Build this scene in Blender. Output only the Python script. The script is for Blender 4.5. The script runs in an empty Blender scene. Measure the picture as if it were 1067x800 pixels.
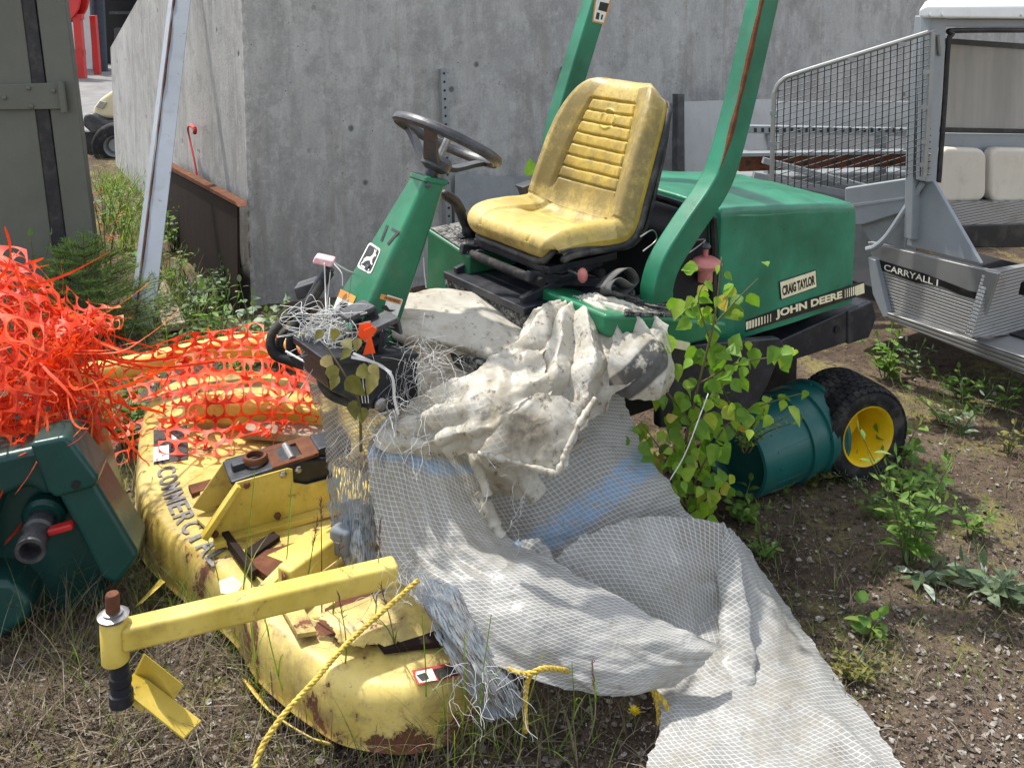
import bpy, bmesh, math, random
import numpy as np
from mathutils import Vector, Matrix

rnd = random.Random(11)
nr = np.random.RandomState(5)
scene = bpy.context.scene
COL = scene.collection
R = math.radians

# ------------------------------------------------------------------ camera
F, PY, TH, CH = 1030.0, 90.0, R(6.5), 1.70
CAM = np.array([0.0, 0.0, CH])


def ray(px, py):
    dx = (px - 533.5) / F
    dy = (PY - py) / F
    return np.array([dx, math.cos(TH) + dy * math.sin(TH), -math.sin(TH) + dy * math.cos(TH)])


def Z(px, py, z):
    r = ray(px, py)
    return CAM + r * ((z - CH) / r[2])


def P(px, py, Y):
    r = ray(px, py)
    return CAM + r * (Y / r[1])


def RP(px, py, p0, n):
    r = ray(px, py)
    return CAM + r * (np.dot(np.asarray(p0) - CAM, n) / np.dot(r, n))


cd = bpy.data.cameras.new('camera')
cam = bpy.data.objects.new('camera', cd)
COL.objects.link(cam)
cam.location = (0, 0, CH)
cam.rotation_euler = (R(90) - TH, 0, 0)
cd.sensor_width = 36
cd.lens = 36 * F / 1067.0
cd.shift_y = -(400 - PY) / 1067.0
cd.clip_start = 0.05
cd.clip_end = 500
scene.camera = cam

# ------------------------------------------------------------------ daylight
SUN = np.array([-.64, .58, 0.0]); SUN /= np.linalg.norm(SUN)
SEL = R(63)
sd = Vector((SUN[0] * math.cos(SEL), SUN[1] * math.cos(SEL), math.sin(SEL)))
world = bpy.data.worlds.new('World')
scene.world = world
world.use_nodes = True
wt = world.node_tree
sky = wt.nodes.new('ShaderNodeTexSky')
sky.sky_type = 'NISHITA'
sky.sun_disc = False
sky.sun_elevation = SEL
sky.sun_rotation = math.atan2(SUN[0], SUN[1])
sky.air_density = 1.0
sky.dust_density = 1.5
bg = wt.nodes['Background']
bg.inputs[1].default_value = 0.15
hs_ = wt.nodes.new('ShaderNodeHueSaturation')
hs_.inputs['Saturation'].default_value = 0.38      # bright broken cloud rather than clear blue
wt.links.new(sky.outputs[0], hs_.inputs['Color'])
wt.links.new(hs_.outputs[0], bg.inputs[0])
sl = bpy.data.lights.new('sun', 'SUN')
sl.energy = 2.6
sl.angle = R(1.5)
sl.color = (1.0, .955, .88)
so = bpy.data.objects.new('sun', sl)
COL.objects.link(so)
so.rotation_euler = sd.to_track_quat('Z', 'Y').to_euler()
so.location = (-6, 1, 8)
vs_ = scene.view_settings
vs_.view_transform = 'Standard'
vs_.look = 'None'
vs_.exposure = 1.2
vs_.gamma = 1
vs_.use_curve_mapping = False

# tractor frame
PH = R(54)
TF = np.array([-math.sin(PH), -math.cos(PH), 0.0])   # forward
TL = np.array([math.cos(PH), -math.sin(PH), 0.0])    # towards the viewer
UP = np.array([0, 0, 1.0])
TO = Z(893, 490, 0) - 0.40 * TL


def tw(u, v, z):
    return TO + u * TF + v * TL + z * UP


def TV(px, py, v):
    return RP(px, py, TO + v * TL, TL)


def nrm(v):
    v = np.asarray(v, float)
    return v / (np.linalg.norm(v) + 1e-12)


# ------------------------------------------------------------------ noise
def _h(ix, iy, iz, seed):
    n = (ix.astype(np.int64) * 374761393 + iy.astype(np.int64) * 668265263 + iz.astype(np.int64) * 2147483647 + seed * 974711) & 0xFFFFFFFF
    n = ((n ^ (n >> 13)) * 1274126177) & 0xFFFFFFFF
    n = (n ^ (n >> 16)) & 0xFFFFFFFF
    return n / 4294967295.0 * 2 - 1


def vn(p, seed=0):
    p = np.asarray(p, float)
    i = np.floor(p)
    f = p - i
    f = f * f * (3 - 2 * f)
    i = i.astype(np.int64)
    x, y, z = i[..., 0], i[..., 1], i[..., 2]
    fx, fy, fz = f[..., 0], f[..., 1], f[..., 2]
    def L(a, b, t): return a + (b - a) * t
    return L(L(L(_h(x, y, z, seed), _h(x + 1, y, z, seed), fx), L(_h(x, y + 1, z, seed), _h(x + 1, y + 1, z, seed), fx), fy),
             L(L(_h(x, y, z + 1, seed), _h(x + 1, y, z + 1, seed), fx), L(_h(x, y + 1, z + 1, seed), _h(x + 1, y + 1, z + 1, seed), fx), fy), fz)


def fbm(p, oc=4, seed=0, gain=0.5):
    p = np.asarray(p, float)
    r = 0
    a = 1.0
    for k in range(oc):
        r = r + a * vn(p * (2.03 ** k) + 17.3 * k, seed + k)
        a *= gain
    return r


# ------------------------------------------------------------------ mesh builder
class MB:
    def __init__(s):
        s.v = []; s.f = []; s.uv = []; s.a = []; s.n = 0

    def add(s, vs, fs, uv=None, a=None):
        vs = np.asarray(vs, float).reshape(-1, 3)
        k = len(vs)
        o = s.n
        s.v.append(vs)
        s.uv.append(np.zeros((k, 2)) if uv is None else np.asarray(uv, float).reshape(-1, 2))
        s.a.append(np.zeros(k) if a is None else np.asarray(a, float).reshape(-1))
        s.f.extend([tuple(int(i) + o for i in f) for f in fs])
        s.n += k
        return s

    def prism(s, poly, vec):
        poly = [np.asarray(p, float) for p in poly]
        n = len(poly)
        nv = sum((np.cross(poly[i] - poly[0], poly[(i + 1) % n] - poly[0]) for i in range(1, n - 1)), np.zeros(3))
        if np.dot(nv, vec) > 0:
            poly = poly[::-1]
        vec = np.asarray(vec, float)
        vs = poly + [p + vec for p in poly]
        fs = [tuple(range(n)), tuple(range(2 * n - 1, n - 1, -1))]
        for i in range(n):
            j = (i + 1) % n
            fs.append((j, i, n + i, n + j))
        return s.add(vs, fs)

    def box(s, c, ax, ay, az):
        c, ax, ay, az = [np.asarray(q, float) for q in (c, ax, ay, az)]
        if np.dot(np.cross(ax, ay), az) < 0:
            ax = -ax
        return s.prism([c - ax - ay - az, c + ax - ay - az, c + ax + ay - az, c - ax + ay - az], 2 * az)

    def bar(s, p, q, w, h, up=UP):
        p = np.asarray(p, float); q = np.asarray(q, float)
        d = q - p
        sd = nrm(np.cross(d, up))
        u2 = nrm(np.cross(sd, d))
        return s.box((p + q) / 2, d / 2, sd * w / 2, u2 * h / 2)

    def tube(s, pts, r, n=8, cap=True):
        pts = np.asarray(pts, float)
        m = len(pts)
        rr = np.full(m, r, float) if np.isscalar(r) else np.asarray(r, float)
        tan = np.gradient(pts, axis=0)
        tan /= np.linalg.norm(tan, axis=1)[:, None] + 1e-12
        t0 = tan[0]
        ref = np.array([0, 0, 1.0]) if abs(t0[2]) < .9 else np.array([1.0, 0, 0])
        a = nrm(np.cross(t0, ref))
        ang = np.arange(n) * 2 * math.pi / n
        vs = []
        for i in range(m):
            t = tan[i]
            a = nrm(a - t * np.dot(a, t))
            b = np.cross(t, a)
            vs.append(pts[i] + rr[i] * (np.cos(ang)[:, None] * a + np.sin(ang)[:, None] * b))
        fs = []
        for i in range(m - 1):
            for j in range(n):
                k = (j + 1) % n
                fs.append((i * n + j, i * n + k, (i + 1) * n + k, (i + 1) * n + j))
        if cap:
            fs.append(tuple(range(n - 1, -1, -1)))
            fs.append(tuple(range((m - 1) * n, m * n)))
        return s.add(np.concatenate(vs), fs)

    def lathe(s, prof, base, axis, n=32, closed=False):
        axis = nrm(axis)
        ref = np.array([0, 0, 1.0]) if abs(axis[2]) < .9 else np.array([1.0, 0, 0])
        a = nrm(np.cross(axis, ref)); b = np.cross(axis, a)
        ang = np.arange(n) * 2 * math.pi / n
        vs = []
        for r, h in prof:
            vs.append(np.asarray(base) + axis * h + r * (np.cos(ang)[:, None] * a + np.sin(ang)[:, None] * b))
        m = len(prof)
        fs = []
        for i in range(m if closed else m - 1):
            i2 = (i + 1) % m
            for j in range(n):
                k = (j + 1) % n
                fs.append((i * n + j, i * n + k, i2 * n + k, i2 * n + j))
        if not closed:
            fs.append(tuple(range(n - 1, -1, -1)))
            fs.append(tuple(range((m - 1) * n, m * n)))
        return s.add(np.concatenate(vs), fs)

    def grid(s, G, uv=None, a=None, closed_v=False):
        nu, nv = G.shape[:2]
        fs = []
        for i in range(nu - 1):
            for j in range(nv if closed_v else nv - 1):
                k = (j + 1) % nv
                fs.append((i * nv + j, i * nv + k, (i + 1) * nv + k, (i + 1) * nv + j))
        return s.add(G.reshape(-1, 3), fs, None if uv is None else uv.reshape(-1, 2), a)

    def ribbon(s, pts, w, side=None):
        pts = np.asarray(pts, float)
        m = len(pts)
        ww = np.full(m, w, float) if np.isscalar(w) else np.asarray(w, float)
        tan = np.gradient(pts, axis=0)
        sd0 = nrm(np.asarray(side if side is not None else nr.normal(size=3), float))
        sd = np.cross(tan, np.cross(sd0[None], tan))
        sd /= np.linalg.norm(sd, axis=1)[:, None] + 1e-9
        vs = np.empty((m, 2, 3))
        vs[:, 0] = pts - sd * ww[:, None] / 2
        vs[:, 1] = pts + sd * ww[:, None] / 2
        return s.grid(vs)

    def leaf(s, base, d, nrml, L, W, kind='oval', droop=.25):
        d = nrm(d); sd = nrm(np.cross(d, nrml)); n = np.cross(sd, d)
        if kind == 'heart':
            st = [(0, .0), (.08, .62), (.3, 1.0), (.6, .68), (.85, .25), (1, 0)]
        elif kind == 'lance':
            st = [(0, .0), (.2, .55), (.45, 1.0), (.7, .75), (.9, .3), (1, 0)]
        else:
            st = [(0, .0), (.15, .6), (.4, 1.0), (.65, .9), (.88, .45), (1, 0)]
        vs = []; fs = []
        for t, w in st:
            c = np.asarray(base) + d * (L * t) - n * (droop * L * t * t)
            if w == 0:
                vs.append(c)
            else:
                vs += [c - sd * W * w / 2 + n * W * w * .14, c, c + sd * W * w / 2 + n * W * w * .14]
        k = len(st)
        fs += [(0, 2, 1), (0, 3, 2)]
        for i in range(k - 3):
            o = 1 + 3 * i
            fs += [(o, o + 1, o + 4, o + 3), (o + 1, o + 2, o + 5, o + 4)]
        o = 1 + 3 * (k - 3)
        fs += [(o, o + 1, o + 3), (o + 1, o + 2, o + 3)]
        return s.add(vs, fs)

    def build(s, name, mat, parent=None, bevel=0, seg=2, smooth=40, solid=0, sub=0):
        V = np.concatenate(s.v)
        if parent is not None:
            L = np.zeros(3)
            q = parent
            while q is not None:
                L = L + np.array(q.location); q = q.parent
            V = V - L
        me = bpy.data.meshes.new(name)
        me.from_pydata(V.tolist(), [], s.f)
        uv = np.concatenate(s.uv); a = np.concatenate(s.a)
        if uv.any():
            ul = me.uv_layers.new(name='UVMap')
            li = np.empty(len(me.loops), np.int32)
            me.loops.foreach_get('vertex_index', li)
            ul.data.foreach_set('uv', uv[li].ravel())
        if a.any():
            at = me.attributes.new('wear', 'FLOAT', 'POINT')
            at.data.foreach_set('value', a)
        me.update()
        if smooth:
            me.polygons.foreach_set('use_smooth', np.ones(len(me.polygons), bool))
            if smooth < 180:
                me.set_sharp_from_angle(angle=R(smooth))
        o = bpy.data.objects.new(name, me)
        COL.objects.link(o)
        if parent is not None:
            o.parent = parent
        me.materials.append(mat)
        if sub:
            m = o.modifiers.new('sub', 'SUBSURF'); m.levels = sub; m.render_levels = sub
        if solid:
            m = o.modifiers.new('solid', 'SOLIDIFY'); m.thickness = solid; m.offset = 0
        if bevel:
            m = o.modifiers.new('bevel', 'BEVEL'); m.width = bevel; m.segments = seg
            m.limit_method = 'ANGLE'; m.angle_limit = R(35); m.harden_normals = True
        return o


def thing(name, label, cat, loc, group=None):
    o = bpy.data.objects.new(name, None)
    o.empty_display_size = .05
    COL.objects.link(o)
    o.location = [float(q) for q in loc]
    o['label'] = label; o['category'] = cat
    if group: o['group'] = group
    return o


def tag(o, label=None, cat=None, group=None, kind=None):
    if label: o['label'] = label
    if cat: o['category'] = cat
    if group: o['group'] = group
    if kind: o['kind'] = kind
    return o


def cr(pts, n):
    pts = np.asarray(pts, float)
    k = len(pts)
    if k == 2:
        t = np.linspace(0, 1, n).reshape((-1,) + (1,) * (pts.ndim - 1))
        return pts[0] + (pts[1] - pts[0]) * t
    e = np.concatenate([[2 * pts[0] - pts[1]], pts, [2 * pts[-1] - pts[-2]]])
    t = np.linspace(0, k - 1 - 1e-9, n)
    i = np.floor(t).astype(int)
    f = (t - i).reshape((-1,) + (1,) * (pts.ndim - 1))
    p0, p1, p2, p3 = e[i], e[i + 1], e[i + 2], e[i + 3]
    return .5 * (2 * p1 + (p2 - p0) * f + (2 * p0 - 5 * p1 + 4 * p2 - p3) * f ** 2 + (3 * p1 - p0 - 3 * p2 + p3) * f ** 3)


def patch(rows, nu, nv):
    """rows of (px, py, Y) control points on the sheet -> dense 3D grid"""
    C = np.array([[P(*c) for c in r] for r in rows])
    A = cr(C, nu)
    return np.swapaxes(cr(np.swapaxes(A, 0, 1), nv), 0, 1)


def normals(G):
    a = np.gradient(G, axis=0); b = np.gradient(G, axis=1)
    n = np.cross(a, b)
    n /= np.linalg.norm(n, axis=2)[..., None] + 1e-12
    s = np.sign(np.sum(n * (CAM - G), axis=2).mean())
    return n * s


def arcuv(G):
    du = np.linalg.norm(np.diff(G, axis=0), axis=2).mean(1)
    dv = np.linalg.norm(np.diff(G, axis=1), axis=2).mean(0)
    u = np.concatenate([[0], np.cumsum(du)]); v = np.concatenate([[0], np.cumsum(dv)])
    return np.stack(np.meshgrid(u, v, indexing='ij'), axis=2)


def crumple(G, amp, scale, seed, sharp=.6, dirs=7, edge=0.0):
    """creases running in a few directions, ridged, plus soft billows"""
    uv = arcuv(G)
    N = normals(G)
    r = np.random.RandomState(seed)
    h = np.zeros(G.shape[:2])
    p3 = np.concatenate([uv, np.full(uv.shape[:2] + (1,), seed * 3.7)], axis=2)
    warp = np.stack([fbm(p3 * 6 + 3, 2, seed), fbm(p3 * 6 + 9, 2, seed + 9)], axis=2) * .05
    w = uv + warp
    for k in range(dirs):
        th = r.uniform(0, math.pi)
        fr = scale * r.uniform(.5, 1.6)
        q = (w[..., 0] * math.cos(th) + w[..., 1] * math.sin(th)) * fr + r.uniform(0, 9)
        along = (-w[..., 0] * math.sin(th) + w[..., 1] * math.cos(th)) * fr * .3
        nz = vn(np.stack([q, along, np.full_like(q, k * 5.1)], axis=2), seed + k)
        rid = 1 - np.abs(nz) * 2.2
        h += np.clip(rid, -1, 1) * r.uniform(.4, 1) / (fr / scale)
    h /= dirs
    h2 = fbm(p3 * scale * .7, 3, seed + 31)
    tot = amp * (sharp * h * 1.8 + (1 - sharp) * h2)
    return G + N * tot[..., None]


def facets(G, amp, wl, seed, n=5, env=2.5):
    """pressed-in folds: flat facets meeting at crisp creases"""
    uv = arcuv(G); N = normals(G); r = np.random.RandomState(seed)
    z = np.zeros(uv.shape[:2] + (1,))
    h = np.zeros(G.shape[:2])
    for k in range(n):
        th = math.pi * (k + r.uniform(-.3, .3)) / n
        w_ = wl * r.uniform(.6, 1.6)
        q = (uv[..., 0] * math.cos(th) + uv[..., 1] * math.sin(th)) / w_ + r.uniform(0, 9) + .45 * vn(np.concatenate([uv / wl * .55, z + k * 4.1 + seed], axis=2), seed)
        tri = np.abs((q % 1.0) - .5) * 4 - 1
        e = np.clip(.5 + 1.2 * vn(np.concatenate([uv * env, z + k * 9.3], axis=2), seed + k), 0, 1.3)
        h += tri * e * r.uniform(.5, 1) * (w_ / wl)
    return G + N * (h * amp / math.sqrt(n))[..., None]


def buckle(G, ex, amp, iters, seed, bend=.15, noise=.004, tether=.004):
    """lets a sheet that is a little too long for its place fold up, like real film"""
    B = G.copy(); X = G.copy()
    X = X + normals(G) * (fbm(G * 9 + seed, 3, seed) * noise)[..., None]
    sl_ = np.clip(.5 + 1.1 * fbm(G * 5.5 + seed * 1.7, 3, seed + 3), 0, 1.5) ** 1.6
    eu = np.linalg.norm(np.diff(G, axis=0), axis=2) * (1 + ex[0] * sl_[1:]); ev = np.linalg.norm(np.diff(G, axis=1), axis=2) * (1 + ex[1] * sl_[:, 1:])
    amp = (amp * (.35 + .9 * np.clip(.5 + fbm(G * 4 - seed, 2, seed + 4), 0, 1.3)))
    d1 = np.sqrt(eu[:, :-1] ** 2 + ev[:-1] ** 2)
    bu = (eu[:-1] + eu[1:]); bv = (ev[:, :-1] + ev[:, 1:])
    def con(A, Bv, L, k):
        d = Bv - A; l = np.linalg.norm(d, axis=2)
        c = (d * ((l - L) / (l + 1e-9) * .5 * k)[..., None])
        A += c; Bv -= c
    for it in range(iters):
        for p in (0, 1):
            n = (X.shape[0] - p) // 2
            con(X[p:p + 2 * n:2], X[p + 1:p + 2 * n:2], eu[p::2][:n], 1.)
            n = (X.shape[1] - p) // 2
            con(X[:, p:p + 2 * n:2], X[:, p + 1:p + 2 * n:2], ev[:, p::2][:, :n], 1.)
        for p in (0, 1):
            for q in (0, 1):
                n = (X.shape[0] - p) // 2; m = (X.shape[1] - q) // 2
                a = X[p:p + 2 * n:2, q:q + 2 * m:2]; b = X[p + 1:p + 2 * n:2, q + 1:q + 2 * m:2]
                con(a, b, d1[p::2, q::2][:n, :m], .35)
                a = X[p + 1:p + 2 * n:2, q:q + 2 * m:2]; b = X[p:p + 2 * n:2, q + 1:q + 2 * m:2]
                con(a, b, d1[p::2, q::2][:n, :m], .35)
        if bend:
            for p in range(3):
                n = (X.shape[0] - p) // 3
                if n: con(X[p:p + 3 * n:3], X[p + 2:p + 3 * n:3], bu[p::3][:n], bend)
                m = (X.shape[1] - p) // 3
                if m: con(X[:, p:p + 3 * m:3], X[:, p + 2:p + 3 * m:3], bv[:, p::3][:, :m], bend)
        D = X - B
        l = np.linalg.norm(D, axis=2)
        X = B + D * (np.minimum(1, amp / (l + 1e-9)) * (1 - tether))[..., None]
    return X


def film(G, ex, amp, seed, it=(90, 45), fine=.35, bend=.2):
    nu, nv = G.shape[:2]
    lo = G[::3, ::3]
    lo = np.swapaxes(cr(np.swapaxes(cr(G[::4], max(12, nu // 3)), 0, 1)[::4], max(12, nv // 3)), 0, 1)
    lo = buckle(lo, ex, amp, it[0], seed, bend, noise=amp * .6)
    X = np.swapaxes(cr(np.swapaxes(cr(lo, nu), 0, 1), nv), 0, 1)
    return buckle(X, (ex[0] * fine, ex[1] * fine), amp * .35, it[1], seed + 5, bend * .6, noise=amp * .12)


def ragged(G, amp, seed, sides='uvUV'):
    nu, nv = G.shape[:2]
    G = G.copy()
    t = fbm(G * 40, 3, seed) * amp
    if 'U' in sides: G[-1] += nrm(G[-1].mean(0) - G[-3].mean(0)) * t[-1][:, None]
    if 'u' in sides: G[0] += nrm(G[0].mean(0) - G[2].mean(0)) * t[0][:, None]
    if 'V' in sides: G[:, -1] += nrm(G[:, -1].mean(0) - G[:, -3].mean(0)) * t[:, -1][:, None]
    if 'v' in sides: G[:, 0] += nrm(G[:, 0].mean(0) - G[:, 2].mean(0)) * t[:, 0][:, None]
    return G


# ------------------------------------------------------------------ materials
class NB:
    def __init__(s, name):
        s.m = bpy.data.materials.new(name)
        s.m.use_nodes = True
        s.t = s.m.node_tree
        s.t.nodes.clear()
        s.out = s.t.nodes.new('ShaderNodeOutputMaterial')
        s.co = s.t.nodes.new('ShaderNodeTexCoord')
        s.b = s.t.nodes.new('ShaderNodeBsdfPrincipled')
        s.link(s.b.outputs[0], s.out.inputs[0])

    def link(s, a, b): s.t.links.new(a, b)

    def put(s, sock, v):
        if isinstance(v, bpy.types.NodeSocket): s.link(v, sock)
        elif isinstance(v, (tuple, list)) and len(v) == 3 and sock.type == 'RGBA': sock.default_value = (*v, 1)
        else: sock.default_value = v

    def obj(s, sx=1, sy=1, sz=1):
        n = s.t.nodes.new('ShaderNodeMapping')
        s.link(s.co.outputs['Object'], n.inputs[0])
        n.inputs['Scale'].default_value = (sx, sy, sz)
        return n.outputs[0]

    def noise(s, scale, detail=4, rough=.6, vec=None, dist=0):
        n = s.t.nodes.new('ShaderNodeTexNoise')
        s.link(vec if vec is not None else s.co.outputs['Object'], n.inputs['Vector'])
        n.inputs['Scale'].default_value = scale
        n.inputs['Detail'].default_value = detail
        n.inputs['Roughness'].default_value = rough
        n.inputs['Distortion'].default_value = dist
        return n.outputs['Fac']

    def voro(s, scale, vec=None, feat='F1'):
        n = s.t.nodes.new('ShaderNodeTexVoronoi')
        n.feature = feat
        s.link(vec if vec is not None else s.co.outputs['Object'], n.inputs['Vector'])
        n.inputs['Scale'].default_value = scale
        return n.outputs['Distance']

    def rng(s, v, a, b, c=0., d=1., smooth=True):
        n = s.t.nodes.new('ShaderNodeMapRange')
        if smooth: n.interpolation_type = 'SMOOTHSTEP'
        s.put(n.inputs[0], v)
        for i, q in enumerate((a, b, c, d)): n.inputs[i + 1].default_value = q
        return n.outputs[0]

    def math(s, op, a, b=0., c=0.):
        n = s.t.nodes.new('ShaderNodeMath'); n.operation = op
        s.put(n.inputs[0], a); s.put(n.inputs[1], b); s.put(n.inputs[2], c)
        return n.outputs[0]

    def mix(s, f, a, b, mode='MIX'):
        n = s.t.nodes.new('ShaderNodeMix'); n.data_type = 'RGBA'; n.blend_type = mode
        s.put(n.inputs['Factor'], f); s.put(n.inputs[6], a); s.put(n.inputs[7], b)
        return n.outputs[2]

    def ramp(s, f, stops, const=False):
        n = s.t.nodes.new('ShaderNodeValToRGB')
        e = n.color_ramp.elements
        if const: n.color_ramp.interpolation = 'CONSTANT'
        while len(e) < len(stops): e.new(.5)
        for i, (p, c) in enumerate(stops):
            e[i].position = p; e[i].color = (*c, 1)
        s.put(n.inputs[0], f)
        return n.outputs[0]

    def bump(s, h, strength=.3, dist=.01, prev=None):
        n = s.t.nodes.new('ShaderNodeBump')
        n.inputs['Strength'].default_value = strength
        n.inputs['Distance'].default_value = dist
        s.put(n.inputs['Height'], h)
        if prev is not None: s.link(prev, n.inputs['Normal'])
        return n.outputs[0]

    def attr(s, name='wear'):
        n = s.t.nodes.new('ShaderNodeAttribute'); n.attribute_name = name
        return n.outputs['Fac']

    def island(s):
        n = s.t.nodes.new('ShaderNodeNewGeometry')
        return n.outputs['Random Per Island']

    def sep(s, v):
        n = s.t.nodes.new('ShaderNodeSeparateXYZ'); s.link(v, n.inputs[0]); return n.outputs

    def creases(s, scale, warp=.06, width=.05):
        n = s.t.nodes.new('ShaderNodeTexNoise'); s.link(s.co.outputs['Object'], n.inputs['Vector']); n.inputs['Scale'].default_value = scale * .8; n.inputs['Detail'].default_value = 3
        v = s.t.nodes.new('ShaderNodeVectorMath'); v.operation = 'MULTIPLY_ADD'
        s.link(n.outputs['Color'], v.inputs[0]); v.inputs[1].default_value = (warp,) * 3; s.link(s.co.outputs['Object'], v.inputs[2])
        return s.rng(s.voro(scale, v.outputs[0], 'DISTANCE_TO_EDGE'), 0, width, 1, 0, False)

    def fin(s, col, rough=.5, metal=0., normal=None, spec=None, trans=0., transcol=None, alpha=None):
        s.put(s.b.inputs['Base Color'], col); s.put(s.b.inputs['Roughness'], rough); s.put(s.b.inputs['Metallic'], metal)
        if spec is not None: s.put(s.b.inputs['Specular IOR Level'], spec)
        if normal is not None: s.link(normal, s.b.inputs['Normal'])
        last = s.b.outputs[0]
        if trans:
            t = s.t.nodes.new('ShaderNodeBsdfTranslucent'); s.put(t.inputs[0], transcol if transcol is not None else col)
            mx = s.t.nodes.new('ShaderNodeMixShader'); s.put(mx.inputs[0], trans)
            s.link(last, mx.inputs[1]); s.link(t.outputs[0], mx.inputs[2]); last = mx.outputs[0]
        if alpha is not None:
            t = s.t.nodes.new('ShaderNodeBsdfTransparent')
            mx = s.t.nodes.new('ShaderNodeMixShader'); s.put(mx.inputs[0], alpha)
            s.link(t.outputs[0], mx.inputs[1]); s.link(last, mx.inputs[2]); last = mx.outputs[0]
        s.link(last, s.out.inputs[0])
        return s.m


RUST = [(0, (.035, .018, .012)), (.45, (.11, .042, .022)), (.75, (.19, .08, .035)), (1, (.26, .14, .08))]


def paint(name, col, rough=.45, chip=.0, dirt=.25, dirtcol=(.16, .14, .11), var=.18, chipscale=14, fade=None, bump=.12, metal=0., wear=False, streak=False, spec=.4):
    b = NB(name)
    v = b.noise(3.1, 5)
    c = b.mix(b.rng(v, .3, .7), tuple(q * (1 - var) for q in col), tuple(min(1, q * (1 + var)) for q in (fade or col)))
    d = b.math('MULTIPLY', b.rng(b.noise(9, 8, .7), .48, .72), dirt)
    if streak:
        d = b.math('MAXIMUM', d, b.math('MULTIPLY', b.rng(b.noise(5, 6, .65, b.obj(6, 6, .7)), .5, .75), dirt))
    c = b.mix(d, c, dirtcol)
    fine = b.math('MULTIPLY', b.rng(b.noise(160, 3, .6), .62, .75), dirt * .8)
    c = b.mix(fine, c, tuple(q * .6 for q in dirtcol))
    r = b.math('ADD', b.math('MULTIPLY', b.noise(22, 4), .3), rough - .15)
    h = b.noise(35, 5, .65)
    if wear:
        c = b.mix(b.math('MULTIPLY', b.rng(b.noise(2.6, 9, .78), .48, .66), .55), c, tuple(q * .75 for q in dirtcol))
        c = b.mix(b.math('MULTIPLY', b.rng(b.noise(30, 8, .8), .56, .66), .45), c, (.12, .085, .05))
    if chip or wear:
        n1 = b.math('ADD', b.noise(chipscale, 9, .7, dist=.4), b.math('MULTIPLY', b.math('SUBTRACT', b.noise(75, 4, .7), .5), .16))
        if wear:
            n1 = b.math('ADD', n1, b.math('MULTIPLY', b.attr(), .5))
        m = b.rng(n1, .735 - chip * .3, .755 - chip * .3)
        rc = b.ramp(b.noise(45, 6, .7), RUST)
        halo = b.math('MULTIPLY', b.rng(n1, .66 - chip * .3, .75 - chip * .3), .45)
        c = b.mix(halo, c, (.22, .11, .05))
        c = b.mix(m, c, rc)
        r = b.math('MAXIMUM', r, b.math('MULTIPLY', m, .9))
        h = b.math('SUBTRACT', h, b.math('MULTIPLY', m, .6))
    return b.fin(c, r, metal, b.bump(h, bump, .006), spec)


def plain(name, col, rough=.6, var=.25, scale=20, bump=.2, metal=0., spec=.4, dusty=.0):
    b = NB(name)
    c = b.mix(b.rng(b.noise(scale, 6, .65), .3, .7), tuple(q * (1 - var) for q in col), tuple(min(1, q * (1 + var)) for q in col))
    if dusty:
        c = b.mix(b.math('MULTIPLY', b.rng(b.noise(scale * .5, 7, .7), .45, .7), dusty), c, (.22, .2, .17))
    return b.fin(c, rough, metal, b.bump(b.noise(scale * 3, 5), bump, .004), spec)


def islandmat(name, stops, rough=.6, trans=0., transmul=1.3, var=.3, spec=.3, scale=60):
    b = NB(name)
    c = b.ramp(b.island(), stops)
    c = b.mix(b.math('MULTIPLY', b.rng(b.noise(scale, 3), .3, .7), var), c, (.0, .0, .0))
    tc = b.mix(1., c, (transmul, transmul, transmul * .5), 'MULTIPLY') if trans else None
    return b.fin(c, rough, 0., None, spec, trans, tc)


M = {}
M['green'] = paint('green_paint', (.007, .115, .05), .38, chip=.02, dirt=.22, fade=(.016, .155, .072))
M['hood_green'] = paint('faded_green_paint', (.008, .135, .070), .33, dirt=.12, fade=(.018, .185, .105), dirtcol=(.16, .26, .18), bump=.12, spec=.55)
M['rops_green'] = paint('roll_bar_green', (.007, .115, .055), .36, chip=.02, dirt=.15, fade=(.018, .16, .09))
M['yellow_deck'] = paint('yellow_deck_paint', (.46, .33, .055), .45, chip=.47, dirt=.75, dirtcol=(.22, .16, .08), fade=(.58, .46, .15), wear=True, chipscale=9, bump=.2)
M['yellow'] = paint('yellow_paint', (.54, .39, .045), .45, chip=.28, dirt=.5, dirtcol=(.24, .17, .06), fade=(.62, .48, .12), chipscale=22)
M['pale_yellow'] = paint('pale_yellow_paint', (.60, .42, .09), .45, chip=.2, dirt=.3, dirtcol=(.3, .2, .07), chipscale=12)
M['rim'] = paint('rim_yellow', (.68, .45, .008), .35, chip=.0, dirt=.2, dirtcol=(.25, .16, .03), var=.1)
M['black'] = plain('black_plastic', (.012, .012, .014), .5, dusty=.15)
M['blackmetal'] = plain('black_painted_metal', (.012, .014, .02), .42, dusty=.12)
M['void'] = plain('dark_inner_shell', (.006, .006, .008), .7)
M['grey_plastic'] = plain('dark_grey_plastic', (.045, .047, .052), .42, dusty=.25)
M['rubber'] = plain('rubber', (.012, .012, .013), .75, dusty=.28, spec=.25)
M['rust'] = (lambda b: b.fin(b.ramp(b.noise(22, 7, .7), RUST), .85, 0., b.bump(b.noise(70, 6, .7), .5, .006), .2))(NB('rust'))
M['brown_rust'] = (lambda b: b.fin(b.ramp(b.noise(4, 7, .7, b.obj(3, 3, .5)), [(.2, (.009, .005, .0045)), (.55, (.020, .010, .008)), (.8, (.042, .020, .015))]), .8, 0., b.bump(b.noise(40, 6, .7), .4, .005), .2))(NB('brown_rust'))
M['steel'] = plain('bare_steel', (.35, .34, .33), .35, metal=.9, dusty=.3)
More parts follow.
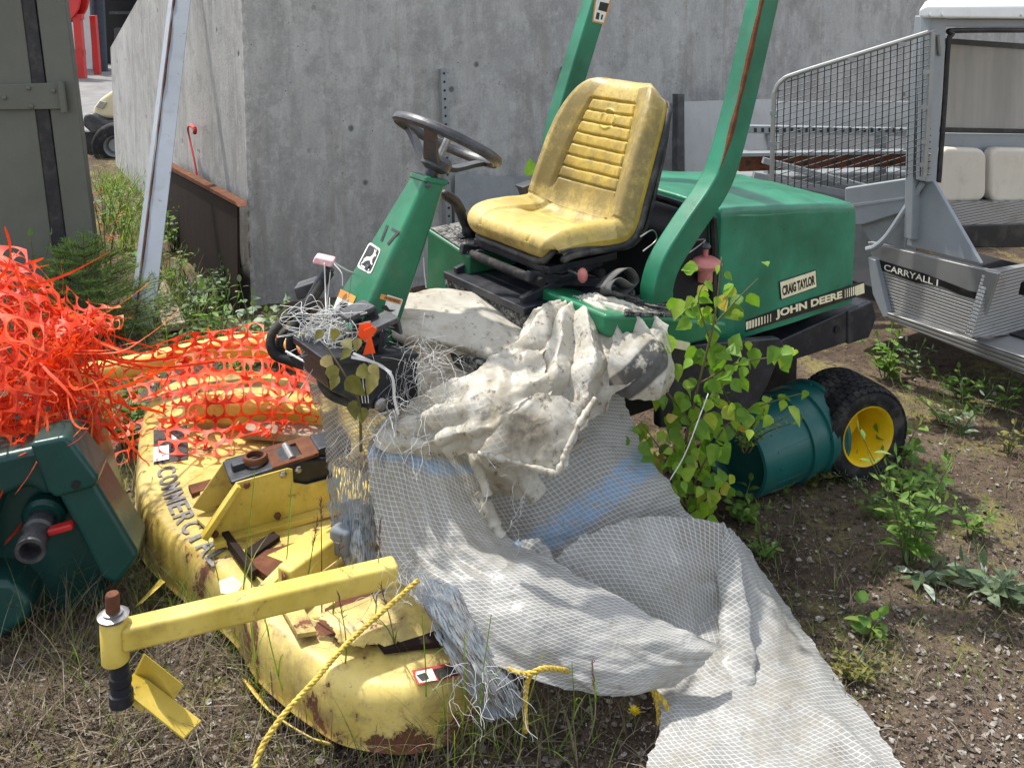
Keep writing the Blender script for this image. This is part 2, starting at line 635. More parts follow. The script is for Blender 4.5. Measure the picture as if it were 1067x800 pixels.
M['galv'] = plain('galvanised_steel', (.27, .295, .31), .5, .15, 12, metal=.3, dusty=.3)
M['cart_grey'] = paint('cart_grey_paint', (.25, .275, .295), .4, dirt=.25, dirtcol=(.2, .18, .14), var=.08, bump=.05)
M['cart_white'] = paint('white_roof_paint', (.78, .79, .78), .35, dirt=.15, var=.04, bump=.05)
M['orange'] = islandmat('orange_plastic_net', [(0, (.55, .028, .008)), (.4, (.82, .06, .014)), (.8, (.9, .12, .035)), (1, (.9, .22, .09))], .45, .4, 1.2, .25)
M['twine'] = plain('white_twine', (.58, .58, .56), .7, .1)
M['rope'] = (lambda b: b.fin(b.mix(b.rng(b.noise(140, 3), .35, .65), (.30, .20, .02), (.62, .45, .07)), .6))(NB('yellow_rope'))
M['decal_black'] = plain('black_decal', (.010, .010, .010), .4, dusty=.12)
M['decal_white'] = plain('white_decal', (.74, .73, .66), .45, .12, 30, .02)
M['decal_cream'] = plain('cream_decal', (.75, .69, .46), .45, .12, 30, .02)
M['decal_orange'] = plain('orange_decal', (.62, .26, .06), .5, .15, 30, .02)
M['decal_red'] = plain('red_decal', (.45, .04, .03), .5, .15, 30, .02)
M['red'] = paint('red_paint', (.45, .02, .018), .45, dirt=.2, var=.12)
M['pink'] = plain('faded_red_plastic', (.52, .17, .155), .5, dusty=.2)
M['pole'] = paint('pale_blue_grey_paint', (.38, .42, .47), .5, chip=.17, dirt=.25, chipscale=26, var=.06, bump=.05)
M['olive'] = paint('olive_grey_paint', (.105, .108, .088), .5, dirt=.2, dirtcol=(.15, .145, .12), var=.08, streak=True)
M['white_sheet'] = paint('white_sheet_metal', (.46, .47, .47), .5, dirt=.3, dirtcol=(.3, .29, .27), var=.06, streak=True)
M['seat_black'] = plain('seat_shell_black', (.016, .016, .017), .55, dusty=.35)
M['teal'] = paint('teal_plastic', (.006, .085, .075), .38, dirt=.25, dirtcol=(.10, .14, .12), var=.15)
M['tank'] = paint('dark_green_plastic', (.006, .048, .041), .32, dirt=.10, dirtcol=(.09, .12, .10), var=.2)
M['wood'] = (lambda b: b.fin(b.ramp(b.noise(6, 7, .7, b.obj(3, 3, 3)), [(.25, (.10, .075, .05)), (.5, (.24, .19, .13)), (.75, (.36, .31, .23))]), .8, 0., b.bump(b.noise(30, 6), .4, .004)))(NB('weathered_wood'))
M['cream_body'] = paint('cream_body_paint', (.62, .55, .36), .35, dirt=.15, var=.05)
M['stem'] = plain('plant_stem', (.09, .075, .03), .7)
M['green_stem'] = plain('green_stem', (.07, .12, .03), .7)
M['leaf_bright'] = islandmat('bright_leaf', [(0, (.10, .21, .025)), (.45, (.19, .35, .035)), (.85, (.32, .46, .055)), (.96, (.44, .46, .08)), (1, (.40, .29, .08))], .5, .45, 1.5, .2)
M['leaf_mid'] = islandmat('mid_green_leaf', [(0, (.085, .18, .035)), (.6, (.16, .29, .055)), (1, (.27, .38, .09))], .5, .42, 1.4, .25)
M['leaf_dark'] = islandmat('dark_green_leaf', [(0, (.045, .09, .025)), (.6, (.08, .15, .035)), (1, (.13, .2, .05))], .55, .3, 1.3, .25)
M['leaf_silver'] = islandmat('silver_leaf', [(0, (.10, .16, .07)), (.55, (.20, .27, .15)), (.8, (.42, .48, .38)), (1, (.55, .6, .5))], .5, .25, 1.1, .2)
M['leaf_olive'] = islandmat('olive_leaf', [(0, (.13, .13, .03)), (.6, (.22, .2, .05)), (1, (.3, .24, .1))], .55, .35, 1.2, .25)
M['needle'] = islandmat('spruce_needle', [(0, (.11, .21, .06)), (.6, (.20, .33, .085)), (1, (.30, .44, .12))], .5, .35, 1.2, .2)
M['dead_orange'] = islandmat('dead_orange_leaf', [(0, (.30, .085, .02)), (1, (.5, .18, .06))], .6, .35, 1.1, .2)
M['dry_grass'] = islandmat('dry_grass_blade', [(0, (.075, .053, .036)), (.5, (.15, .115, .075)), (.85, (.25, .205, .14)), (1, (.36, .31, .24))], .7, .2, 1.1, .2)
M['grass'] = islandmat('green_grass_blade', [(0, (.09, .16, .025)), (.6, (.17, .26, .04)), (1, (.30, .34, .10))], .5, .4, 1.4, .15)
M['seedhead'] = islandmat('purple_seed_head', [(0, (.10, .045, .045)), (1, (.22, .12, .11))], .7, .2, 1.1, .2)
M['petal'] = plain('yellow_petal', (.75, .55, .01), .5)
M['litter'] = islandmat('ground_litter', [(0, (.035, .026, .020)), (.25, (.085, .062, .046)), (.5, (.15, .115, .085)), (.7, (.22, .19, .16)), (.86, (.31, .28, .24)), (.965, (.36, .33, .29)), (1, (.52, .5, .47))], .8, 0, 1, .35)


def concrete():
    b = NB('concrete')
    big = b.noise(.9, 5, .6)
    c = b.mix(b.rng(big, .3, .7), (.315, .312, .302), (.43, .426, .41))
    st = b.noise(2.2, 8, .72, b.obj(2.6, 2.6, .38), .5)
    c = b.mix(b.math('MULTIPLY', b.rng(st, .48, .68), .5), c, (.22, .218, .21))
    c = b.mix(b.math('MULTIPLY', b.rng(b.noise(7, 8, .75, b.obj(1.6, 1.6, .5)), .42, .7), .5), c, (.58, .575, .555))
    c = b.mix(b.math('MULTIPLY', b.rng(b.noise(2.6, 6, .7, b.obj(3, 3, .25)), .53, .66), .55), c, (.28, .255, .225))
    pit = b.rng(b.voro(5.5), .05, .13, 1, 0)
    pm = b.math('MULTIPLY', pit, b.rng(b.noise(3.3, 2), .47, .53))
    c = b.mix(b.math('MULTIPLY', pm, .85), c, (.06, .06, .06))
    pit2 = b.math('MULTIPLY', b.rng(b.voro(24), .05, .12, 1, 0), b.rng(b.noise(6, 3), .5, .58))
    c = b.mix(b.math('MULTIPLY', pit2, .8), c, (.07, .07, .07))
    c = b.mix(b.math('MULTIPLY', b.rng(b.noise(90, 4, .7), .4, .7), .25), c, (.17, .17, .165))
    edge = b.math('MULTIPLY', b.attr(), b.rng(b.noise(40, 5, .7), .42, .6))
    c = b.mix(b.math('MULTIPLY', edge, .7), c, (.50, .49, .47))
    c = b.mix(b.math('MULTIPLY', b.rng(b.noise(4.5, 9, .8), .48, .62), .5), c, (.21, .208, .20))
    c = b.mix(b.math('MULTIPLY', b.rng(b.noise(14, 8, .8), .52, .64), .3), c, (.55, .545, .525))
    h = b.math('SUBTRACT', b.noise(60, 6, .7), b.math('MULTIPLY', b.math('MAXIMUM', pm, pit2), 1.5))
    return b.fin(c, .85, 0., b.bump(h, .35, .008), .25)


M['concrete'] = concrete()


def soil():
    b = NB('soil')
    c = b.mix(b.rng(b.noise(1.1, 6, .65), .38, .62), (.088, .062, .044), (.175, .132, .095))
    c = b.mix(b.math('MULTIPLY', b.rng(b.noise(2.3, 6, .7), .53, .66), .6), c, (.16, .10, .07))
    c = b.mix(b.math('MULTIPLY', b.rng(b.noise(3.3, 5, .7, b.obj(1.3, 1, 1)), .50, .62), .7), c, (.27, .235, .085))
    c = b.mix(b.rng(b.noise(38, 7, .75), .45, .7), c, (.035, .027, .021))
    sp = b.rng(b.noise(85, 4, .7), .62, .72)
    c = b.mix(b.math('MULTIPLY', sp, .7), c, (.24, .21, .18))
    h = b.math('ADD', b.noise(42, 8, .75), b.math('MULTIPLY', b.noise(130, 4, .7), .5))
    return b.fin(c, .95, 0., b.bump(h, .9, .02), .15)


M['soil'] = soil()


def tarp_mat():
    b = NB('net_reinforced_sheet')
    uv = b.sep(b.co.outputs['UV'])
    nz = b.noise(7, 3, .5)
    w = b.math('MULTIPLY', b.math('SUBTRACT', nz, .5), .012)
    u = b.math('ADD', uv[0], w); v = b.math('SUBTRACT', uv[1], w)
    def lines(cu, cv, wd):
        q = b.math('ADD', b.math('MULTIPLY', u, cu), b.math('MULTIPLY', v, cv))
        fr = b.math('ABSOLUTE', b.math('SUBTRACT', b.math('FRACT', q), .5))
        return b.rng(fr, wd, wd * 1.9, 1, 0)
    l = b.math('MAXIMUM', lines(78, 50, .05), lines(78, -50, .05))
    base = b.mix(b.rng(b.noise(4, 6, .65), .3, .7), (.27, .267, .25), (.40, .398, .378))
    base = b.mix(b.math('MULTIPLY', b.rng(b.noise(11, 7, .75), .5, .75), .5), base, (.20, .19, .165))
    base = b.mix(b.math('MULTIPLY', b.rng(b.noise(60, 5, .7), .55, .75), .35), base, (.55, .55, .53))
    at = b.attr()
    blue = b.math('MULTIPLY', b.rng(at, .5, .95), b.rng(b.noise(60, 3, .6), .25, .55))
    base = b.mix(b.math('MULTIPLY', blue, .8), base, (.20, .38, .62))
    dm = b.math('MULTIPLY', b.rng(b.math('MULTIPLY', at, -1.), .3, .8), b.rng(b.noise(16, 6, .7), .3, .6))
    base = b.mix(b.math('MULTIPLY', dm, .75), base, (.23, .205, .165))
    c = b.mix(b.math('MULTIPLY', l, b.math('SUBTRACT', .85, b.math('MULTIPLY', blue, .3))), base, (.72, .72, .705))
    # grime settles in patches over the net too
    c = b.mix(b.math('MULTIPLY', b.rng(b.noise(3.4, 9, .8), .50, .66), .6), c, (.27, .24, .18))
    c1 = b.math('MULTIPLY', b.creases(7.5, .10, .10), b.rng(b.noise(5, 3), .45, .6)); c2 = b.math('MULTIPLY', b.creases(19, .05, .12), b.rng(b.noise(8, 3), .48, .6))
    c = b.mix(b.math('MULTIPLY', b.math('POWER', c1, 6.), .3), c, (.24, .225, .195))
    c = b.mix(b.math('MULTIPLY', b.rng(b.noise(24, 8, .8), .575, .66), .55), c, (.20, .175, .13))
    h = b.math('ADD', b.math('MULTIPLY', l, .5), b.math('ADD', b.math('MULTIPLY', b.noise(45, 5, .7), .8), b.math('ADD', b.math('MULTIPLY', c1, 1.6), b.math('MULTIPLY', c2, 1.0))))
    return b.fin(c, b.rng(b.noise(20, 4), .3, .7, .32, .55), 0., b.bump(h, .22, .005), .45, .34, b.mix(.3, c, (.7, .72, .70)))


M['tarp'] = tarp_mat()


def dirty_mat():
    b = NB('dirty_plastic_sheet')
    c = b.mix(b.rng(b.noise(3, 6, .65), .3, .7), (.46, .43, .36), (.64, .61, .53))
    c = b.mix(b.math('MULTIPLY', b.rng(b.noise(10, 8, .75), .46, .66), .65), c, (.33, .28, .19))
    c = b.mix(b.math('MULTIPLY', b.rng(b.noise(34, 7, .75), .55, .64), .8), c, (.13, .10, .065))
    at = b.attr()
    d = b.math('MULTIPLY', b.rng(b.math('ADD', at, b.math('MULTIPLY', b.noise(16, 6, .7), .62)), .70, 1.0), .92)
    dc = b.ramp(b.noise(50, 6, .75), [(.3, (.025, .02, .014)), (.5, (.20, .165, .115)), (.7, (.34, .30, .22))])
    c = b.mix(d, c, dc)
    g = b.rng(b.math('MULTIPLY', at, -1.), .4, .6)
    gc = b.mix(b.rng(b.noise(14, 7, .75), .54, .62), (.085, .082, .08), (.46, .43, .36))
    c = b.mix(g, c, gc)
    uv = b.sep(b.co.outputs['UV'])
    def lines(cu, cv, wd):
        q = b.math('ADD', b.math('MULTIPLY', uv[0], cu), b.math('MULTIPLY', uv[1], cv))
        fr = b.math('ABSOLUTE', b.math('SUBTRACT', b.math('FRACT', q), .5))
        return b.rng(fr, wd, wd * 2, 1, 0)
    l = b.math('MULTIPLY', b.math('MULTIPLY', b.math('MAXIMUM', lines(52, 40, .05), lines(52, -40, .05)), b.rng(b.noise(6, 3), .5, .62)), b.math('SUBTRACT', 1., g))
    c = b.mix(b.math('MULTIPLY', l, .35), c, (.85, .85, .83))
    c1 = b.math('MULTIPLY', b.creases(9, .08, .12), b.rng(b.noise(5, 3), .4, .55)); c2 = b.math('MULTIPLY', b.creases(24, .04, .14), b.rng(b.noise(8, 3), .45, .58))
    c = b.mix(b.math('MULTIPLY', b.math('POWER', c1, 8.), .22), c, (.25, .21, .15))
    h = b.math('ADD', b.math('MULTIPLY', b.noise(40, 6, .7), .7), b.math('ADD', b.math('MULTIPLY', c1, 1.8), b.math('MULTIPLY', c2, 1.2)))
    return b.fin(c, b.rng(b.noise(25, 4), .3, .7, .3, .55), 0., b.bump(h, .22, .005), .45, .25, b.mix(.3, c, (.75, .7, .6)))


M['dirty'] = dirty_mat()


def fray_mat(name, c0, c1, blue=.5):
    b = NB(name)
    uv = b.sep(b.co.outputs['UV'])
    n1 = b.noise(1.0, 6, .7, (lambda n: (b.link(b.co.outputs['UV'], n.inputs[0]), n.inputs['Scale'].__setattr__('default_value', (34, 230, 1)), n.outputs[0])[2])(b.t.nodes.new('ShaderNodeMapping')))
    c = b.mix(b.rng(n1, .3, .7), c0, c1)
    c = b.mix(b.math('MULTIPLY', b.rng(b.noise(9, 4), .45, .6), blue), c, (.20, .28, .36))
    a = b.rng(n1, .40, .50)
    return b.fin(c, .7, 0., b.bump(n1, .8, .006), .2, .25, None, a)


M['fray'] = fray_mat('frayed_weave', (.05, .052, .056), (.42, .43, .43))
def veil_mat():
    b = NB('grey_net_veil')
    uv = b.sep(b.co.outputs['UV'])
    def lines(cu, cv, wd):
        q = b.math('ADD', b.math('MULTIPLY', uv[0], cu), b.math('MULTIPLY', uv[1], cv))
        return b.rng(b.math('ABSOLUTE', b.math('SUBTRACT', b.math('FRACT', q), .5)), wd, wd * 2, 1, 0)
    l = b.math('MAXIMUM', lines(86, 60, .07), lines(86, -60, .07))
    c = b.mix(b.rng(b.noise(9, 6, .7), .3, .7), (.13, .115, .10), (.25, .225, .20))
    c = b.mix(b.math('MULTIPLY', l, .7), c, (.46, .44, .41))
    return b.fin(c, .6, 0., b.bump(b.noise(50, 5), .4, .005), .3, .3, None, b.math('MAXIMUM', l, b.rng(b.noise(16, 4), .3, .6, .35, .85)))


M['veil'] = veil_mat()


def seat_mat():
    b = NB('worn_yellow_vinyl')
    c = b.mix(b.rng(b.noise(7, 6, .7), .35, .65), (.36, .24, .030), (.47, .335, .055))
    pale = b.math('MULTIPLY', b.attr(), b.rng(b.noise(9, 7, .75), .2, .75))
    c = b.mix(b.math('MULTIPLY', pale, .6), c, (.58, .48, .235))
    g = b.rng(b.math('ADD', b.noise(16, 9, .82), b.math('MULTIPLY', b.attr('grime'), .22)), .50, .80)
    c = b.mix(b.math('MULTIPLY', g, .78), c, (.14, .105, .035))
    sp = b.rng(b.noise(70, 5, .7), .62, .72)
    c = b.mix(b.math('MULTIPLY', sp, .6), c, (.06, .05, .02))
    return b.fin(c, b.rng(b.noise(18, 4), .3, .7, .38, .6), 0., b.bump(b.noise(120, 4, .6), .2, .003), .4)


M['seat'] = seat_mat()


def muddy():
    b = NB('mud_speckled_black')
    c = b.mix(b.rng(b.noise(30, 8, .8), .46, .56), (.018, .018, .018), (.17, .165, .15))
    c = b.mix(b.math('MULTIPLY', b.rng(b.noise(90, 5, .75), .56, .62), .7), c, (.42, .42, .4))
    return b.fin(c, .8, 0., b.bump(b.noise(60, 6, .7), .6, .008), .3)


M['muddy'] = muddy()


def glass_mat():
    b = NB('clouded_window')
    c = b.mix(b.rng(b.noise(2.5, 5, .6, b.obj(3, 3, .5)), .3, .7), (.30, .295, .275), (.40, .39, .365))
    return b.fin(c, .18, 0., None, .5, 0., None, .72)


M['glass'] = glass_mat()


def ribbed(name, col, scale, axis=2):
    b = NB(name)
    s = b.sep(b.co.outputs['Object'])
    fr = b.math('ABSOLUTE', b.math('SUBTRACT', b.math('FRACT', b.math('MULTIPLY', s[axis], scale)), .5))
    c = b.mix(b.rng(fr, .3, .48), col, tuple(q * .45 for q in col))
    c = b.mix(b.math('MULTIPLY', b.rng(b.noise(8, 6, .7), .5, .7), .35), c, (.17, .15, .12))
    return b.fin(c, .42, .55, b.bump(b.rng(fr, .28, .46, 1, 0), .5, .006), .5)


M['ribbed'] = ribbed('ribbed_aluminium', (.36, .36, .355), 75)
M['ribbed_dark'] = ribbed('ribbed_sill', (.24, .24, .235), 60)
M['alu'] = plain('dull_aluminium', (.30, .30, .295), .45, .12, 6, metal=.55, dusty=.35)


# ------------------------------------------------------------------ lettering
_tc = {}


def text_geo(body, bold=0.0):
    key = (body, bold)
    if key in _tc: return _tc[key]
    cu = bpy.data.curves.new('lettering', 'FONT')
    cu.body = body; cu.size = 1; cu.offset = bold; cu.extrude = 0; cu.resolution_u = 3
    o = bpy.data.objects.new('lettering', cu)
    COL.objects.link(o)
    dg = bpy.context.evaluated_depsgraph_get()
    dg.update()
    me = bpy.data.meshes.new_from_object(o.evaluated_get(dg))
    vs = np.array([v.co[:] for v in me.vertices]); fs = [tuple(p.vertices) for p in me.polygons]
    bpy.data.objects.remove(o); bpy.data.curves.remove(cu); bpy.data.meshes.remove(me)
    vs[:, :2] -= vs[:, :2].min(0)
    _tc[key] = (vs, fs)
    return _tc[key]


def text_on(mb, body, o, right, up, height, width=None, bold=.0):
    """flat letters whose lower left corner sits at o"""
    vs, fs = text_geo(body, bold)
    k = height / vs[:, 1].max()
    kx = k if width is None else width / vs[:, 0].max()
    mb.add(np.asarray(o) + vs[:, :1] * kx * nrm(right) + vs[:, 1:2] * k * nrm(up), fs)


class Plane:
    """a flat face: pixel corners -> points on it, lifted by h"""
    def __init__(s, p0, n):
        s.p0 = np.asarray(p0, float); s.n = nrm(n)
        if np.dot(s.n, CAM - s.p0) < 0: s.n = -s.n
    def at(s, px, py, h=0.0):
        return RP(px, py, s.p0 + s.n * h, s.n)
    def poly(s, pts, h=0.0):
        return [s.at(a, b, h) for a, b in pts]
    def text(s, mb, body, bl, br, tl, h, bold=0.0):
        a = s.at(*bl, h); b = s.at(*br, h); c = s.at(*tl, h)
        r = b - a; u = c - a
        vs, fs = text_geo(body, bold)
        mb.add(a + vs[:, :1] / vs[:, 0].max() * r + vs[:, 1:2] / vs[:, 1].max() * u, fs)


def plane3(a, b, c):
    return Plane(a, np.cross(b - a, c - a))


# ================================================================== SETTING
def ground_h(X, Y):
    p = np.stack([X, Y, np.zeros_like(X)], axis=-1)
    near = np.clip((9 - Y) / 3, 0, 1)
    return (fbm(p * 1.3, 3, 3) * .022 + fbm(p * 7, 3, 8) * .008 + fbm(p * 28, 2, 12) * .004) * near - .012


xs = np.unique(np.concatenate([np.linspace(-120, -8, 20), np.linspace(-8, -3.0, 30), np.linspace(-3.0, 3.2, 270), np.linspace(3.2, 9, 40), np.linspace(9, 120, 20)]))
ys = np.unique(np.concatenate([np.linspace(-30, 1.0, 12), np.linspace(1.0, 5.6, 220), np.linspace(5.6, 12, 70), np.linspace(12, 160, 30)]))
GX, GY = np.meshgrid(xs, ys, indexing='ij')
GZ = ground_h(GX, GY)
mb = MB().grid(np.stack([GX, GY, GZ], axis=2)[:, ::-1])
tag(mb.build('ground', M['soil'], smooth=180), kind='structure')


_gx = np.arange(-4.5, 4.5, .02); _gy = np.arange(0.8, 12.5, .02)
_GH = ground_h(*np.meshgrid(_gx, _gy, indexing='ij'))


def gz(x, y):
    i = min(max(int((x + 4.5) / .02), 0), len(_gx) - 1); j = min(max(int((y - .8) / .02), 0), len(_gy) - 1)
    return float(_GH[i, j])


# paved yard at the end of the passage
pv = MB().box((-12, 22.6, -.055), (16, 0, 0), (0, 12.0, 0), (0, 0, .06))
M['pavement'] = plain('grey_asphalt', (.16, .155, .15), .9, .2, 3, .3)
tag(pv.build('pavement', M['pavement']), kind='structure')
pv = MB().box((-9.4, 10.9, -.028), (3.5, 0, 0), (0, 1.55, 0), (0, 0, .04))
M['conc_slab'] = plain('pale_concrete_slab', (.46, .44, .41), .9, .15, 4, .2)
tag(pv.build('path', M['conc_slab']), kind='structure')

# ---- concrete wall: one L shaped retaining wall with a sloping wing
wc = Z(262, 322, 0); wc[2] = 0
wd_l = np.array([-.5, .866, 0]); wd_r = np.array([.866, .5, 0])
WL = Plane(wc, np.array([-.866, -.5, 0])); WR = Plane(wc, np.array([.5, -.866, 0]))
Lw = 4.55
mb = MB()
top = WL.at(144, 0)
slope_end = WL.at(115, 50)
far = wc + wd_l * np.dot(slope_end - wc, wd_l)
tdist = np.dot(top - wc, wd_l); fdist = np.dot(slope_end - wc, wd_l)
sl = (slope_end[2] - top[2]) / (fdist - tdist)
h0 = 2.35
dflat = tdist + (h0 - top[2]) / sl
th = .22
# wing (left face), thickness towards the right
wing = [wc + wd_l * .004 - UP * .3, far - UP * .3, far + UP * slope_end[2], wc + wd_l * max(dflat, .2) + UP * h0, wc + wd_l * .004 + UP * h0]
# dense wing face for the chipped arris
def wallquad(p, du, dv, nu, nvv, thick, wearfn):
    us = np.linspace(0, 1, nu); vs = np.linspace(0, 1, nvv)
    G = p + us[:, None, None] * du + vs[None, :, None] * dv
    return G
body_w = MB().prism(wing, wd_r * th)
rlen = 9.0
fr = [wc + wd_r * .001 - UP * .3, wc + wd_r * rlen - UP * .3, wc + wd_r * rlen + UP * h0, wc + wd_r * .001 + UP * h0]
body_w.prism([q + wd_l * .0 for q in fr], wd_l * th)
# ragged broken arris: strip wrapping the corner, slightly proud
nz_ = 160
zz = np.linspace(-.2, h0, nz_)
cols = []
for k, (dv, base) in enumerate([(wd_l, .03), (wd_l, .012), (None, 0), (wd_r, .012), (wd_r, .034)]):
    q = np.stack([np.full(nz_, wc[0]), np.full(nz_, wc[1]), zz], axis=1)
    if dv is not None:
        wob = 1 + .5 * fbm(np.stack([zz * 14, np.full(nz_, k * 3.), zz * 0], axis=1), 3, 4 + k)
        q = q + dv * (base * wob)[:, None]
        q = q + (WL.n if dv is wd_l else WR.n) * (.002 if base < .02 else -.002)
    else:
        q = q + (WL.n + WR.n) * (.003 - .007 * np.abs(fbm(np.stack([zz * 22, zz * 0, zz * 0], axis=1), 3, 91)))[:, None]
    cols.append(q)
G = np.stack(cols, axis=1)
body_w.grid(G, a=np.ones(G.shape[0] * G.shape[1]) * np.tile([0, 1, 1, 1, 0], G.shape[0]))
o = body_w.build('concrete_wall', M['concrete'], smooth=30)
tag(o, 'weathered grey concrete wall with a chipped corner standing behind the mower', 'wall')

# ---- background behind the passage
def bx_(x0, x1, Y, z0, z1, d=.2):
    a_ = P(x0, 60, Y)[0]; b_ = P(x1, 60, Y)[0]
    return MB().box(((a_ + b_) / 2, Y + d / 2, (z0 + z1) / 2), ((b_ - a_) / 2, 0, 0), (0, d / 2, 0), (0, 0, (z1 - z0) / 2))
t = thing('workshop_building', 'pale workshop wall with a dark open bay at the far end of the passage', 'building', (P(104, 60, 17.5)[0], 17.5, 0))
M['pale_render'] = paint('pale_render', (.60, .60, .58), .8, dirt=.3, dirtcol=(.4, .39, .36), var=.05, streak=True)
bx_(20, 104, 17.6, 0, 3.4).build('wall', M['pale_render'], t)
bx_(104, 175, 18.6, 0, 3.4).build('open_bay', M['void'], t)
for k_, (zz0, xx0, xx1) in enumerate([(1.35, 108, 150), (.95, 116, 150), (1.7, 112, 150)]):
    bx_(xx0, xx1, 18.3, zz0, zz0 + .05).build('shelf', M['grey_plastic'], t)
bx_(120, 136, 18.2, .1, .7).build('stored_crate', M['grey_plastic'], t)
q = P(105, 80, 17.2)
MB().tube([(q[0], 17.2, 0), (q[0], 17.2, 1.95)], .125, 16).build('downpipe', plain('dark_blue_pipe', (.02, .03, .045), .4), t)
# red frame
c = Z(86, 82, 0)
t = thing('red_machine_frame', 'red painted steel stand with a round reel on top, far left passage', 'machine', c)
s = 1 / 1030 * 16.6
mbf = MB()
mbf.bar(c + (.0, 0, 0), c + (-.03, 0, 1.0), .12, .12, up=(0, 1, 0)).bar(c + (-.42, .1, 0), c + (-.4, .1, 1.0), .12, .12, up=(0, 1, 0))
mbf.bar(c + (-.5, 0, .42), c + (.06, 0, .42), .1, .1).bar(c + (-.5, 0, 1.0), c + (.06, 0, 1.0), .1, .1)
mbf.bar(c + (0, .6, 0), c + (-.03, .6, 1.0), .1, .1, up=(0, 1, 0))
mbf.build('frame', M['red'], t, bevel=.008)
MB().lathe([(.1, -.12), (.42, -.12), (.42, -.08), (.3, -.07), (.3, .07), (.42, .08), (.42, .12), (.1, .12)], c + (-.3, .1, 1.32), (.3, 1, 0), 28).build('reel', M['red'], t)
# golf cart at the end of the wing
Yg = 9.3
g0 = Z(112, 165, 0)
t = thing('golf_cart', 'cream golf cart nose with grey bumper parked past the wall end', 'golf cart', g0)
k = Yg / 1030
def gp(px, py, dY=0): return P(px, py, Yg + dY)
prof = [gp(94, 124), (gp(96, 112)), gp(103, 103), gp(116, 94), gp(150, 86), gp(160, 110), gp(160, 126)]
MB().prism(prof, (0.15, .95, 0)).build('body', M['cream_body'], t, bevel=.05, seg=3)
prof = [gp(85, 131, -.06), gp(86, 120, -.06), gp(95, 118, -.06), (gp(110, 126, -.06)), gp(150, 125, -.06), gp(150, 137, -.06), gp(95, 140, -.06)]
MB().prism(prof, (0.17, 1.05, 0)).build('bumper', M['grey_plastic'], t, bevel=.03, seg=3)
MB().prism([gp(87, 138), gp(150, 134), gp(150, 160), gp(90, 162)], (.1, .9, 0)).build('underbody', M['black'], t)
MB().prism([gp(99, 112, -.02), gp(104, 105, -.02), gp(111, 107, -.02), gp(107, 114, -.02)], (0, .05, 0)).build('headlight', M['glass'], t, bevel=.008)
w = gp(121, 151, -.12)
def wheel(parent, c, ax, ro, wdt, ri, rimmat, name='wheel', n=40, dish=.3):
    hw = wdt / 2
    pr = []
    for a in np.linspace(-1, 1, 13):
        e = (1 - abs(a) ** 5) ** .5
        pr.append((ri + (ro - ri) * e * (1 if abs(a) < .99 else .0) if abs(a) < .99 else ri, a * hw))
    ty = MB().lathe([(ri, -hw * .85)] + pr + [(ri, hw * .85)], c, ax, n, closed=True).build('tyre', M['rubber'], parent, smooth=50)
    rm = MB().lathe([(ri * .25, hw * dish), (ri * .62, hw * dish), (ri * .72, hw * (dish - .25)), (ri * .86, hw * .45), (ri * .9, hw * .8), (ri * 1.04, hw * .98), (ri * 1.04, hw * .86), (ri, hw * .8), (ri * .98, -hw * .8), (ri * .3, -hw * .8)], c, ax, n).build('rim', rimmat, parent, smooth=35)
    return ty, rm
wheel(t, w, (.25, -1, 0), .21, .18, .1, M['galv'])

# ---- container on the left
Yc = 4.75
cn = nrm((.15, -1, .06))
CP = Plane(P(60, 200, Yc), cn)
t = thing('storage_container', 'olive grey metal container door with black rubber seal and hinge at the left edge', 'container', CP.at(60, 300))
inn = -CP.n
dn = CP.at(50, 200)
MB().prism(CP.poly([(-90, -120), (7, -120), (66, 345), (-90, 345)]), inn * .06).build('body', M['olive'], t, bevel=.008)
MB().prism(CP.poly([(-90, -120), (5, -120), (40, 345), (-90, 345)], -.065), inn * .5).build('side_shell', M['olive'], t)
MB().prism(CP.poly([(7, -120), (20, -120), (81, 345), (66, 345)], .004), inn * .05).build('rubber_seal', M['black'], t, bevel=.006)
MB().prism(CP.poly([(22, -120), (53, -120), (110, 345), (80.5, 345)]), inn * .07).build('door_post', M['olive'], t, bevel=.008)
hb = MB().prism(CP.poly([(-30, 90), (62, 86), (66, 114), (-30, 115)], .022), inn * .017).build('hinge', M['olive'], t, bevel=.004)
MB().tube([CP.at(63, 85, .03), CP.at(67, 117, .03)], .017, 10).build('hinge_pin', M['olive'], hb)
for px, py in [(30, 92), (33, 111), (5, 102), (56, 95), (-20, 112)]:
    q = CP.at(px, py, .02)
    MB().lathe([(.011, 0), (.011, .01), (.006, .013)], q, CP.n, 8).build('bolt', M['olive'], hb)

# ---- leaning pale steel angle
pt = [P(189, -60, 5.75), P(139, 352, 4.62)]
dpole = nrm(pt[0] - pt[1])
s1 = nrm(np.cross(dpole, (0, 1, 0))); s1 = -s1 if s1[0] < 0 else s1
s2 = nrm(np.cross(dpole, s1)); s2 = -s2 if s2[1] < 0 else s2
t = thing('steel_angle_post', 'pale blue grey angle iron with a rusty edge leaning on the wall', 'post', pt[1])
def dirv(a): return nrm(s1 * math.cos(a) + s2 * math.sin(a))
fA, fB = dirv(R(8)), dirv(R(142))
wA, wB = .088, .052
for tt, mm, nm in [(0, M['pole'], 'wide_flange')]:
    MB().prism([pt[0], pt[1], pt[1] + fA * wA, pt[0] + fA * wA], nrm(np.cross(dpole, fA)) * (.006 if np.dot(np.cross(dpole, fA), (0, 1, 0)) > 0 else -.006)).build('wide_flange', M['pole'], t, bevel=.002)
MB().prism([pt[0] - fA * .0055, pt[1] - fA * .0055, pt[1] + fB * wB, pt[0] + fB * wB], nrm(np.cross(dpole, fB)) * .006).build('narrow_flange', M['pole'], t, bevel=.002)
e = MB(); pp = cr([pt[1], pt[0]], 60)
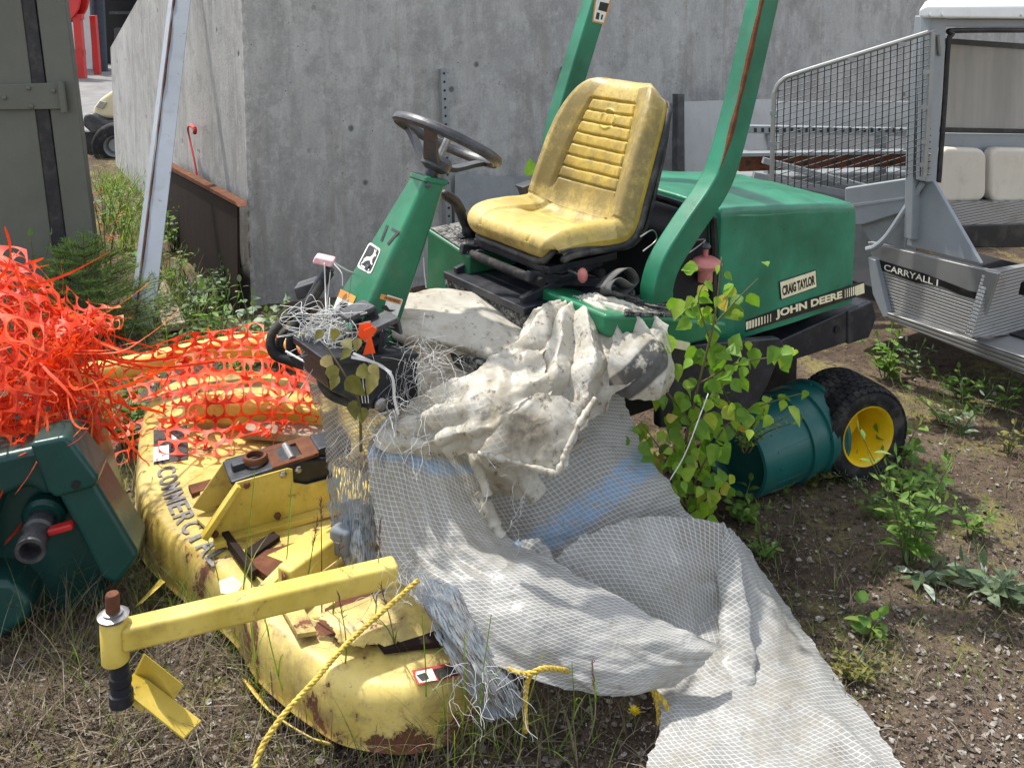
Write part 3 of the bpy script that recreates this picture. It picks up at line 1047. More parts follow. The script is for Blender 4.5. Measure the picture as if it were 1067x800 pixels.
for i in range(60): pp[i] = pp[i] - np.array([0, 1, 0]) * .003 + fB * .001 * vn(np.array([[i * .7, 0, 0]]), 3)
e.tube(pp, .0042 * (1 + .6 * fbm(np.stack([np.arange(60) * .45, np.zeros(60), np.zeros(60)], 1), 2, 8)), 6).build('rusty_edge', M['rust'], t)
for px, py in [(178, 99), (166, 177), (150, 260)]:
    q = P(px, py, 1); L = q - CAM
    f_ = (py + 60) / 412.0
    q = P(px, py, 5.75 + (4.62 - 5.75) * f_ - .012)
    MB().lathe([(.009, 0), (.009, .006)], q, (0, -1, .1), 10).build('bolt_hole', M['rust'], t)

# ---- rusty plate leaning on the wing
PL = Plane(wc + WL.n * .10, WL.n)
t = thing('rusty_steel_plate', 'dark brown rusty steel plate with folded top edge against the concrete wall', 'plate', PL.at(215, 330))
MB().prism(PL.poly([(168, 173), (247, 216), (248, 340), (168, 340)]), -PL.n * .012).build('plate', M['brown_rust'], t)
MB().prism(PL.poly([(166, 167), (245, 210), (248, 216), (168, 173)], .012), -PL.n * .05).build('folded_edge', M['rust'], t, bevel=.004)
hk = [WL.at(209, 205, .03), WL.at(203, 170, .03), WL.at(197, 142, .03), WL.at(196, 133, .035), WL.at(199, 131, .05), WL.at(203, 134, .06), WL.at(203, 139, .06)]
o = MB().tube(cr(hk, 24), .006, 8).tube(cr([hk[-3], hk[-2], hk[-1]], 5), .012, 8).build('hooked_rod', M['red'])
tag(o, 'thin red hooked rod standing against the concrete beside the rusty plate', 'rod')
b1, b2 = Z(157, 282, .05), Z(182, 341, .05)
o = MB().bar(b1, b2, .10, .035).build('wooden_board', M['wood'], bevel=.004)
tag(o, 'weathered wooden board lying on the ground below the leaning post', 'board')

# ---- perforated posts and sheets against the wall behind
def perforated(name, top, bot, w, d, holes, mat, label, cat, normal, group=None):
    t = thing(name, label, cat, bot, group)
    MB().bar(bot, top, w, d, up=normal).build('channel', mat, t, bevel=.002)
    h = MB()
    dd = nrm(top - bot); L = np.linalg.norm(top - bot)
    for i in range(holes):
        h.lathe([(w * .2, 0), (w * .2, .004)], bot + dd * L * (i + .5) / holes + nrm(normal) * (d / 2 - .002), normal, 8)
    h.build('punched_holes', M['black'], t)
    return t
WR2 = Plane(wc + WR.n * .035, WR.n)
perforated('slotted_post', WR2.at(461, 72), WR2.at(470, 330), .036, .036, 30, M['galv'], 'slotted galvanised post standing against the wall behind the steering wheel', 'post', WR.n)
perforated('wall_bracket', WR2.at(588, 70), WR2.at(587, 92), .04, .02, 2, M['grey_plastic'], 'short dark bracket bolted to the wall beside the far roll bar post', 'bracket', WR.n)
WR3 = Plane(wc + WR.n * .09, nrm(WR.n + UP * .1))
o = MB().prism(WR3.poly([(474, 182), (596, 186), (600, 360), (474, 360)]), -WR3.n * .006).build('grey_sheet_panel', M['galv'])
tag(o, 'plain grey sheet panel leaning low on the wall between lever and seat', 'panel')
WR4 = Plane(wc + WR.n * .35, nrm(WR.n + UP * .12))
o = MB().prism(WR4.poly([(713, 106), (812, 103), (812, 330), (716, 330)]), -WR4.n * .006).build('white_sheet_panel', M['white_sheet'])
tag(o, 'white metal sheet leaning on the wall behind the green roll bar', 'panel')
o = MB().bar(WR4.at(707, 98, .05), WR4.at(705, 330, .05), .05, .05, up=WR4.n).build('dark_timber_post', M['grey_plastic'])
tag(o, 'dark upright post beside the white sheet behind the seat', 'post')
# steel racking behind the utility cart
RK = Plane(P(880, 150, 5.2), nrm(wd_r * -.5 + np.array([.3, -1.2, 0])))
RK.n = nrm((0.25, -1, 0)); 
t = thing('slotted_racking', 'grey slotted steel racking frame stacked with beams behind the wire mesh gate', 'racking', RK.at(880, 300))
MB().prism(RK.poly([(812, 106), (985, 106), (985, 132), (806, 132)], -.12), -RK.n * .01).build('back_sheet', M['white_sheet'], t)
br = MB().prism(RK.poly([(770, 131), (985, 135), (985, 143), (770, 139)]), -RK.n * .05).build('shelf_beam', M['galv'], t, bevel=.003)
h = MB()
for i in range(26):
    px = 786 + i * 7.6; h.prism(RK.poly([(px, 133.6), (px + 2.6, 133.6), (px + 2.6, 138), (px, 138)], .003), -RK.n * .002)
h.build('slot_row', M['black'], br)
for a in (800, 917):
    MB().prism(RK.poly([(a, 140), (a + 7, 140), (a + 6, 300), (a, 300)], -.01), -RK.n * .05).build('upright', M['galv'], t, bevel=.003)
RK2 = Plane(RK.p0 + RK.n * .1, RK.n)
t = thing('rusty_slotted_beam', 'rusty red brown slotted beam lying across the racking behind the mesh', 'beam', RK2.at(860, 185))
MB().prism(RK2.poly([(770, 163), (950, 160), (950, 173), (770, 179)]), -RK.n * .06).build('beam_web', M['rust'], t, bevel=.003)
MB().prism(RK2.poly([(770, 160), (950, 157.5), (950, 160.5), (770, 163.5)], .02), -RK.n * .09).build('beam_flange', M['galv'], t)
h = MB()
for i in range(12):
    px = 778 + i * 15; h.prism(RK2.poly([(px, 168), (px + 4, 168), (px + 4, 172), (px, 172)], .003), -RK.n * .002)
h.build('slot_row', M['black'], t)
o = MB().bar(RK2.at(795, 167, .08), RK2.at(905, 196, .2), .03, .03).bar(RK2.at(785, 182, .08), RK2.at(900, 206, .2), .035, .03).build('steel_bar_pair', M['galv'])
tag(o, 'pair of pale steel bars slanting down behind the mesh gate', 'bars')
RK3 = Plane(RK.p0 + RK.n * .03, RK.n)
o = MB().prism(RK3.poly([(768, 184), (955, 181), (955, 320), (768, 320)]), -RK.n * .3).build('grey_steel_bin', M['galv'], bevel=.01)
tag(o, 'low grey steel bin standing under the rusty beams by the cart', 'bin')


# ================================================================== RIDING MOWER
mower = thing('riding_mower', 'old green ride-on mower with yellow seat and roll bar parked by the concrete wall', 'mower', TO)


def TVs(pts, v): return [TV(a, b, v) for a, b in pts]


# ---- hood
def hood_sec(u, w, zb, zt, sag=0):
    pr = [(w, zb), (w, zb + .1), (w, (zb + zt) / 2), (w, zt - .05), (w * .999, zt - .028), (w * .988, zt - .010), (w * .96, zt - .001), (w * .84, zt + .004), (w * .5, zt + .012), (w * .2, zt + .015 - sag)]
    pr = pr + [(-a, b) for a, b in pr[::-1]]
    return np.array([tw(u, a, b) for a, b in pr])


st = [(.645, .328, .575, .985), (.64, .334, .572, .998), (.62, .335, .572, 1.0), (.52, .334, .571, .99), (.40, .333, .57, .978), (.25, .333, .57, .962), (.12, .332, .57, .945), (.03, .332, .57, .930), (-.025, .329, .57, .921), (-.045, .322, .572, .908), (-.056, .305, .578, .885), (-.060, .2, .6, .80)]
G = np.stack([hood_sec(*q) for q in st])
G2 = cr(G, 60)
G2 = np.swapaxes(cr(np.swapaxes(G2, 0, 1), 70), 0, 1)
dz = fbm(G2 * 4.5, 3, 5) * .007 + fbm(G2 * 14, 2, 6) * .0018
G2 = G2 + dz[..., None] * np.array([.3, -.4, .8])
mb = MB().grid(G2)
mb.add(G2[-1], [tuple(range(70))]); mb.add(G2[0], [tuple(range(69, -1, -1))])
hood = mb.build('hood', M['hood_green'], mower, smooth=50)
HS = Plane(TO + .3365 * TL, TL)
dc = MB().prism(HS.poly([(777, 333.6), (900.5, 293.2), (901.3, 306.6), (777, 346)]), -TL * .004).build('stripe_decal', M['decal_black'], hood)
w = MB()
for i in range(9):
    a = (777.5 + i * 3.15, 334.8 - i * 3.15 * .327)
    wd = 2.5 - i * .22
    w.prism(HS.poly([(a[0], a[1] + .8), (a[0] + wd, a[1] + .8 - wd * .327), (a[0] + wd, a[1] + 8.6 - wd * .3), (a[0], a[1] + 9)], .0012), -TL * .001)
for i in range(6):
    x = 880.5 + i * 2.1; y = 301 - (x - 880.5) * .327
    wd = .5 + i * .2
    w.prism(HS.poly([(x, y + .8), (x + wd, y + .8 - wd * .3), (x + wd, y + 9.5 - wd * .3), (x, y + 9.8)], .0012), -TL * .001)
w.prism(HS.poly([(892, 298), (900.3, 295), (900.8, 305.3), (892, 308.3)], .0012), -TL * .001)
HS.text(w, 'JOHN DEERE', (808.5, 333.6), (877.8, 312.6), (808, 323.2), .0012, .045)
w.build('lettering', M['decal_cream'], dc, smooth=0)
nm = MB().prism(HS.poly([(812, 293.5), (850.5, 281), (851.5, 299.5), (814, 312.8)]), -TL * .003).build('name_sticker', M['decal_black'], hood, bevel=.002)
MB().prism(HS.poly([(813, 294.3), (849.8, 282.2), (850.7, 298.9), (814.7, 311.6)], .001), -TL * .001).build('sticker_face', M['decal_cream'], nm)
w = MB(); HS.text(w, 'CRAIG TAYLOR', (815.6, 308.6), (849.4, 296.5), (815, 298.2), .0018, .045)
w.build('lettering', M['decal_black'], nm, smooth=0)

# ---- chassis, bulkhead, platform, fender, skirts
ch = MB()
ch.prism(TVs([(788, 366), (905, 313), (912, 330), (905, 350), (832, 374), (788, 388)], .31), -TL * .60)
ch.box(tw(.35, 0, .46), TF * .45, TL * .2, UP * .09)
ch.build('chassis_frame', M['blackmetal'], mower, bevel=.006)
MB().prism(TVs([(884, 325), (909, 314), (914, 330), (906, 352), (884, 359)], .318), -TL * .63).build('rear_bumper', M['blackmetal'], mower, bevel=.006)
q = TV(872, 343, .313)
MB().lathe([(.014, 0), (.014, .003)], q, TL, 14).build('frame_hole', M['void'], mower)
mb = MB().prism([tw(.66, .315, .99), tw(.80, .315, .93), tw(.86, .315, .72), tw(.64, .315, .60)], -TL * .63)
mb.build('engine_bulkhead', M['void'], mower, bevel=.03, seg=3)
MB().tube(cr([tw(.655, .318, .62), tw(.66, .32, .93), tw(.69, .30, .985), tw(.70, 0, 1.003), tw(.69, -.30, .985)], 40), .012, 8).build('bulkhead_seal', M['black'], mower)
MB().box(tw(1.10, 0, .668), TF * .38, TL * .33, UP * .027).box(tw(1.08, 0, .73), TF * .20, TL * .22, UP * .034).build('platform', M['muddy'], mower, bevel=.008)
MB().prism(TVs([(632, 328), (700, 331), (758, 336), (758, 350), (700, 364), (632, 352)], .45), -TL * .30).build('fender', M['green'], mower, bevel=.012, seg=3)
FT = plane3(TV(640, 328.5, .45), TV(750, 335, .45), TV(640, 328.5, .45) - TL * .3)
MB().prism(FT.poly([(650, 311), (690, 311), (709, 324), (706, 331), (650, 329)], .001), FT.n * .011).build('grip_mat', M['muddy'], mower, bevel=.003)
MB().prism(TVs([(690, 351), (719, 357), (719, 366), (690, 360)], .452), -TL * .002).build('yellow_stripe', M['decal_cream'], mower)
MB().prism(TVs([(688, 362), (812, 352), (818, 360), (800, 402), (776, 444), (688, 446)], .40), -TL * .03).build('side_panel', M['blackmetal'], mower, bevel=.006)
# fuel cap
q = TV(735, 276, .34)
MB().lathe([(.022, -.05), (.022, -.01), (.044, -.008), (.05, .004), (.046, .012), (.03, .022), (.012, .026)], q, UP, 24).tube([q + UP * .026, q + UP * .05], .008, 8).build('filler_cap', M['pink'], mower)
MB().lathe([(.013, 0), (.016, .006), (.01, .016)], q + UP * .05, UP, 12).build('cap_knob', M['grey_plastic'], mower)

# ---- roll bar
def band(path, v0, v1, thick):
    c = cr(path, 90)
    tan = np.gradient(c, axis=0); tan /= np.linalg.norm(tan, axis=1)[:, None]
    n = np.cross(tan, TL)
    ring = []
    for off, dv in [(-.5, v0), (.5, v0), (.5, v1), (-.5, v1)]:
        ring.append(c + n * thick * off + TL * dv)
    G = np.stack(ring, axis=1)
    m = MB().grid(G, closed_v=True)
    m.add(G[0], [(0, 1, 2, 3)]); m.add(G[-1], [(3, 2, 1, 0)])
    return m, c, n
near = TVs([(684, 312), (685, 296), (693, 272), (714, 238), (741, 198), (754, 168), (771, 104), (793, 8), (812, -75)], .38)
farp = TVs([(590, 300), (583, 250), (578, 205), (577, 165), (583, 128), (601, 66), (620, 4), (640, -62)], -.36)
m1, cN, nN = band(near, -.03, .03, .078)
m2, cF, nF = band(farp, -.03, .03, .078)
a, b = cN[-1], cF[-1]
m1.v += m2.v; m1.uv += m2.uv; m1.a += m2.a
m1.f += [tuple(i + m1.n for i in f) for f in m2.f]; m1.n += m2.n
m1.bar(a + UP * .02, b + UP * .02, .078, .07)
rb = m1.build('roll_bar', M['rops_green'], mower, bevel=.007, seg=2, smooth=35)
i0 = 52
ed = cN[i0:] + TL * .0305 - nN[i0:] * .0385 if True else None
tst = cN[60] - nN[60] * .039
sgn = 1 if np.dot(nN[60], TF) > 0 else -1
ed = cN[i0:] + TL * .028 + sgn * nN[i0:] * .036
wv = fbm(np.stack([np.arange(len(ed)) * .35, np.zeros(len(ed)), np.zeros(len(ed))], 1), 3, 77)
MB().tube(ed, np.clip(.0075 + .0022 * wv, .003, .012) * np.clip(np.arange(len(ed)) / 8., .25, 1), 7).build('rusty_edge', M['rust'], rb)
FS = Plane(cF[75] + TL * .0315, TL)
s1_ = MB().prism(FS.poly([(622, -16), (640.5, -13), (630, 26), (617, 23)]), -TL * .001).build('warning_sticker', M['decal_orange'], rb)
MB().prism(FS.poly([(623.6, -14), (638.5, -11.5), (629, 24), (618.5, 21.7)], .0006), -TL * .0005).build('sticker_face', M['decal_white'], s1_)
w = MB().prism(FS.poly([(625.5, 2), (634.5, 4), (632, 13), (623.3, 10.6)], .0012), -TL * .0005)
w.prism(FS.poly([(622, 13), (625, 14), (624, 21), (620.5, 20)], .0012), -TL * .0005)
w.prism(FS.poly([(627, 15.5), (628.6, 16), (627.4, 21), (625.8, 20.6)], .0012), -TL * .0005)
w.build('pictogram', M['decal_black'], s1_)

# ---- seat
prof = np.array([(1.262, .893), (1.292, .912), (1.302, .938), (1.282, .962), (1.225, .974), (1.12, .968), (1.02, .956), (.955, .952), (.915, .975), (.888, 1.03), (.862, 1.10), (.832, 1.18), (.80, 1.26), (.768, 1.325), (.742, 1.352), (.715, 1.358), (.698, 1.34), (.692, 1.31)])
prof[:, 0] = np.where(prof[:, 0] > .9, .9 + (prof[:, 0] - .9) * .78, prof[:, 0])
hw = np.array([.175, .196, .212, .224, .236, .243, .246, .246, .246, .244, .24, .234, .219, .190, .152, .105, .085, .09])
bol = np.array([.0, .0, .0, .004, .012, .022, .03, .04, .05, .052, .05, .046, .036, .022, .01, .0, .0, .0])
NS, NT = 560, 121
pf = cr(prof, NS); hwf = cr(hw[:, None], NS)[:, 0]; bo = cr(bol[:, None], NS)[:, 0]
tn = np.gradient(pf, axis=0); tn /= np.linalg.norm(tn, axis=1)[:, None]
nn = np.stack([-tn[:, 1], tn[:, 0]], axis=1)   # candidates
if nn[150] @ np.array([0, 1]) < 0: nn = -nn
tt = np.linspace(-1, 1, NT)
SS, TT = np.meshgrid(np.linspace(0, 1, NS), tt, indexing='ij')
arc = np.concatenate([[0], np.cumsum(np.linalg.norm(np.diff(pf, axis=0), axis=1))])
AA = np.repeat(arc[:, None], NT, 1)
zc = pf[:, 1]
isback = np.clip((zc - 1.0) / .03, 0, 1)[:, None] * (np.arange(NS)[:, None] < NS * .80)
ab = np.abs(TT)
off = bo[:, None] * np.clip((ab - .35) / .45, 0, 1) ** 1.6
off -= .045 * np.clip((ab - .86) / .14, 0, 1) ** 2.2
# ribbed centre panel of the backrest
zz = np.repeat(zc[:, None], NT, 1)
panel = isback * (ab < .60) * (zz < 1.285)
pw = .60 - .10 * np.clip((zz - 1.0) / .28, 0, 1)
for k in range(7):
    zl = 1.045 + k * .0365
    off -= .008 * np.exp(-((zz - zl) / .0030) ** 2) * (ab < pw) * isback
    off += .0012 * np.sin(np.clip((zz - zl) / .0365, 0, 1) * math.pi) * (ab < pw) * isback
off -= .009 * np.exp(-((ab - pw) / .022) ** 2) * isback * (zz < 1.30)
off -= .009 * np.exp(-((zz - 1.301) / .0035) ** 2) * (ab < pw) * isback
em = np.hypot(TT * .225, (zz - 1.245) / .9)
off += .0045 * np.exp(-((em - .032) / .004) ** 2) * isback + .003 * np.exp(-((em) / .013) ** 2) * isback * (np.sin(TT * 260) * .5 + .6)
# cushion stitched centre
cush = (np.arange(NS)[:, None] < NS * .45) * (zz > .94)
off -= .005 * np.exp(-((ab - .55) / .03) ** 2) * cush
uu = np.repeat(pf[:, :1], NT, 1)
off -= .012 * np.exp(-((uu - 1.0) / .05) ** 2) * cush * (ab < .6)
V3 = TO + (pf[:, None, 0:1] + (nn[:, None, 0] * off)[..., None]) * TF + ((hwf[:, None] * TT)[..., None]) * TL + (pf[:, None, 1:2] + (nn[:, None, 1] * off)[..., None]) * UP
V3 = V3 + (fbm(V3 * 18, 3, 2) * .0012)[..., None] * UP
mb = MB().grid(V3, a=np.clip((1 - isback) * .9 + isback * (ab > .62) * .75 + (zz > 1.31) * .5, 0, 1).ravel())
nback = (nn[:, 0][:, None] * TF + nn[:, 1][:, None] * UP)
def edge(j): return np.stack([V3[:, j], V3[:, j] - nback * .03, V3[:, j] - nback * .03 + (TL * (.01 if j == 0 else -.01))], axis=1)
mb.grid(edge(0)[110:]); mb.grid(edge(NT - 1)[110:, ::-1])
seat = mb.build('seat', M['seat'], mower, smooth=60)
me = seat.data
at = me.attributes.new('grime', 'FLOAT', 'POINT')
gr = np.zeros(len(me.vertices))
gg = (isback * (ab > .5) * .55 + isback * .35 + np.exp(-((zz - 1.0) / .06) ** 2) * .8 * (uu < .98) + np.exp(-((zz - .93) / .018) ** 2) * (uu > 1.2) * .7 + .12 + (uu < .745) * .6)
gr[:NS * NT] = gg.ravel(); at.data.foreach_set('value', gr)
sc_ = 1.03
SH = TO + (pf[:, None, 0:1] - nn[:, None, 0:1] * .034) * TF + ((hwf[:, None] * tt[None] * sc_)[..., None]) * TL + (pf[:, None, 1:2] - nn[:, None, 1:2] * .034) * UP
SH = SH[::8, ::4]
SH2 = SH - (nback[::8] * .03)[:, None] * (1 - np.abs(tt[::4])[None, :, None] ** 4 * .6)
mb = MB().grid(SH).grid(SH2[:, ::-1])
for j in (0, -1): mb.grid(np.stack([SH[:, j], SH2[:, j]], axis=1))
for i in (0, -1): mb.grid(np.stack([SH[i], SH2[i]], axis=1))
mb.build('seat_shell', M['seat_black'], mower, smooth=50)
rim_ = np.concatenate([V3[470:40:-6, 0] - (nback * .026)[470:40:-6], (V3[10, ::6] - UP * .012), V3[40:470:6, NT - 1] - (nback * .026)[40:470:6]])
MB().tube(rim_, .0115, 8).build('seat_trim', M['seat_black'], mower, smooth=180)
sm = MB()
sm.box(tw(1.06, 0, .868), TF * .13, TL * .19, UP * .012).box(tw(1.10, 0, .775), TF * .19, TL * .21, UP * .012)
for v in (-.17, .17):
    sm.bar(tw(1.27, v, .79), tw(.98, v, .86), .02, .03).bar(tw(.98, v, .79), tw(1.25, v, .86), .02, .03)
sm.build('seat_suspension', M['blackmetal'], mower, bevel=.004)
MB().tube([tw(1.22, -.2, .842), tw(1.22, .20, .842)], .014, 12).tube([tw(1.0, -.2, .83), tw(1.0, .2, .83)], .015, 10).build('suspension_tube', M['rubber'], mower)
q = TV(607, 287, .26)
MB().tube([q + TL * -.06, q], .006, 8).build('adjuster_rod', M['steel'], mower)
MB().lathe([(.006, -.02), (.013, -.012), (.015, 0), (.013, .012), (.006, .02)], q, UP, 14).build('adjuster_knob', M['pink'], mower)
bl = MB()
bl.ribbon(cr(TVs([(625, 300), (640, 285), (652, 280), (660, 292), (650, 304), (636, 306)], .30), 30), .045, side=TL + UP * .3)
bl.ribbon(cr(TVs([(655, 300), (640, 292), (632, 303), (645, 310)], .33), 20), .045, side=TL + UP * .6)
bl.build('seat_belt', plain('grey_webbing', (.09, .09, .088), .8, dusty=.5), mower, solid=.003)
wi = MB()
wi.tube(cr(TVs([(667, 247), (680, 240), (684, 250), (670, 262)], .33), 20), .002, 6).build('loose_wire', M['steel'], mower)
MB().tube(cr(TVs([(715, 258), (718, 252), (735, 250), (720, 262), (716, 264)], .33), 20), .0025, 6).build('loose_wire', M['steel'], mower)

# ---- control box and levers
bx = [tw(1.258, -.37, .60), tw(1.245, -.14, .60), tw(1.06, -.14, .60), tw(1.07, -.37, .60)]
tp_ = [tw(1.256, -.36, .884), tw(1.24, -.14, .842), tw(1.06, -.14, .848), tw(1.07, -.36, .888)]
mb = MB(); mb.add(bx + tp_, [(3, 2, 1, 0), (4, 5, 6, 7), (0, 1, 5, 4), (1, 2, 6, 5), (2, 3, 7, 6), (3, 0, 4, 7)])
cb = mb.build('control_box', M['green'], mower, bevel=.008)
tc = sum(tp_) / 4
MB().prism([tc + (q - tc) * .92 + UP * .001 for q in tp_], UP * .004).build('gate_plate', M['muddy'], cb)
mb = MB().box(tc + UP * .004, TF * .05, TL * .012, UP * .003); mb.build('gate_slot', M['void'], cb)
MB().tube(cr([tc + UP * 0, TV(484, 232, -.25), TV(479, 219, -.25)], 12), [.022] * 4 + [.015] * 8, 10).build('shift_lever', M['blackmetal'], mower)
MB().tube(cr([TV(481, 222, -.25), TV(474, 210, -.25), TV(464, 203, -.25), TV(461, 204, -.25)], 14), np.r_[np.full(10, .017), np.linspace(.017, .008, 4)], 10).build('lever_grip', M['black'], mower)
mb = MB().bar(TV(551, 216, -.30), TV(543, 194, -.30), .05, .008, up=TF).bar(TV(541, 195, -.30), TV(555, 190, -.30), .05, .008)
mb.build('far_lever', M['grey_plastic'], mower, bevel=.003)

# ---- steering column
def fr8(nearq):
    fq = []
    for p in nearq:
        d = np.dot(p - TO, TL); fq.append(p - TL * 2 * d)
    return fq
nq = [TV(444, 186, .04), TV(466, 190, .04), TV(409, 366, .09), TV(369, 350, .09)]
fq = fr8(nq)
mb = MB(); mb.add(nq + fq, [(0, 1, 2, 3), (7, 6, 5, 4), (4, 5, 1, 0), (3, 2, 6, 7), (4, 0, 3, 7), (1, 5, 6, 2)])
col = mb.build('steering_column', M['green'], mower, bevel=.014, seg=3)
ct = (nq[0] + nq[1] + fq[0] + fq[1]) / 4
mb = MB(); ex = [ct + (q - ct) * 1.1 for q in (nq[0], nq[1], fq[1], fq[0])]
cax = nrm((nq[0] - nq[3]) + (nq[1] - nq[2]))
mb.prism([q - cax * .012 for q in ex], cax * .018); mb.build('column_cap', M['green'], mower, bevel=.006)
CFp = plane3(nq[0], nq[3], fq[0]); CSp = plane3(nq[0], nq[1], nq[2])
H_ = .0016
w = MB(); CFp.text(w, '17', (396, 251), (410, 259), (402.5, 234), H_, .01)
w.build('painted_number', M['decal_black'], col, smooth=0)
def rrect(a, b, c, d, r=.15, n=5):
    a, b, c, d = map(np.array, (a, b, c, d)); out = []
    for p, pv, nx in [(a, d, b), (b, a, c), (c, b, d), (d, c, a)]:
        s_ = p + (pv - p) * r; e_ = p + (nx - p) * r
        for t in np.linspace(0, 1, n): out.append(tuple((1 - t) ** 2 * s_ + 2 * t * (1 - t) * p + t * t * e_))
    return out
def quadmap(q, s, t):
    a, b, c, d = [np.array(x, float) for x in q]   # tl tr br bl
    return tuple((a * (1 - s) + b * s) * (1 - t) + (d * (1 - s) + c * s) * t)
def sticker(plane, q, parent, name, face, h, r=.12):
    return MB().prism(plane.poly(rrect(*q, r=r), h), -plane.n * .0008).build(name, face, parent, smooth=0)
def insetq(q, m): return [quadmap(q, m, m), quadmap(q, 1 - m, m), quadmap(q, 1 - m, 1 - m), quadmap(q, m, 1 - m)]
lq = [(385, 252), (397, 260), (386, 286), (371.5, 278)]
e0 = sticker(CFp, lq, col, 'emblem', M['decal_white'], H_, .16)
sticker(CFp, insetq(lq, .07), e0, 'emblem_ground', M['decal_black'], H_ + .0006, .16)
deer = [(.18, .62), (.30, .50), (.48, .46), (.60, .36), (.62, .24), (.56, .12), (.60, .10), (.66, .20), (.70, .10), (.74, .12), (.72, .24), (.84, .27), (.83, .33), (.74, .36), (.70, .48), (.78, .60), (.86, .62), (.84, .67), (.72, .65), (.62, .56), (.46, .60), (.34, .66), (.22, .80), (.14, .84), (.22, .68)]
mb = MB().prism(CFp.poly([quadmap(lq, a, b) for a, b in deer], H_ + .0012), -CFp.n * .0005)
mb.prism(CFp.poly([quadmap(lq, a, b) for a, b in [(.2, .85), (.8, .85), (.8, .91), (.2, .91)]], H_ + .0012), -CFp.n * .0005)
mb.build('leaping_deer', M['decal_white'], e0, smooth=0)
wq = [(355, 301), (371, 309), (358, 338), (343, 332)]
e1 = sticker(CFp, wq, col, 'warning_sticker', M['decal_white'], H_, .05)
MB().prism(CFp.poly([quadmap(wq, *c) for c in [(0, 0), (1, 0), (1, .26), (0, .26)]], H_ + .0006), -CFp.n * .0005).build('header', M['decal_orange'], e1)
mb = MB().prism(CFp.poly([quadmap(wq, *c) for c in [(.25, .4), (.7, .33), (.8, .5), (.55, .6), (.75, .72), (.3, .7), (.4, .55)]], H_ + .0006), -CFp.n * .0005)
mb.prism(CFp.poly([quadmap(wq, *c) for c in [(.1, .78), (.9, .78), (.9, .95), (.1, .95)]], H_ + .0006), -CFp.n * .0005).build('pictogram', M['decal_black'], e1)
wq = [(397, 305), (420, 312), (412, 336), (388.5, 330)]
e2 = sticker(CSp, wq, col, 'warning_sticker', M['decal_white'], H_, .05)
MB().prism(CSp.poly([quadmap(wq, *c) for c in [(.03, .04), (.97, .04), (.97, .24), (.03, .24)]], H_ + .0006), -CSp.n * .0005).build('header', M['decal_orange'], e2)
w = MB(); CSp.text(w, 'WARNING', quadmap(wq, .2, .2), quadmap(wq, .9, .2), quadmap(wq, .2, .08), H_ + .0012, .02)
for pg in ([(.2, .5), (.4, .42), (.6, .55), (.85, .5), (.7, .62), (.5, .66), (.3, .6)], [(.3, .72), (.7, .66), (.8, .78), (.5, .85)]):
    w.prism(CSp.poly([quadmap(wq, *c) for c in pg], H_ + .0012), -CSp.n * .0005)
w.build('pictogram', M['decal_black'], e2, smooth=0)
for px, py, pl in [(446, 193, CSp), (383, 279, CFp), (401, 345, CSp)]:
    MB().lathe([(.008, 0), (.008, .004), (.004, .006)], pl.at(px, py, .0015), pl.n, 10).build('bolt', M['grey_plastic'], mower)

# ---- steering wheel
wcn = tw(1.403, 0, 1.237); wn = nrm(-.5 * TF + .866 * UP); wa = nrm(.866 * TF + .5 * UP)
ang = np.linspace(0, 2 * math.pi, 65)[:-1]
ring = MB()
prf = [(.152 + .0150 * math.cos(q), .0135 * math.sin(q) + .002 * math.cos(8 * q)) for q in np.linspace(0, 2 * math.pi, 17)[:-1]]
ring.lathe(prf, wcn, wn, 72, closed=True)
sw = ring.build('steering_wheel', M['grey_plastic'], mower, smooth=60)
hub = wcn - wn * .065 - wa * .0
sp = MB()
for a_ in (R(35), R(180), R(290)):
    d = math.cos(a_) * wa + math.sin(a_) * TL
    s_ = nrm(np.cross(d, wn))
    path = cr([hub + d * .02, hub + d * .055 + wn * .006, wcn + d * .115 - wn * .018, wcn + d * .148], 12)
    for i in range(11):
        w0 = .026 - .011 * i / 11; w1 = .026 - .011 * (i + 1) / 11
        sp.add([path[i] - s_ * w0, path[i] + s_ * w0, path[i + 1] + s_ * w1, path[i + 1] - s_ * w1, path[i] - s_ * w0 - wn * .014, path[i] + s_ * w0 - wn * .014, path[i + 1] + s_ * w1 - wn * .014, path[i + 1] - s_ * w1 - wn * .014],
               [(0, 1, 2, 3), (7, 6, 5, 4), (1, 5, 6, 2), (0, 3, 7, 4), (0, 4, 5, 1), (2, 6, 7, 3)])
sp.build('spokes', M['grey_plastic'], sw, smooth=40)
MB().lathe([(.025, -.03), (.042, -.02), (.045, .0), (.036, .014), (.0, .018)], hub, wn, 24).build('hub', M['grey_plastic'], sw)
MB().tube([hub, hub + wn * .075], [.012, .010], 10).build('horn_post', M['steel'], sw)
MB().tube([hub - wn * .02, ct], .02, 12).build('steering_shaft', M['blackmetal'], mower)

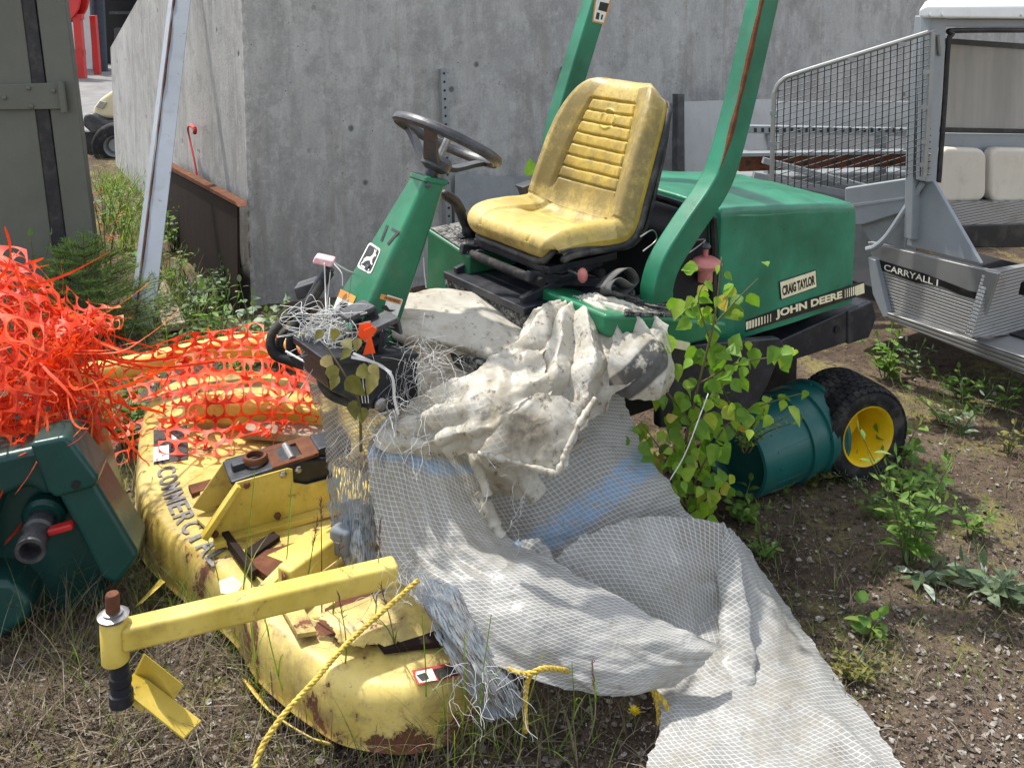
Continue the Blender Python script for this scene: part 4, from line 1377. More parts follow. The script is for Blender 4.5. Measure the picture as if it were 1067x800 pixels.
# ---- front foot rest, pedals, hoses
MB().prism(TVs([(338, 376), (436, 372), (437, 424), (398, 431), (345, 408)], .17), -TL * .16).build('foot_rest', M['blackmetal'], mower, bevel=.01)
MB().prism(TVs([(336, 373), (437, 368), (437, 376), (337, 381)], .185), -TL * .18).build('foot_rest_lip', M['blackmetal'], mower, bevel=.004)
q = TV(396, 421, .175)
MB().lathe([(.018, 0), (.018, .006), (.011, .012)], q, TL, 12).build('bolt', M['steel'], mower)
PP = Plane(TV(385, 352, .13), nrm(TL * .75 + TF * .55 + UP * .25))
pq = [(381, 338), (406, 346), (398, 366), (376, 358)]
pd = MB().prism(PP.poly(pq), -PP.n * .012).build('dash_panel', M['blackmetal'], mower, bevel=.003)
w = MB()
for i in range(5):
    w.prism(PP.poly([quadmap(pq, .12, .28 + i * .13), quadmap(pq, .12 + .75 * (1 - .25 * (i % 2)), .28 + i * .13), quadmap(pq, .12 + .75 * (1 - .25 * (i % 2)), .33 + i * .13), quadmap(pq, .12, .33 + i * .13)], .001), -PP.n * .0005)
w.build('printed_lines', M['decal_white'], pd)
for (cx, cy, v, dx) in [(371, 324, .10, 0), (395, 336, .15, 0)]:
    c = TV(cx, cy, v)
    pn = nrm(TF * .2 + UP * .95)
    d1 = nrm(np.cross(pn, TF)); d2 = np.cross(d1, pn)
    pe = MB().box(c, d1 * .034, d2 * .042, pn * .008).box(c - d2 * .040 - pn * .02, d1 * .034, d2 * .005, pn * .022)
    pe = pe.build('pedal', M['grey_plastic'], mower, bevel=.005)
    MB().tube(cr([c - pn * .02, c - pn * .08 + TF * .02, c - pn * .2 + TF * .06], 10), .011, 8).build('pedal_arm', M['blackmetal'], pe)
Yh = 2.56
def hose(pts, r): return MB().tube(cr([P(a, b, y) for a, b, y in pts], 60), r, 10)
hose([(344, 283, 2.6), (330, 305, 2.58), (318, 325, 2.56), (307, 342, 2.54), (303, 358, 2.53), (308, 372, 2.53), (325, 382, 2.5), (345, 390, 2.46), (365, 397, 2.46)], .0135).build('hydraulic_hose', M['rubber'], mower)
hose([(330, 310, 2.64), (312, 322, 2.62), (294, 335, 2.6), (284, 347, 2.58), (282, 360, 2.57), (288, 371, 2.56), (305, 377, 2.55), (325, 384, 2.53)], .0125).build('hydraulic_hose', M['rubber'], mower)
hose([(322, 330, 2.66), (306, 340, 2.63), (294, 350, 2.61), (291, 362, 2.6), (299, 372, 2.59), (318, 377, 2.57)], .012).build('hydraulic_hose', M['rubber'], mower)
hose([(380, 340, 2.47), (360, 355, 2.44), (343, 372, 2.42), (335, 392, 2.41), (343, 409, 2.41), (362, 418, 2.41), (385, 424, 2.41)], .0135).build('hydraulic_hose', M['rubber'], mower)
hose([(395, 352, 2.42), (372, 372, 2.40), (356, 388, 2.39), (360, 404, 2.38), (385, 416, 2.38)], .011).build('hydraulic_hose', M['rubber'], mower)
hose([(343, 279, 2.6), (328, 305, 2.6), (314, 330, 2.6)], .0165).build('lift_lever', M['blackmetal'], mower)
MB().box(P(321, 300, 2.66), (.03, 0, .01), (0, .03, 0), (-.005, 0, .018)).build('linkage_block', M['grey_plastic'], mower, bevel=.006)
MB().box(P(338, 271, 2.6), (.026, 0, -.006), (0, .022, 0), (.004, 0, .010)).build('lever_pad', plain('faded_pink_foam', (.66, .38, .40), .6), mower, bevel=.006)

# ---- wheels
def mwheel(u, v, r, wd, ri, name, steer=0, cham=False):
    c = tw(u, v, r - .004)
    e = bpy.data.objects.new(name, None); COL.objects.link(e); e.empty_display_size = .05
    e.parent = mower; e.location = [float(q) for q in (c - TO)]
    ax = nrm(TL * math.cos(steer) + TF * math.sin(steer)) * (1 if v > 0 else -1)
    hw_ = wd / 2
    n = 96
    # tyre with raised tread blocks
    prof = [(ri * .98, -.80), (ri * 1.06, -.97), (ri * 1.3, -1.03), (r * .80, -1.06), (r * .90, -1.02), (r * .955, -.93), (r * .985, -.78), (r, -.5), (r * 1.004, -.2), (r * 1.004, .2), (r, .5), (r * .985, .78), (r * .955, .93), (r * .90, 1.02), (r * .80, 1.06), (ri * 1.3, 1.03), (ri * 1.06, .97), (ri * .98, .80)]
    MB().lathe([(a, b * hw_) for a, b in prof], c, ax, n, closed=True).build('tyre', M['rubber'], e, smooth=50)
    tr = MB()
    a1 = nrm(np.cross(ax, UP)); b1 = np.cross(ax, a1)
    rows = 9; nb = 40
    for i in range(rows):
        y = (i - (rows - 1) / 2) / ((rows - 1) / 2) * .92
        rr = np.interp(abs(y), [0, .5, .78, .93, 1.02], [r * 1.004, r, r * .985, r * .955, r * .9])
        for k in range(nb):
            an = (k + .5 * (i % 2)) * 2 * math.pi / nb
            d = math.cos(an) * a1 + math.sin(an) * b1
            tg = np.cross(ax, d)
            nd = nrm(d + ax * np.sign(y) * max(0, abs(y) - .7) * 2.0)
            sx = nrm(ax - nd * np.dot(ax, nd))
            cc = c + d * rr + ax * y * hw_
            L1, L2 = 2 * math.pi * r / nb * .46, hw_ / rows * .98
            q = [cc + tg * L1 * .75 - sx * L2 * .95, cc + tg * L1 * 1.05, cc + tg * L1 * .75 + sx * L2 * .95, cc - tg * L1 * .75 + sx * L2 * .95, cc - tg * L1 * 1.05 + sx * 0, cc - tg * L1 * .75 - sx * L2 * .95]
            tr.prism([p - nd * .002 for p in q], nd * .0065)
    tr.build('tread', M['rubber'], e, smooth=0)
    rp = [(ri * .12, -.1), (ri * .55, -.12), (ri * .64, -.35), (ri * .80, -.4), (ri * .84, .55), (ri * .93, .72), (ri * .98, .93), (ri * 1.07, 1.0), (ri * 1.09, .96), (ri * 1.05, .9), (ri * .99, .80), (ri * .97, -.8), (ri * .2, -.85)]
    MB().lathe([(a, b * hw_) for a, b in rp], c, ax, 64).build('rim', M['rim'], e, smooth=40)
    return e
mwheel(.02, .37, .166, .21, .097, 'rear_wheel', R(15))
mwheel(.02, -.36, .166, .21, .097, 'rear_wheel', R(15))
mwheel(1.10, .19, .22, .17, .13, 'front_wheel')
mwheel(1.10, -.34, .22, .17, .13, 'front_wheel')
MB().tube([tw(.04, -.32, .16), tw(.04, .30, .16)], .035, 12).box(tw(.04, 0, .26), TF * .06, TL * .12, UP * .09).build('rear_axle', M['blackmetal'], mower)
MB().tube([tw(1.10, -.30, .22), tw(1.10, .16, .22)], .045, 12).box(tw(1.0, 0, .52), TF * .35, TL * .2, UP * .16).build('front_axle', M['blackmetal'], mower)

# ---- teal drum on the ground by the rear wheel
d0 = Z(768, 476, .145); d1 = Z(843, 444, .152)
ax = nrm(d1 - d0); L = np.linalg.norm(d1 - d0)
t = thing('plastic_drum', 'teal ribbed plastic drum lying on its side beside the rear tyre', 'drum', (d0[0], d0[1], 0))
MB().lathe([(.05, .03), (.105, .03), (.112, .0), (.122, -.012), (.131, -.008), (.134, .01), (.136, .05), (.140, L * .55), (.141, L * .56), (.150, L * .565), (.152, L * .62), (.146, L * .63), (.146, L * .80), (.156, L * .81), (.158, L * .90), (.150, L * .91), (.150, L), (.158, L + .005), (.158, L + .02), (.14, L + .02)], d0, ax, 48).build('drum_body', M['teal'], t, smooth=35)
MB().lathe([(.03, .030), (.06, .026), (.104, .0285)], d0, ax, 32).build('recessed_base', M['teal'], t)
rbm = MB()
for k in range(16):
    an = k * 2 * math.pi / 16
    a1 = nrm(np.cross(ax, UP)); b1 = np.cross(ax, a1)
    dd = math.cos(an) * a1 + math.sin(an) * b1
    rbm.bar(d0 + ax * .05 + dd * .1355, d0 + ax * L * .55 + dd * .1395, .006, .004, up=dd)
rbm.build('side_ribs', M['teal'], t)
MB().tube(cr([d1 + ax * .0 + UP * .15, d1 + ax * .04 + UP * .11 - TL * -.08, d1 + ax * .04 + TL * .12 - UP * .02], 14), .006, 8).build('handle', M['teal'], t)
# ================================================================== MOWER DECK
FD = nrm((-.90, -.44, 0)); LD = nrm((.44, -.90, 0))
bot = [(150, 452), (145, 480), (142, 510), (143, 545), (150, 578), (172, 602), (200, 626), (243, 662), (268, 700), (296, 727), (324, 748), (355, 767), (395, 776), (430, 777), (465, 768), (494, 750), (512, 722), (508, 650), (478, 560), (425, 480), (340, 428), (250, 415), (180, 428)]
BO = np.array([Z(a, b, .035) for a, b in bot])
nb_ = 220
BO = cr(np.concatenate([BO, BO[:1]]), nb_ + 1)[:-1]
cen = BO.mean(0)
def inset_loop(L, d, z):
    t = np.roll(L, -1, 0) - np.roll(L, 1, 0)
    for _ in range(6): t = (np.roll(t, 1, 0) + t + np.roll(t, -1, 0)) / 3
    n = np.stack([t[:, 1], -t[:, 0], np.zeros(len(L))], 1)
    n /= np.linalg.norm(n, axis=1)[:, None]
    if np.sum(n * (cen - L)) < 0: n = -n
    q = L + n * d
    q[:, 2] = z
    return q
deck = thing('mower_deck', 'battered pale yellow mower deck with rust holes lying in the dry grass', 'mower deck', (cen[0], cen[1], 0))
rust_c = [(Z(470, 754, .03), .065), (Z(430, 770, .03), .05), (Z(398, 772, .03), .03), (Z(290, 590, .19), .04), (Z(365, 640, .19), .07), (Z(250, 520, .19), .07), (Z(425, 655, .17), .06)]
def rustattr(V):
    a = np.zeros(V.shape[:-1])
    for c, r_ in rust_c:
        a = np.maximum(a, np.clip(1.25 - np.linalg.norm(V - c, axis=-1) / r_, 0, 1))
    return a
rings = [inset_loop(BO, -.004, .02), inset_loop(BO, 0, .035), inset_loop(BO, .001, .085), inset_loop(BO, .006, .125), inset_loop(BO, .016, .147), inset_loop(BO, .034, .160), inset_loop(BO, .07, .166), inset_loop(BO, .12, .172)]
last = rings[-1]
for k in range(1, 22):
    q = last + (cen - last) * (k / 22.0)
    q[:, 2] = .172 + .006 * min(1, k / 4)
    rings.append(q)
G = np.stack(rings, 0)
G[..., 2] += fbm(G * 6, 3, 41) * .004 * np.clip(np.arange(len(rings)) / 6., 0, 1)[:, None]
G = cr(G, 90)
mb = MB().grid(G[:, ::-1], a=rustattr(G[:, ::-1]).ravel(), closed_v=True)
mb.build('deck_shell', M['yellow_deck'], deck, smooth=180)
# bent lip under the near lobe
lp = [Z(a, b, .012) for a, b in [(262, 705), (290, 738), (330, 764), (352, 772)]]
MB().ribbon(cr(lp, 30) + np.array([-.01, -.012, 0]), .03, side=UP + FD * 1.0).build('bent_lip', M['pale_yellow'], deck, solid=.003)
DT = Plane((cen[0], cen[1], .180), UP)
def dz_(px, py, h=0): return DT.at(px, py, h)
# weld plates, ribs and rusted plates on top
pl = [([(205, 540), (214, 470), (330, 448), (346, 452), (346, 546), (300, 582), (262, 590)], 'yellow_deck', .006, 'weld_plate'),
      ([(230, 553), (236, 549), (268, 592), (262, 596)], 'brown_rust', .022, 'edge_strip'),
      ([(250, 579), (318, 562), (322, 572), (312, 590), (288, 604), (276, 598)], 'rust', .012, 'rusted_plate'),
      ([(278, 578), (345, 548), (350, 556), (330, 572), (300, 586)], 'yellow', .016, 'weld_strip'),
      ([(338, 634), (360, 620), (402, 612), (412, 640), (405, 660), (388, 668), (372, 658)], 'rust', .010, 'rusted_plate'),
      ([(385, 655), (418, 650), (452, 640), (465, 668), (430, 672), (400, 676)], 'brown_rust', .010, 'rusted_plate'),
      ([(196, 505), (262, 487), (262, 494), (200, 514)], 'rust', .009, 'rusted_plate'),
      ([(255, 572), (285, 553), (292, 558), (262, 580)], 'brown_rust', .020, 'rusted_plate'),
      ([(276, 602), (310, 660), (330, 657), (296, 596)], 'yellow_deck', .008, 'weld_plate')]
for pts, mt, h, nm in pl:
    mb = MB().prism(DT.poly(pts, h), -UP * (h + .004)); mb.build(nm, M[mt], deck, bevel=.002)
# torn sheet on the near lobe
tq = [[dz_(330, 640, .03), dz_(368, 628, .035), dz_(415, 612, .03), dz_(452, 606, .03)],
      [dz_(345, 655, .022), dz_(380, 650, .03), dz_(420, 640, .032), dz_(462, 630, .028)],
      [dz_(352, 668, .008), dz_(386, 672, .012), dz_(430, 668, .006), dz_(468, 655, .006)]]
Gt = cr(np.array(tq), 30); Gt = np.swapaxes(cr(np.swapaxes(Gt, 0, 1), 50), 0, 1)
Gt = ragged(Gt, .018, 3, 'Uv')
holes = fbm(Gt * 16, 3, 9) > .42
mb = MB().grid(Gt); mb.build('torn_plate', M['yellow_deck'], deck, solid=.003)
# gearbox bracket: two upright plates with the black housing between
bb = Z(279, 547, .19)
BP = Plane(bb, LD)
bpoly = [(209, 557), (246, 503), (300, 488), (305, 489), (306, 503), (320, 505), (350, 497), (352, 527), (279, 547), (226, 562)]
plt_ = MB().prism(BP.poly(bpoly), -BP.n * .006).build('bracket_plate', M['yellow'], deck, bevel=.002)
MB().prism(BP.poly([(209, 557), (246, 503), (250, 505), (215, 560)], .003), BP.n * .022).build('plate_flange', M['yellow'], plt_, bevel=.002)
MB().prism(BP.poly([(222, 560), (352, 524), (352, 529), (222, 566)], .002), BP.n * .035).build('plate_foot', M['yellow'], plt_, bevel=.002)
MB().prism([q - BP.n * .155 for q in BP.poly(bpoly)], BP.n * .006).build('bracket_plate', M['yellow_deck'], deck, bevel=.002)
hs = MB().prism([q - BP.n * .012 for q in BP.poly([(240, 505), (303, 484), (345, 478), (352, 522), (330, 520), (305, 505), (300, 492), (246, 512)])], -BP.n * .135)
hs = hs.build('gearbox_housing', M['blackmetal'], deck, bevel=.008)
rc = BP.at(272, 497) - BP.n * .075 + UP * .012
MB().lathe([(.026, 0), (.034, 0), (.035, .012), (.031, .018), (.024, .018), (.022, .004)], rc, UP, 28, closed=True).build('shaft_collar', M['rust'], hs)
MB().box(rc - nrm(BP.at(300, 488) - BP.at(246, 505)) * .045, nrm(BP.at(300, 488) - BP.at(246, 505)) * .02, BP.n * .014, UP * .012).build('key_block', M['blackmetal'], hs, bevel=.003)
xd = nrm(BP.at(300, 488) - BP.at(246, 505))
c2 = BP.at(308, 489) - BP.n * .075 + UP * .014
rp = MB().box(c2 + BP.n * .05, xd * .06, BP.n * .012, UP * .005).box(c2 - BP.n * .05, xd * .06, BP.n * .012, UP * .005).box(c2 - xd * .045, xd * .015, BP.n * .06, UP * .004).box(c2 + xd * .05, xd * .022, BP.n * .06, UP * .006)
rp.build('rusty_clamp', M['rust'], hs, bevel=.002)
MB().tube([c2 - BP.n * .045, c2 + BP.n * .045], .012, 12).build('clamp_pin', M['steel'], hs)
MB().box(c2 + xd * .12 - UP * .012, xd * .05, BP.n * .05, UP * .022).build('drive_coupling', M['blackmetal'], hs, bevel=.008)
for px, py in [(257, 505), (295, 494), (311, 489), (289, 537), (224, 556)]:
    MB().lathe([(.010, 0), (.010, .005), (.006, .008)], BP.at(px, py, .003), BP.n, 6).build('bolt', M['steel'] if py < 500 else M['rust'], plt_, smooth=0)

# near caster arm with spindle
a1_ = Z(127, 662, .325); a2_ = Z(413, 594, .325)
av = nrm(a2_ - a1_)
arm = MB().bar(a1_, a2_, .052, .054).build('caster_arm', M['yellow'], deck, bevel=.010, seg=3)
q = a2_ + av * .001
S0 = Z(119, 662, .325)
MB().lathe([(.025, -.058), (.028, -.055), (.028, .036), (.025, .040)], S0, UP, 24).build('spindle_sleeve', M['yellow'], arm, smooth=40)
MB().lathe([(.031, .041), (.032, .047), (.022, .050)], S0, UP, 24).lathe([(.020, .050), (.021, .055), (.017, .056)], S0, UP, 24).build('washer', M['steel'], arm, smooth=30)
MB().lathe([(.0145, .054), (.0145, .090), (.0125, .094)], S0, UP, 20).build('spindle_pin', M['rust'], arm, smooth=30)
sh = MB().lathe([(.018, -.058), (.019, -.09), (.023, -.092), (.023, -.108), (.018, -.11), (.021, -.112), (.021, -.128), (.025, -.13), (.025, -.155)], S0 + FD * -.008, UP, 20)
sh.build('spindle_shaft', M['blackmetal'], arm, smooth=30)
fz = S0[2] - .155
fk1 = [(126, 716), (140, 700), (154, 708), (210, 750), (191, 769), (150, 735)]
fk = MB().prism([Z(a, b, fz - (.0 if i in (0, 1, 2, 5) else .11)) for i, (a, b) in enumerate(fk1)], -UP * .005)
fork = fk.build('caster_fork', M['yellow'], arm, bevel=.001)
MB().prism([Z(a, b, z) for a, b, z in [(140, 700, fz + .002), (150, 680, fz + .06), (190, 712, fz - .03), (180, 727, fz - .055)]], np.array([.004, -.004, -.001])).build('fork_side', M['yellow'], fork)
MB().prism([Z(a, b, z) for a, b, z in [(120, 715, fz + .01), (128, 702, fz + .02), (150, 738, fz - .02), (148, 742, fz - .045), (128, 727, fz - .02)]], np.array([.003, .003, -.003])).build('fork_side', M['yellow'], fork)
# tubular brace running under the tarp
b1, b2 = Z(296, 604, .235), P(395, 533, 2.56)
MB().bar(b1, b2, .052, .062, up=UP).build('brace_tube', M['yellow'], deck, bevel=.010, seg=3)
MB().box(b1 - nrm(b2 - b1) * .003, nrm(b2 - b1) * .002, LD * .018, UP * .02).build('brace_end_rust', M['rust'], deck)
MB().bar(Z(276, 612, .20), Z(298, 590, .21), .03, .012).bar(Z(292, 614, .21), Z(312, 596, .24), .02, .01).build('brace_foot', M['yellow'], deck, bevel=.002)
# yellow flap beside the skirt
MB().prism([Z(142, 632, .03), Z(168, 603, .05), Z(172, 606, .09), Z(148, 628, .07)], FD * .005).build('skirt_flap', M['yellow'], deck)
# lettering and labels
T0 = DT
w = MB()
def dpt(px, py, z=.168): return Z(px, py, z)
base = [(162, 489), (166, 506), (176, 533), (194, 560), (222, 590)]
chars = 'COMMERCIAL'
bl_ = cr(np.array([dpt(a, b) for a, b in base]), 101)
sl_ = np.concatenate([[0], np.cumsum(np.linalg.norm(np.diff(bl_, axis=0), axis=1))])
Gc = G[:, ::1]
from mathutils.bvhtree import BVHTree
_fl = []
for i in range(Gc.shape[0] - 1):
    for j in range(Gc.shape[1]):
        k = (j + 1) % Gc.shape[1]; _fl.append((i * Gc.shape[1] + j, i * Gc.shape[1] + k, (i + 1) * Gc.shape[1] + k, (i + 1) * Gc.shape[1] + j))
_bv = BVHTree.FromPolygons([tuple(v) for v in Gc.reshape(-1, 3)], _fl)
def top_z(p):
    h_ = _bv.ray_cast(Vector((p[0], p[1], 1.0)), Vector((0, 0, -1)))
    if h_[0] is not None: return h_[0].z
    d = np.hypot(Gc[..., 0] - p[0], Gc[..., 1] - p[1]); w_ = 1 / (d.ravel() ** 2 + 1e-5) ** 2; return float((w_ * Gc[..., 2].ravel()).sum() / w_.sum())
for i, chh in enumerate(chars):
    s0 = sl_[-1] * (i / 10.0); s1 = sl_[-1] * ((i + .82) / 10.0)
    pa = np.array([np.interp(s0, sl_, bl_[:, k]) for k in range(3)]); pb = np.array([np.interp(s1, sl_, bl_[:, k]) for k in range(3)])
    r_ = nrm(pb - pa); up_ = nrm(np.cross(UP, r_))
    if np.dot(up_, cen - pa) < 0: up_ = -up_
    pm = (pa + pb) / 2 + up_ * .03
    hit = _bv.ray_cast(Vector((pm[0], pm[1], 1.0)), Vector((0, 0, -1)))
    nl = np.array(hit[1]); nl = nl if nl[2] > 0 else -nl
    pm = np.array(hit[0]) + nl * .004
    r_ = nrm(r_ - nl * np.dot(r_, nl)); up2 = nrm(up_ - nl * np.dot(up_, nl))
    vs, fs = text_geo(chh, .02)
    lw_ = np.linalg.norm(pb - pa) * (1 if chh != 'I' else .35)
    V = pm + (vs[:, :1] / vs[:, 0].max() - .5) * lw_ * r_ + (vs[:, 1:2] / vs[:, 1].max() - .5) * up2 * .056
    w.add(V, fs)
w.build('lettering', plain('worn_grey_lettering', (.14, .135, .13), .6, .5, 60), deck, smooth=0)
def deck_label(pts, mat, nm, h, parent):
    c_ = Z(*np.mean(pts, axis=0), .168)
    for _ in range(4):
        hit = _bv.ray_cast(Vector((c_[0], c_[1], 1.0)), Vector((0, 0, -1)))
        c_ = Z(*np.mean(pts, axis=0), hit[0].z)
    n_ = np.array(hit[1]); n_ = n_ if n_[2] > 0 else -n_
    pl_ = Plane(c_ + n_ * (h + .0015), n_)
    return MB().prism(pl_.poly(pts), -n_ * .0006).build(nm, mat, parent, smooth=0)
l1 = deck_label([(429, 698), (480, 688), (487, 702), (435, 713)], M['decal_red'], 'danger_label', .004, deck)
deck_label([(431, 700), (450, 696), (455, 708), (437, 711)], M['decal_white'], 'pictogram', .006, l1)
deck_label([(451, 697), (478, 690.5), (484, 701), (457, 707)], M['decal_black'], 'printed_text', .006, l1)
deck_label([(434, 703), (444, 700), (447, 706), (440, 709)], M['decal_black'], 'pictogram_mark', .0075, l1)
l2 = deck_label([(228, 605), (242, 599), (253, 608), (246, 618), (230, 618)], plain('sun_bleached_label', (.50, .42, .30), .6, .3, 60), 'faded_label', .004, deck)
l3 = deck_label([(160, 448), (195, 443), (196, 478), (160, 484)], M['decal_black'], 'hazard_label', .004, deck)
deck_label([(160, 466), (176, 463), (176, 478), (160, 481)], M['decal_white'], 'hazard_panel', .006, l3)
deck_label([(178, 449), (190, 447), (190, 460), (178, 462)], M['decal_white'], 'hazard_panel', .006, l3)
# far beams of the deck frame
b_ = cr(np.array([Z(72, 394, .28), Z(130, 384, .28), Z(200, 369, .29), Z(262, 360, .30), Z(335, 366, .30)]), 30)
m_ = MB()
for i in range(29): pass
m_.tube(b_, .044, 12)
o = m_.build('yellow_beam', M['pale_yellow'], smooth=50)
tag(o, 'long rounded yellow beam furthest back, crossing beneath the orange netting', 'beam')
o = MB().bar(Z(196, 424, .24), Z(350, 436, .24), .07, .08).build('yellow_beam', M['yellow'], bevel=.014, seg=3)
tag(o, 'short square yellow beam under the orange netting nearer the deck', 'beam')
o = MB().bar(Z(255, 446, .215), Z(352, 454, .215), .09, .03).build('grey_plank', M['wood'], bevel=.004)
tag(o, 'weathered grey plank lying on the deck behind the black gearbox', 'plank')

# ================================================================== GREEN TANK
TK = Plane(P(60, 560, 2.42), nrm((.25, -1, .1)))
def tkp(pts, h=0): return TK.poly(pts, h)
t = thing('plastic_tank', 'dark green moulded plastic tank with grey spout on its side at the left edge', 'tank', P(40, 640, 2.5))
bk = -TK.n
MB().prism(tkp([(-140, 485), (-10, 470), (45, 452), (78, 452), (96, 500), (112, 560), (108, 640), (70, 640), (-140, 690)], -.10), bk * .35).build('tank_body', M['tank'], t, bevel=.03, seg=4)
MB().prism(tkp([(-140, 490), (-10, 476), (45, 464), (60, 500), (52, 520), (30, 508), (0, 520), (-12, 560), (-14, 600), (-24, 640), (-140, 700)]), bk * .16).build('front_rim', M['tank'], t, bevel=.022, seg=4)
MB().prism(tkp([(30, 462), (68, 454), (74, 460), (103, 498), (100, 508), (58, 520), (48, 512)], .05), bk * .15).build('corner_lug', M['tank'], t, bevel=.016, seg=4)
MB().prism(tkp([(58, 512), (98, 500), (146, 580), (122, 611), (106, 604), (76, 545)], .012), bk * .18).build('moulded_leg', M['tank'], t, bevel=.016, seg=4)
MB().prism(tkp([(-60, 600), (14, 606), (34, 628), (30, 646), (0, 668), (-60, 690)], .02), bk * .2).build('moulded_foot', M['tank'], t, bevel=.02, seg=4)
MB().lathe([(.011, 0), (.011, .002), (.004, .002)], TK.at(79, 505, .052), TK.n, 14).build('lug_hole', M['void'], t)
sp0 = TK.at(47, 533, -.09)
sd_ = nrm(TK.n * 1 + np.array([-.05, 0, -.25]))
MB().lathe([(.055, 0), (.055, .02), (.045, .03)], sp0, sd_, 28).build('spout_flange', M['tank'], t, smooth=35)
MB().lathe([(.030, .02), (.032, .05), (.038, .052), (.038, .075), (.031, .08), (.031, .12), (.037, .122), (.037, .15), (.027, .15), (.027, .10)], sp0, sd_, 28).build('spout', M['grey_plastic'], t, smooth=35)
MB().bar(sp0 + sd_ * .085 + np.array([.03, 0, .006]), sp0 + sd_ * .085 + np.array([.092, .01, .02]), .03, .018).build('tap_handle', M['red'], t, bevel=.006)
# ================================================================== TARPAULINS
def stripe_attr(G, pts, wdt):
    a = np.zeros(G.shape[:2])
    pts = np.asarray(pts)
    for i in range(len(pts) - 1):
        d = pts[i + 1] - pts[i]; L2 = d @ d
        t = np.clip(((G - pts[i]) @ d) / L2, 0, 1)
        a = np.maximum(a, np.clip(1.5 - np.linalg.norm(G - (pts[i] + t[..., None] * d), axis=2) / wdt, 0, 1))
    return a


def linedist(G, pts):
    pts = np.asarray(pts); a = np.full(G.shape[:2], 9.0)
    for i in range(len(pts) - 1):
        d = pts[i + 1] - pts[i]
        t = np.clip(((G - pts[i]) @ d) / (d @ d), 0, 1)
        a = np.minimum(a, np.linalg.norm(G - (pts[i] + t[..., None] * d), axis=2))
    return a


def blob_attr(G, c, r_):
    return np.clip(1.4 - np.linalg.norm(G - c, axis=2) / r_, 0, 1)


tarp = thing('net_tarpaulin', 'grey white net reinforced tarpaulin with blue stripes spilling from the mower onto the ground', 'tarpaulin', Z(620, 690, 0))


def sheet(name, rows, amp, sc, seed, par, mat, nu=110, nv=110, rag=.006, attr=None, uvrot=0., sides='uvUV', sharp=.6, post=None, dirs=7, fac=.17, fs=.85, pre=None):
    G = patch(rows, nu, nv)
    if pre is not None: G = pre(G)
    G = crumple(G, amp * .15, sc, seed, .3, dirs)
    G = facets(G, amp * fs, fac, seed + 3)
    G = facets(G, amp * fs * .22, fac * .36, seed + 8, 5, 6)
    G = facets(G, amp * fs * .05, fac * .15, seed + 12, 5, 14)
    N_ = normals(G); uv_ = arcuv(G); r_ = np.random.RandomState(seed + 900)
    for k in range(9):
        th = r_.uniform(0, math.pi); off = r_.uniform(.0, .5)
        q_ = uv_[..., 0] * math.cos(th) + uv_[..., 1] * math.sin(th)
        q_ = q_ + .02 * vn(np.concatenate([uv_ * 7, np.full(uv_.shape[:2] + (1,), k * 3.3)], axis=2), seed)
        q_ = q_ - q_.min(); q_ = np.abs(q_ - off * q_.max() * 1.6)
        env = np.clip(vn(np.concatenate([uv_ * 5, np.full(uv_.shape[:2] + (1,), k * 7.7)], axis=2), seed + k) * 1.6, 0, 1)
        G = G + N_ * (np.clip(1 - q_ / .020, 0, 1) * env * r_.uniform(-1, 1) * .011)[..., None]
    if post is not None: G = post(G)
    if rag: G = ragged(G, rag, seed, sides)
    uv = arcuv(G)
    c, s_ = math.cos(uvrot), math.sin(uvrot)
    uv = np.stack([uv[..., 0] * c - uv[..., 1] * s_ + seed * .37 + .01, uv[..., 0] * s_ + uv[..., 1] * c + seed * .21], axis=2)
    a = None if attr is None else attr(G).ravel()
    mb = MB().grid(G, uv=uv, a=a)
    return mb.build(name, mat, par, smooth=180), G


# back panel with the broad blue stripe
sheet('back_panel', [[(495, 430, 2.60), (548, 420, 2.60), (600, 405, 2.58), (646, 408, 2.56)],
                     [(500, 500, 2.50), (560, 485, 2.46), (618, 462, 2.48), (672, 468, 2.54)],
                     [(505, 555, 2.42), (570, 550, 2.38), (640, 525, 2.40), (702, 512, 2.49)],
                     [(520, 620, 2.32), (590, 605, 2.32), (660, 585, 2.36), (735, 552, 2.45)]], .016, 5, 21, tarp, M['tarp'],
      attr=lambda G: stripe_attr(G, [P(676, 478, 2.52), P(645, 502, 2.45), P(600, 540, 2.40), P(555, 572, 2.38)], .05), uvrot=.5, sides='V')
# right middle panel
sheet('middle_panel', [[(556, 612, 2.27), (588, 572, 2.29), (630, 548, 2.31), (680, 538, 2.34), (750, 545, 2.40)],
                       [(590, 650, 2.21), (622, 610, 2.24), (660, 590, 2.26), (705, 582, 2.28), (757, 588, 2.34)],
                       [(625, 690, 2.17), (655, 655, 2.21), (690, 640, 2.23), (722, 635, 2.26), (760, 640, 2.30)],
                       [(650, 715, 2.15), (680, 700, 2.16), (705, 695, 2.18), (735, 692, 2.20), (760, 692, 2.23)]], .010, 4, 23, tarp, M['tarp'],
      attr=lambda G: -blob_attr(G, P(728, 570, 2.34), .085) * 1.1, uvrot=1.1, sides='u')
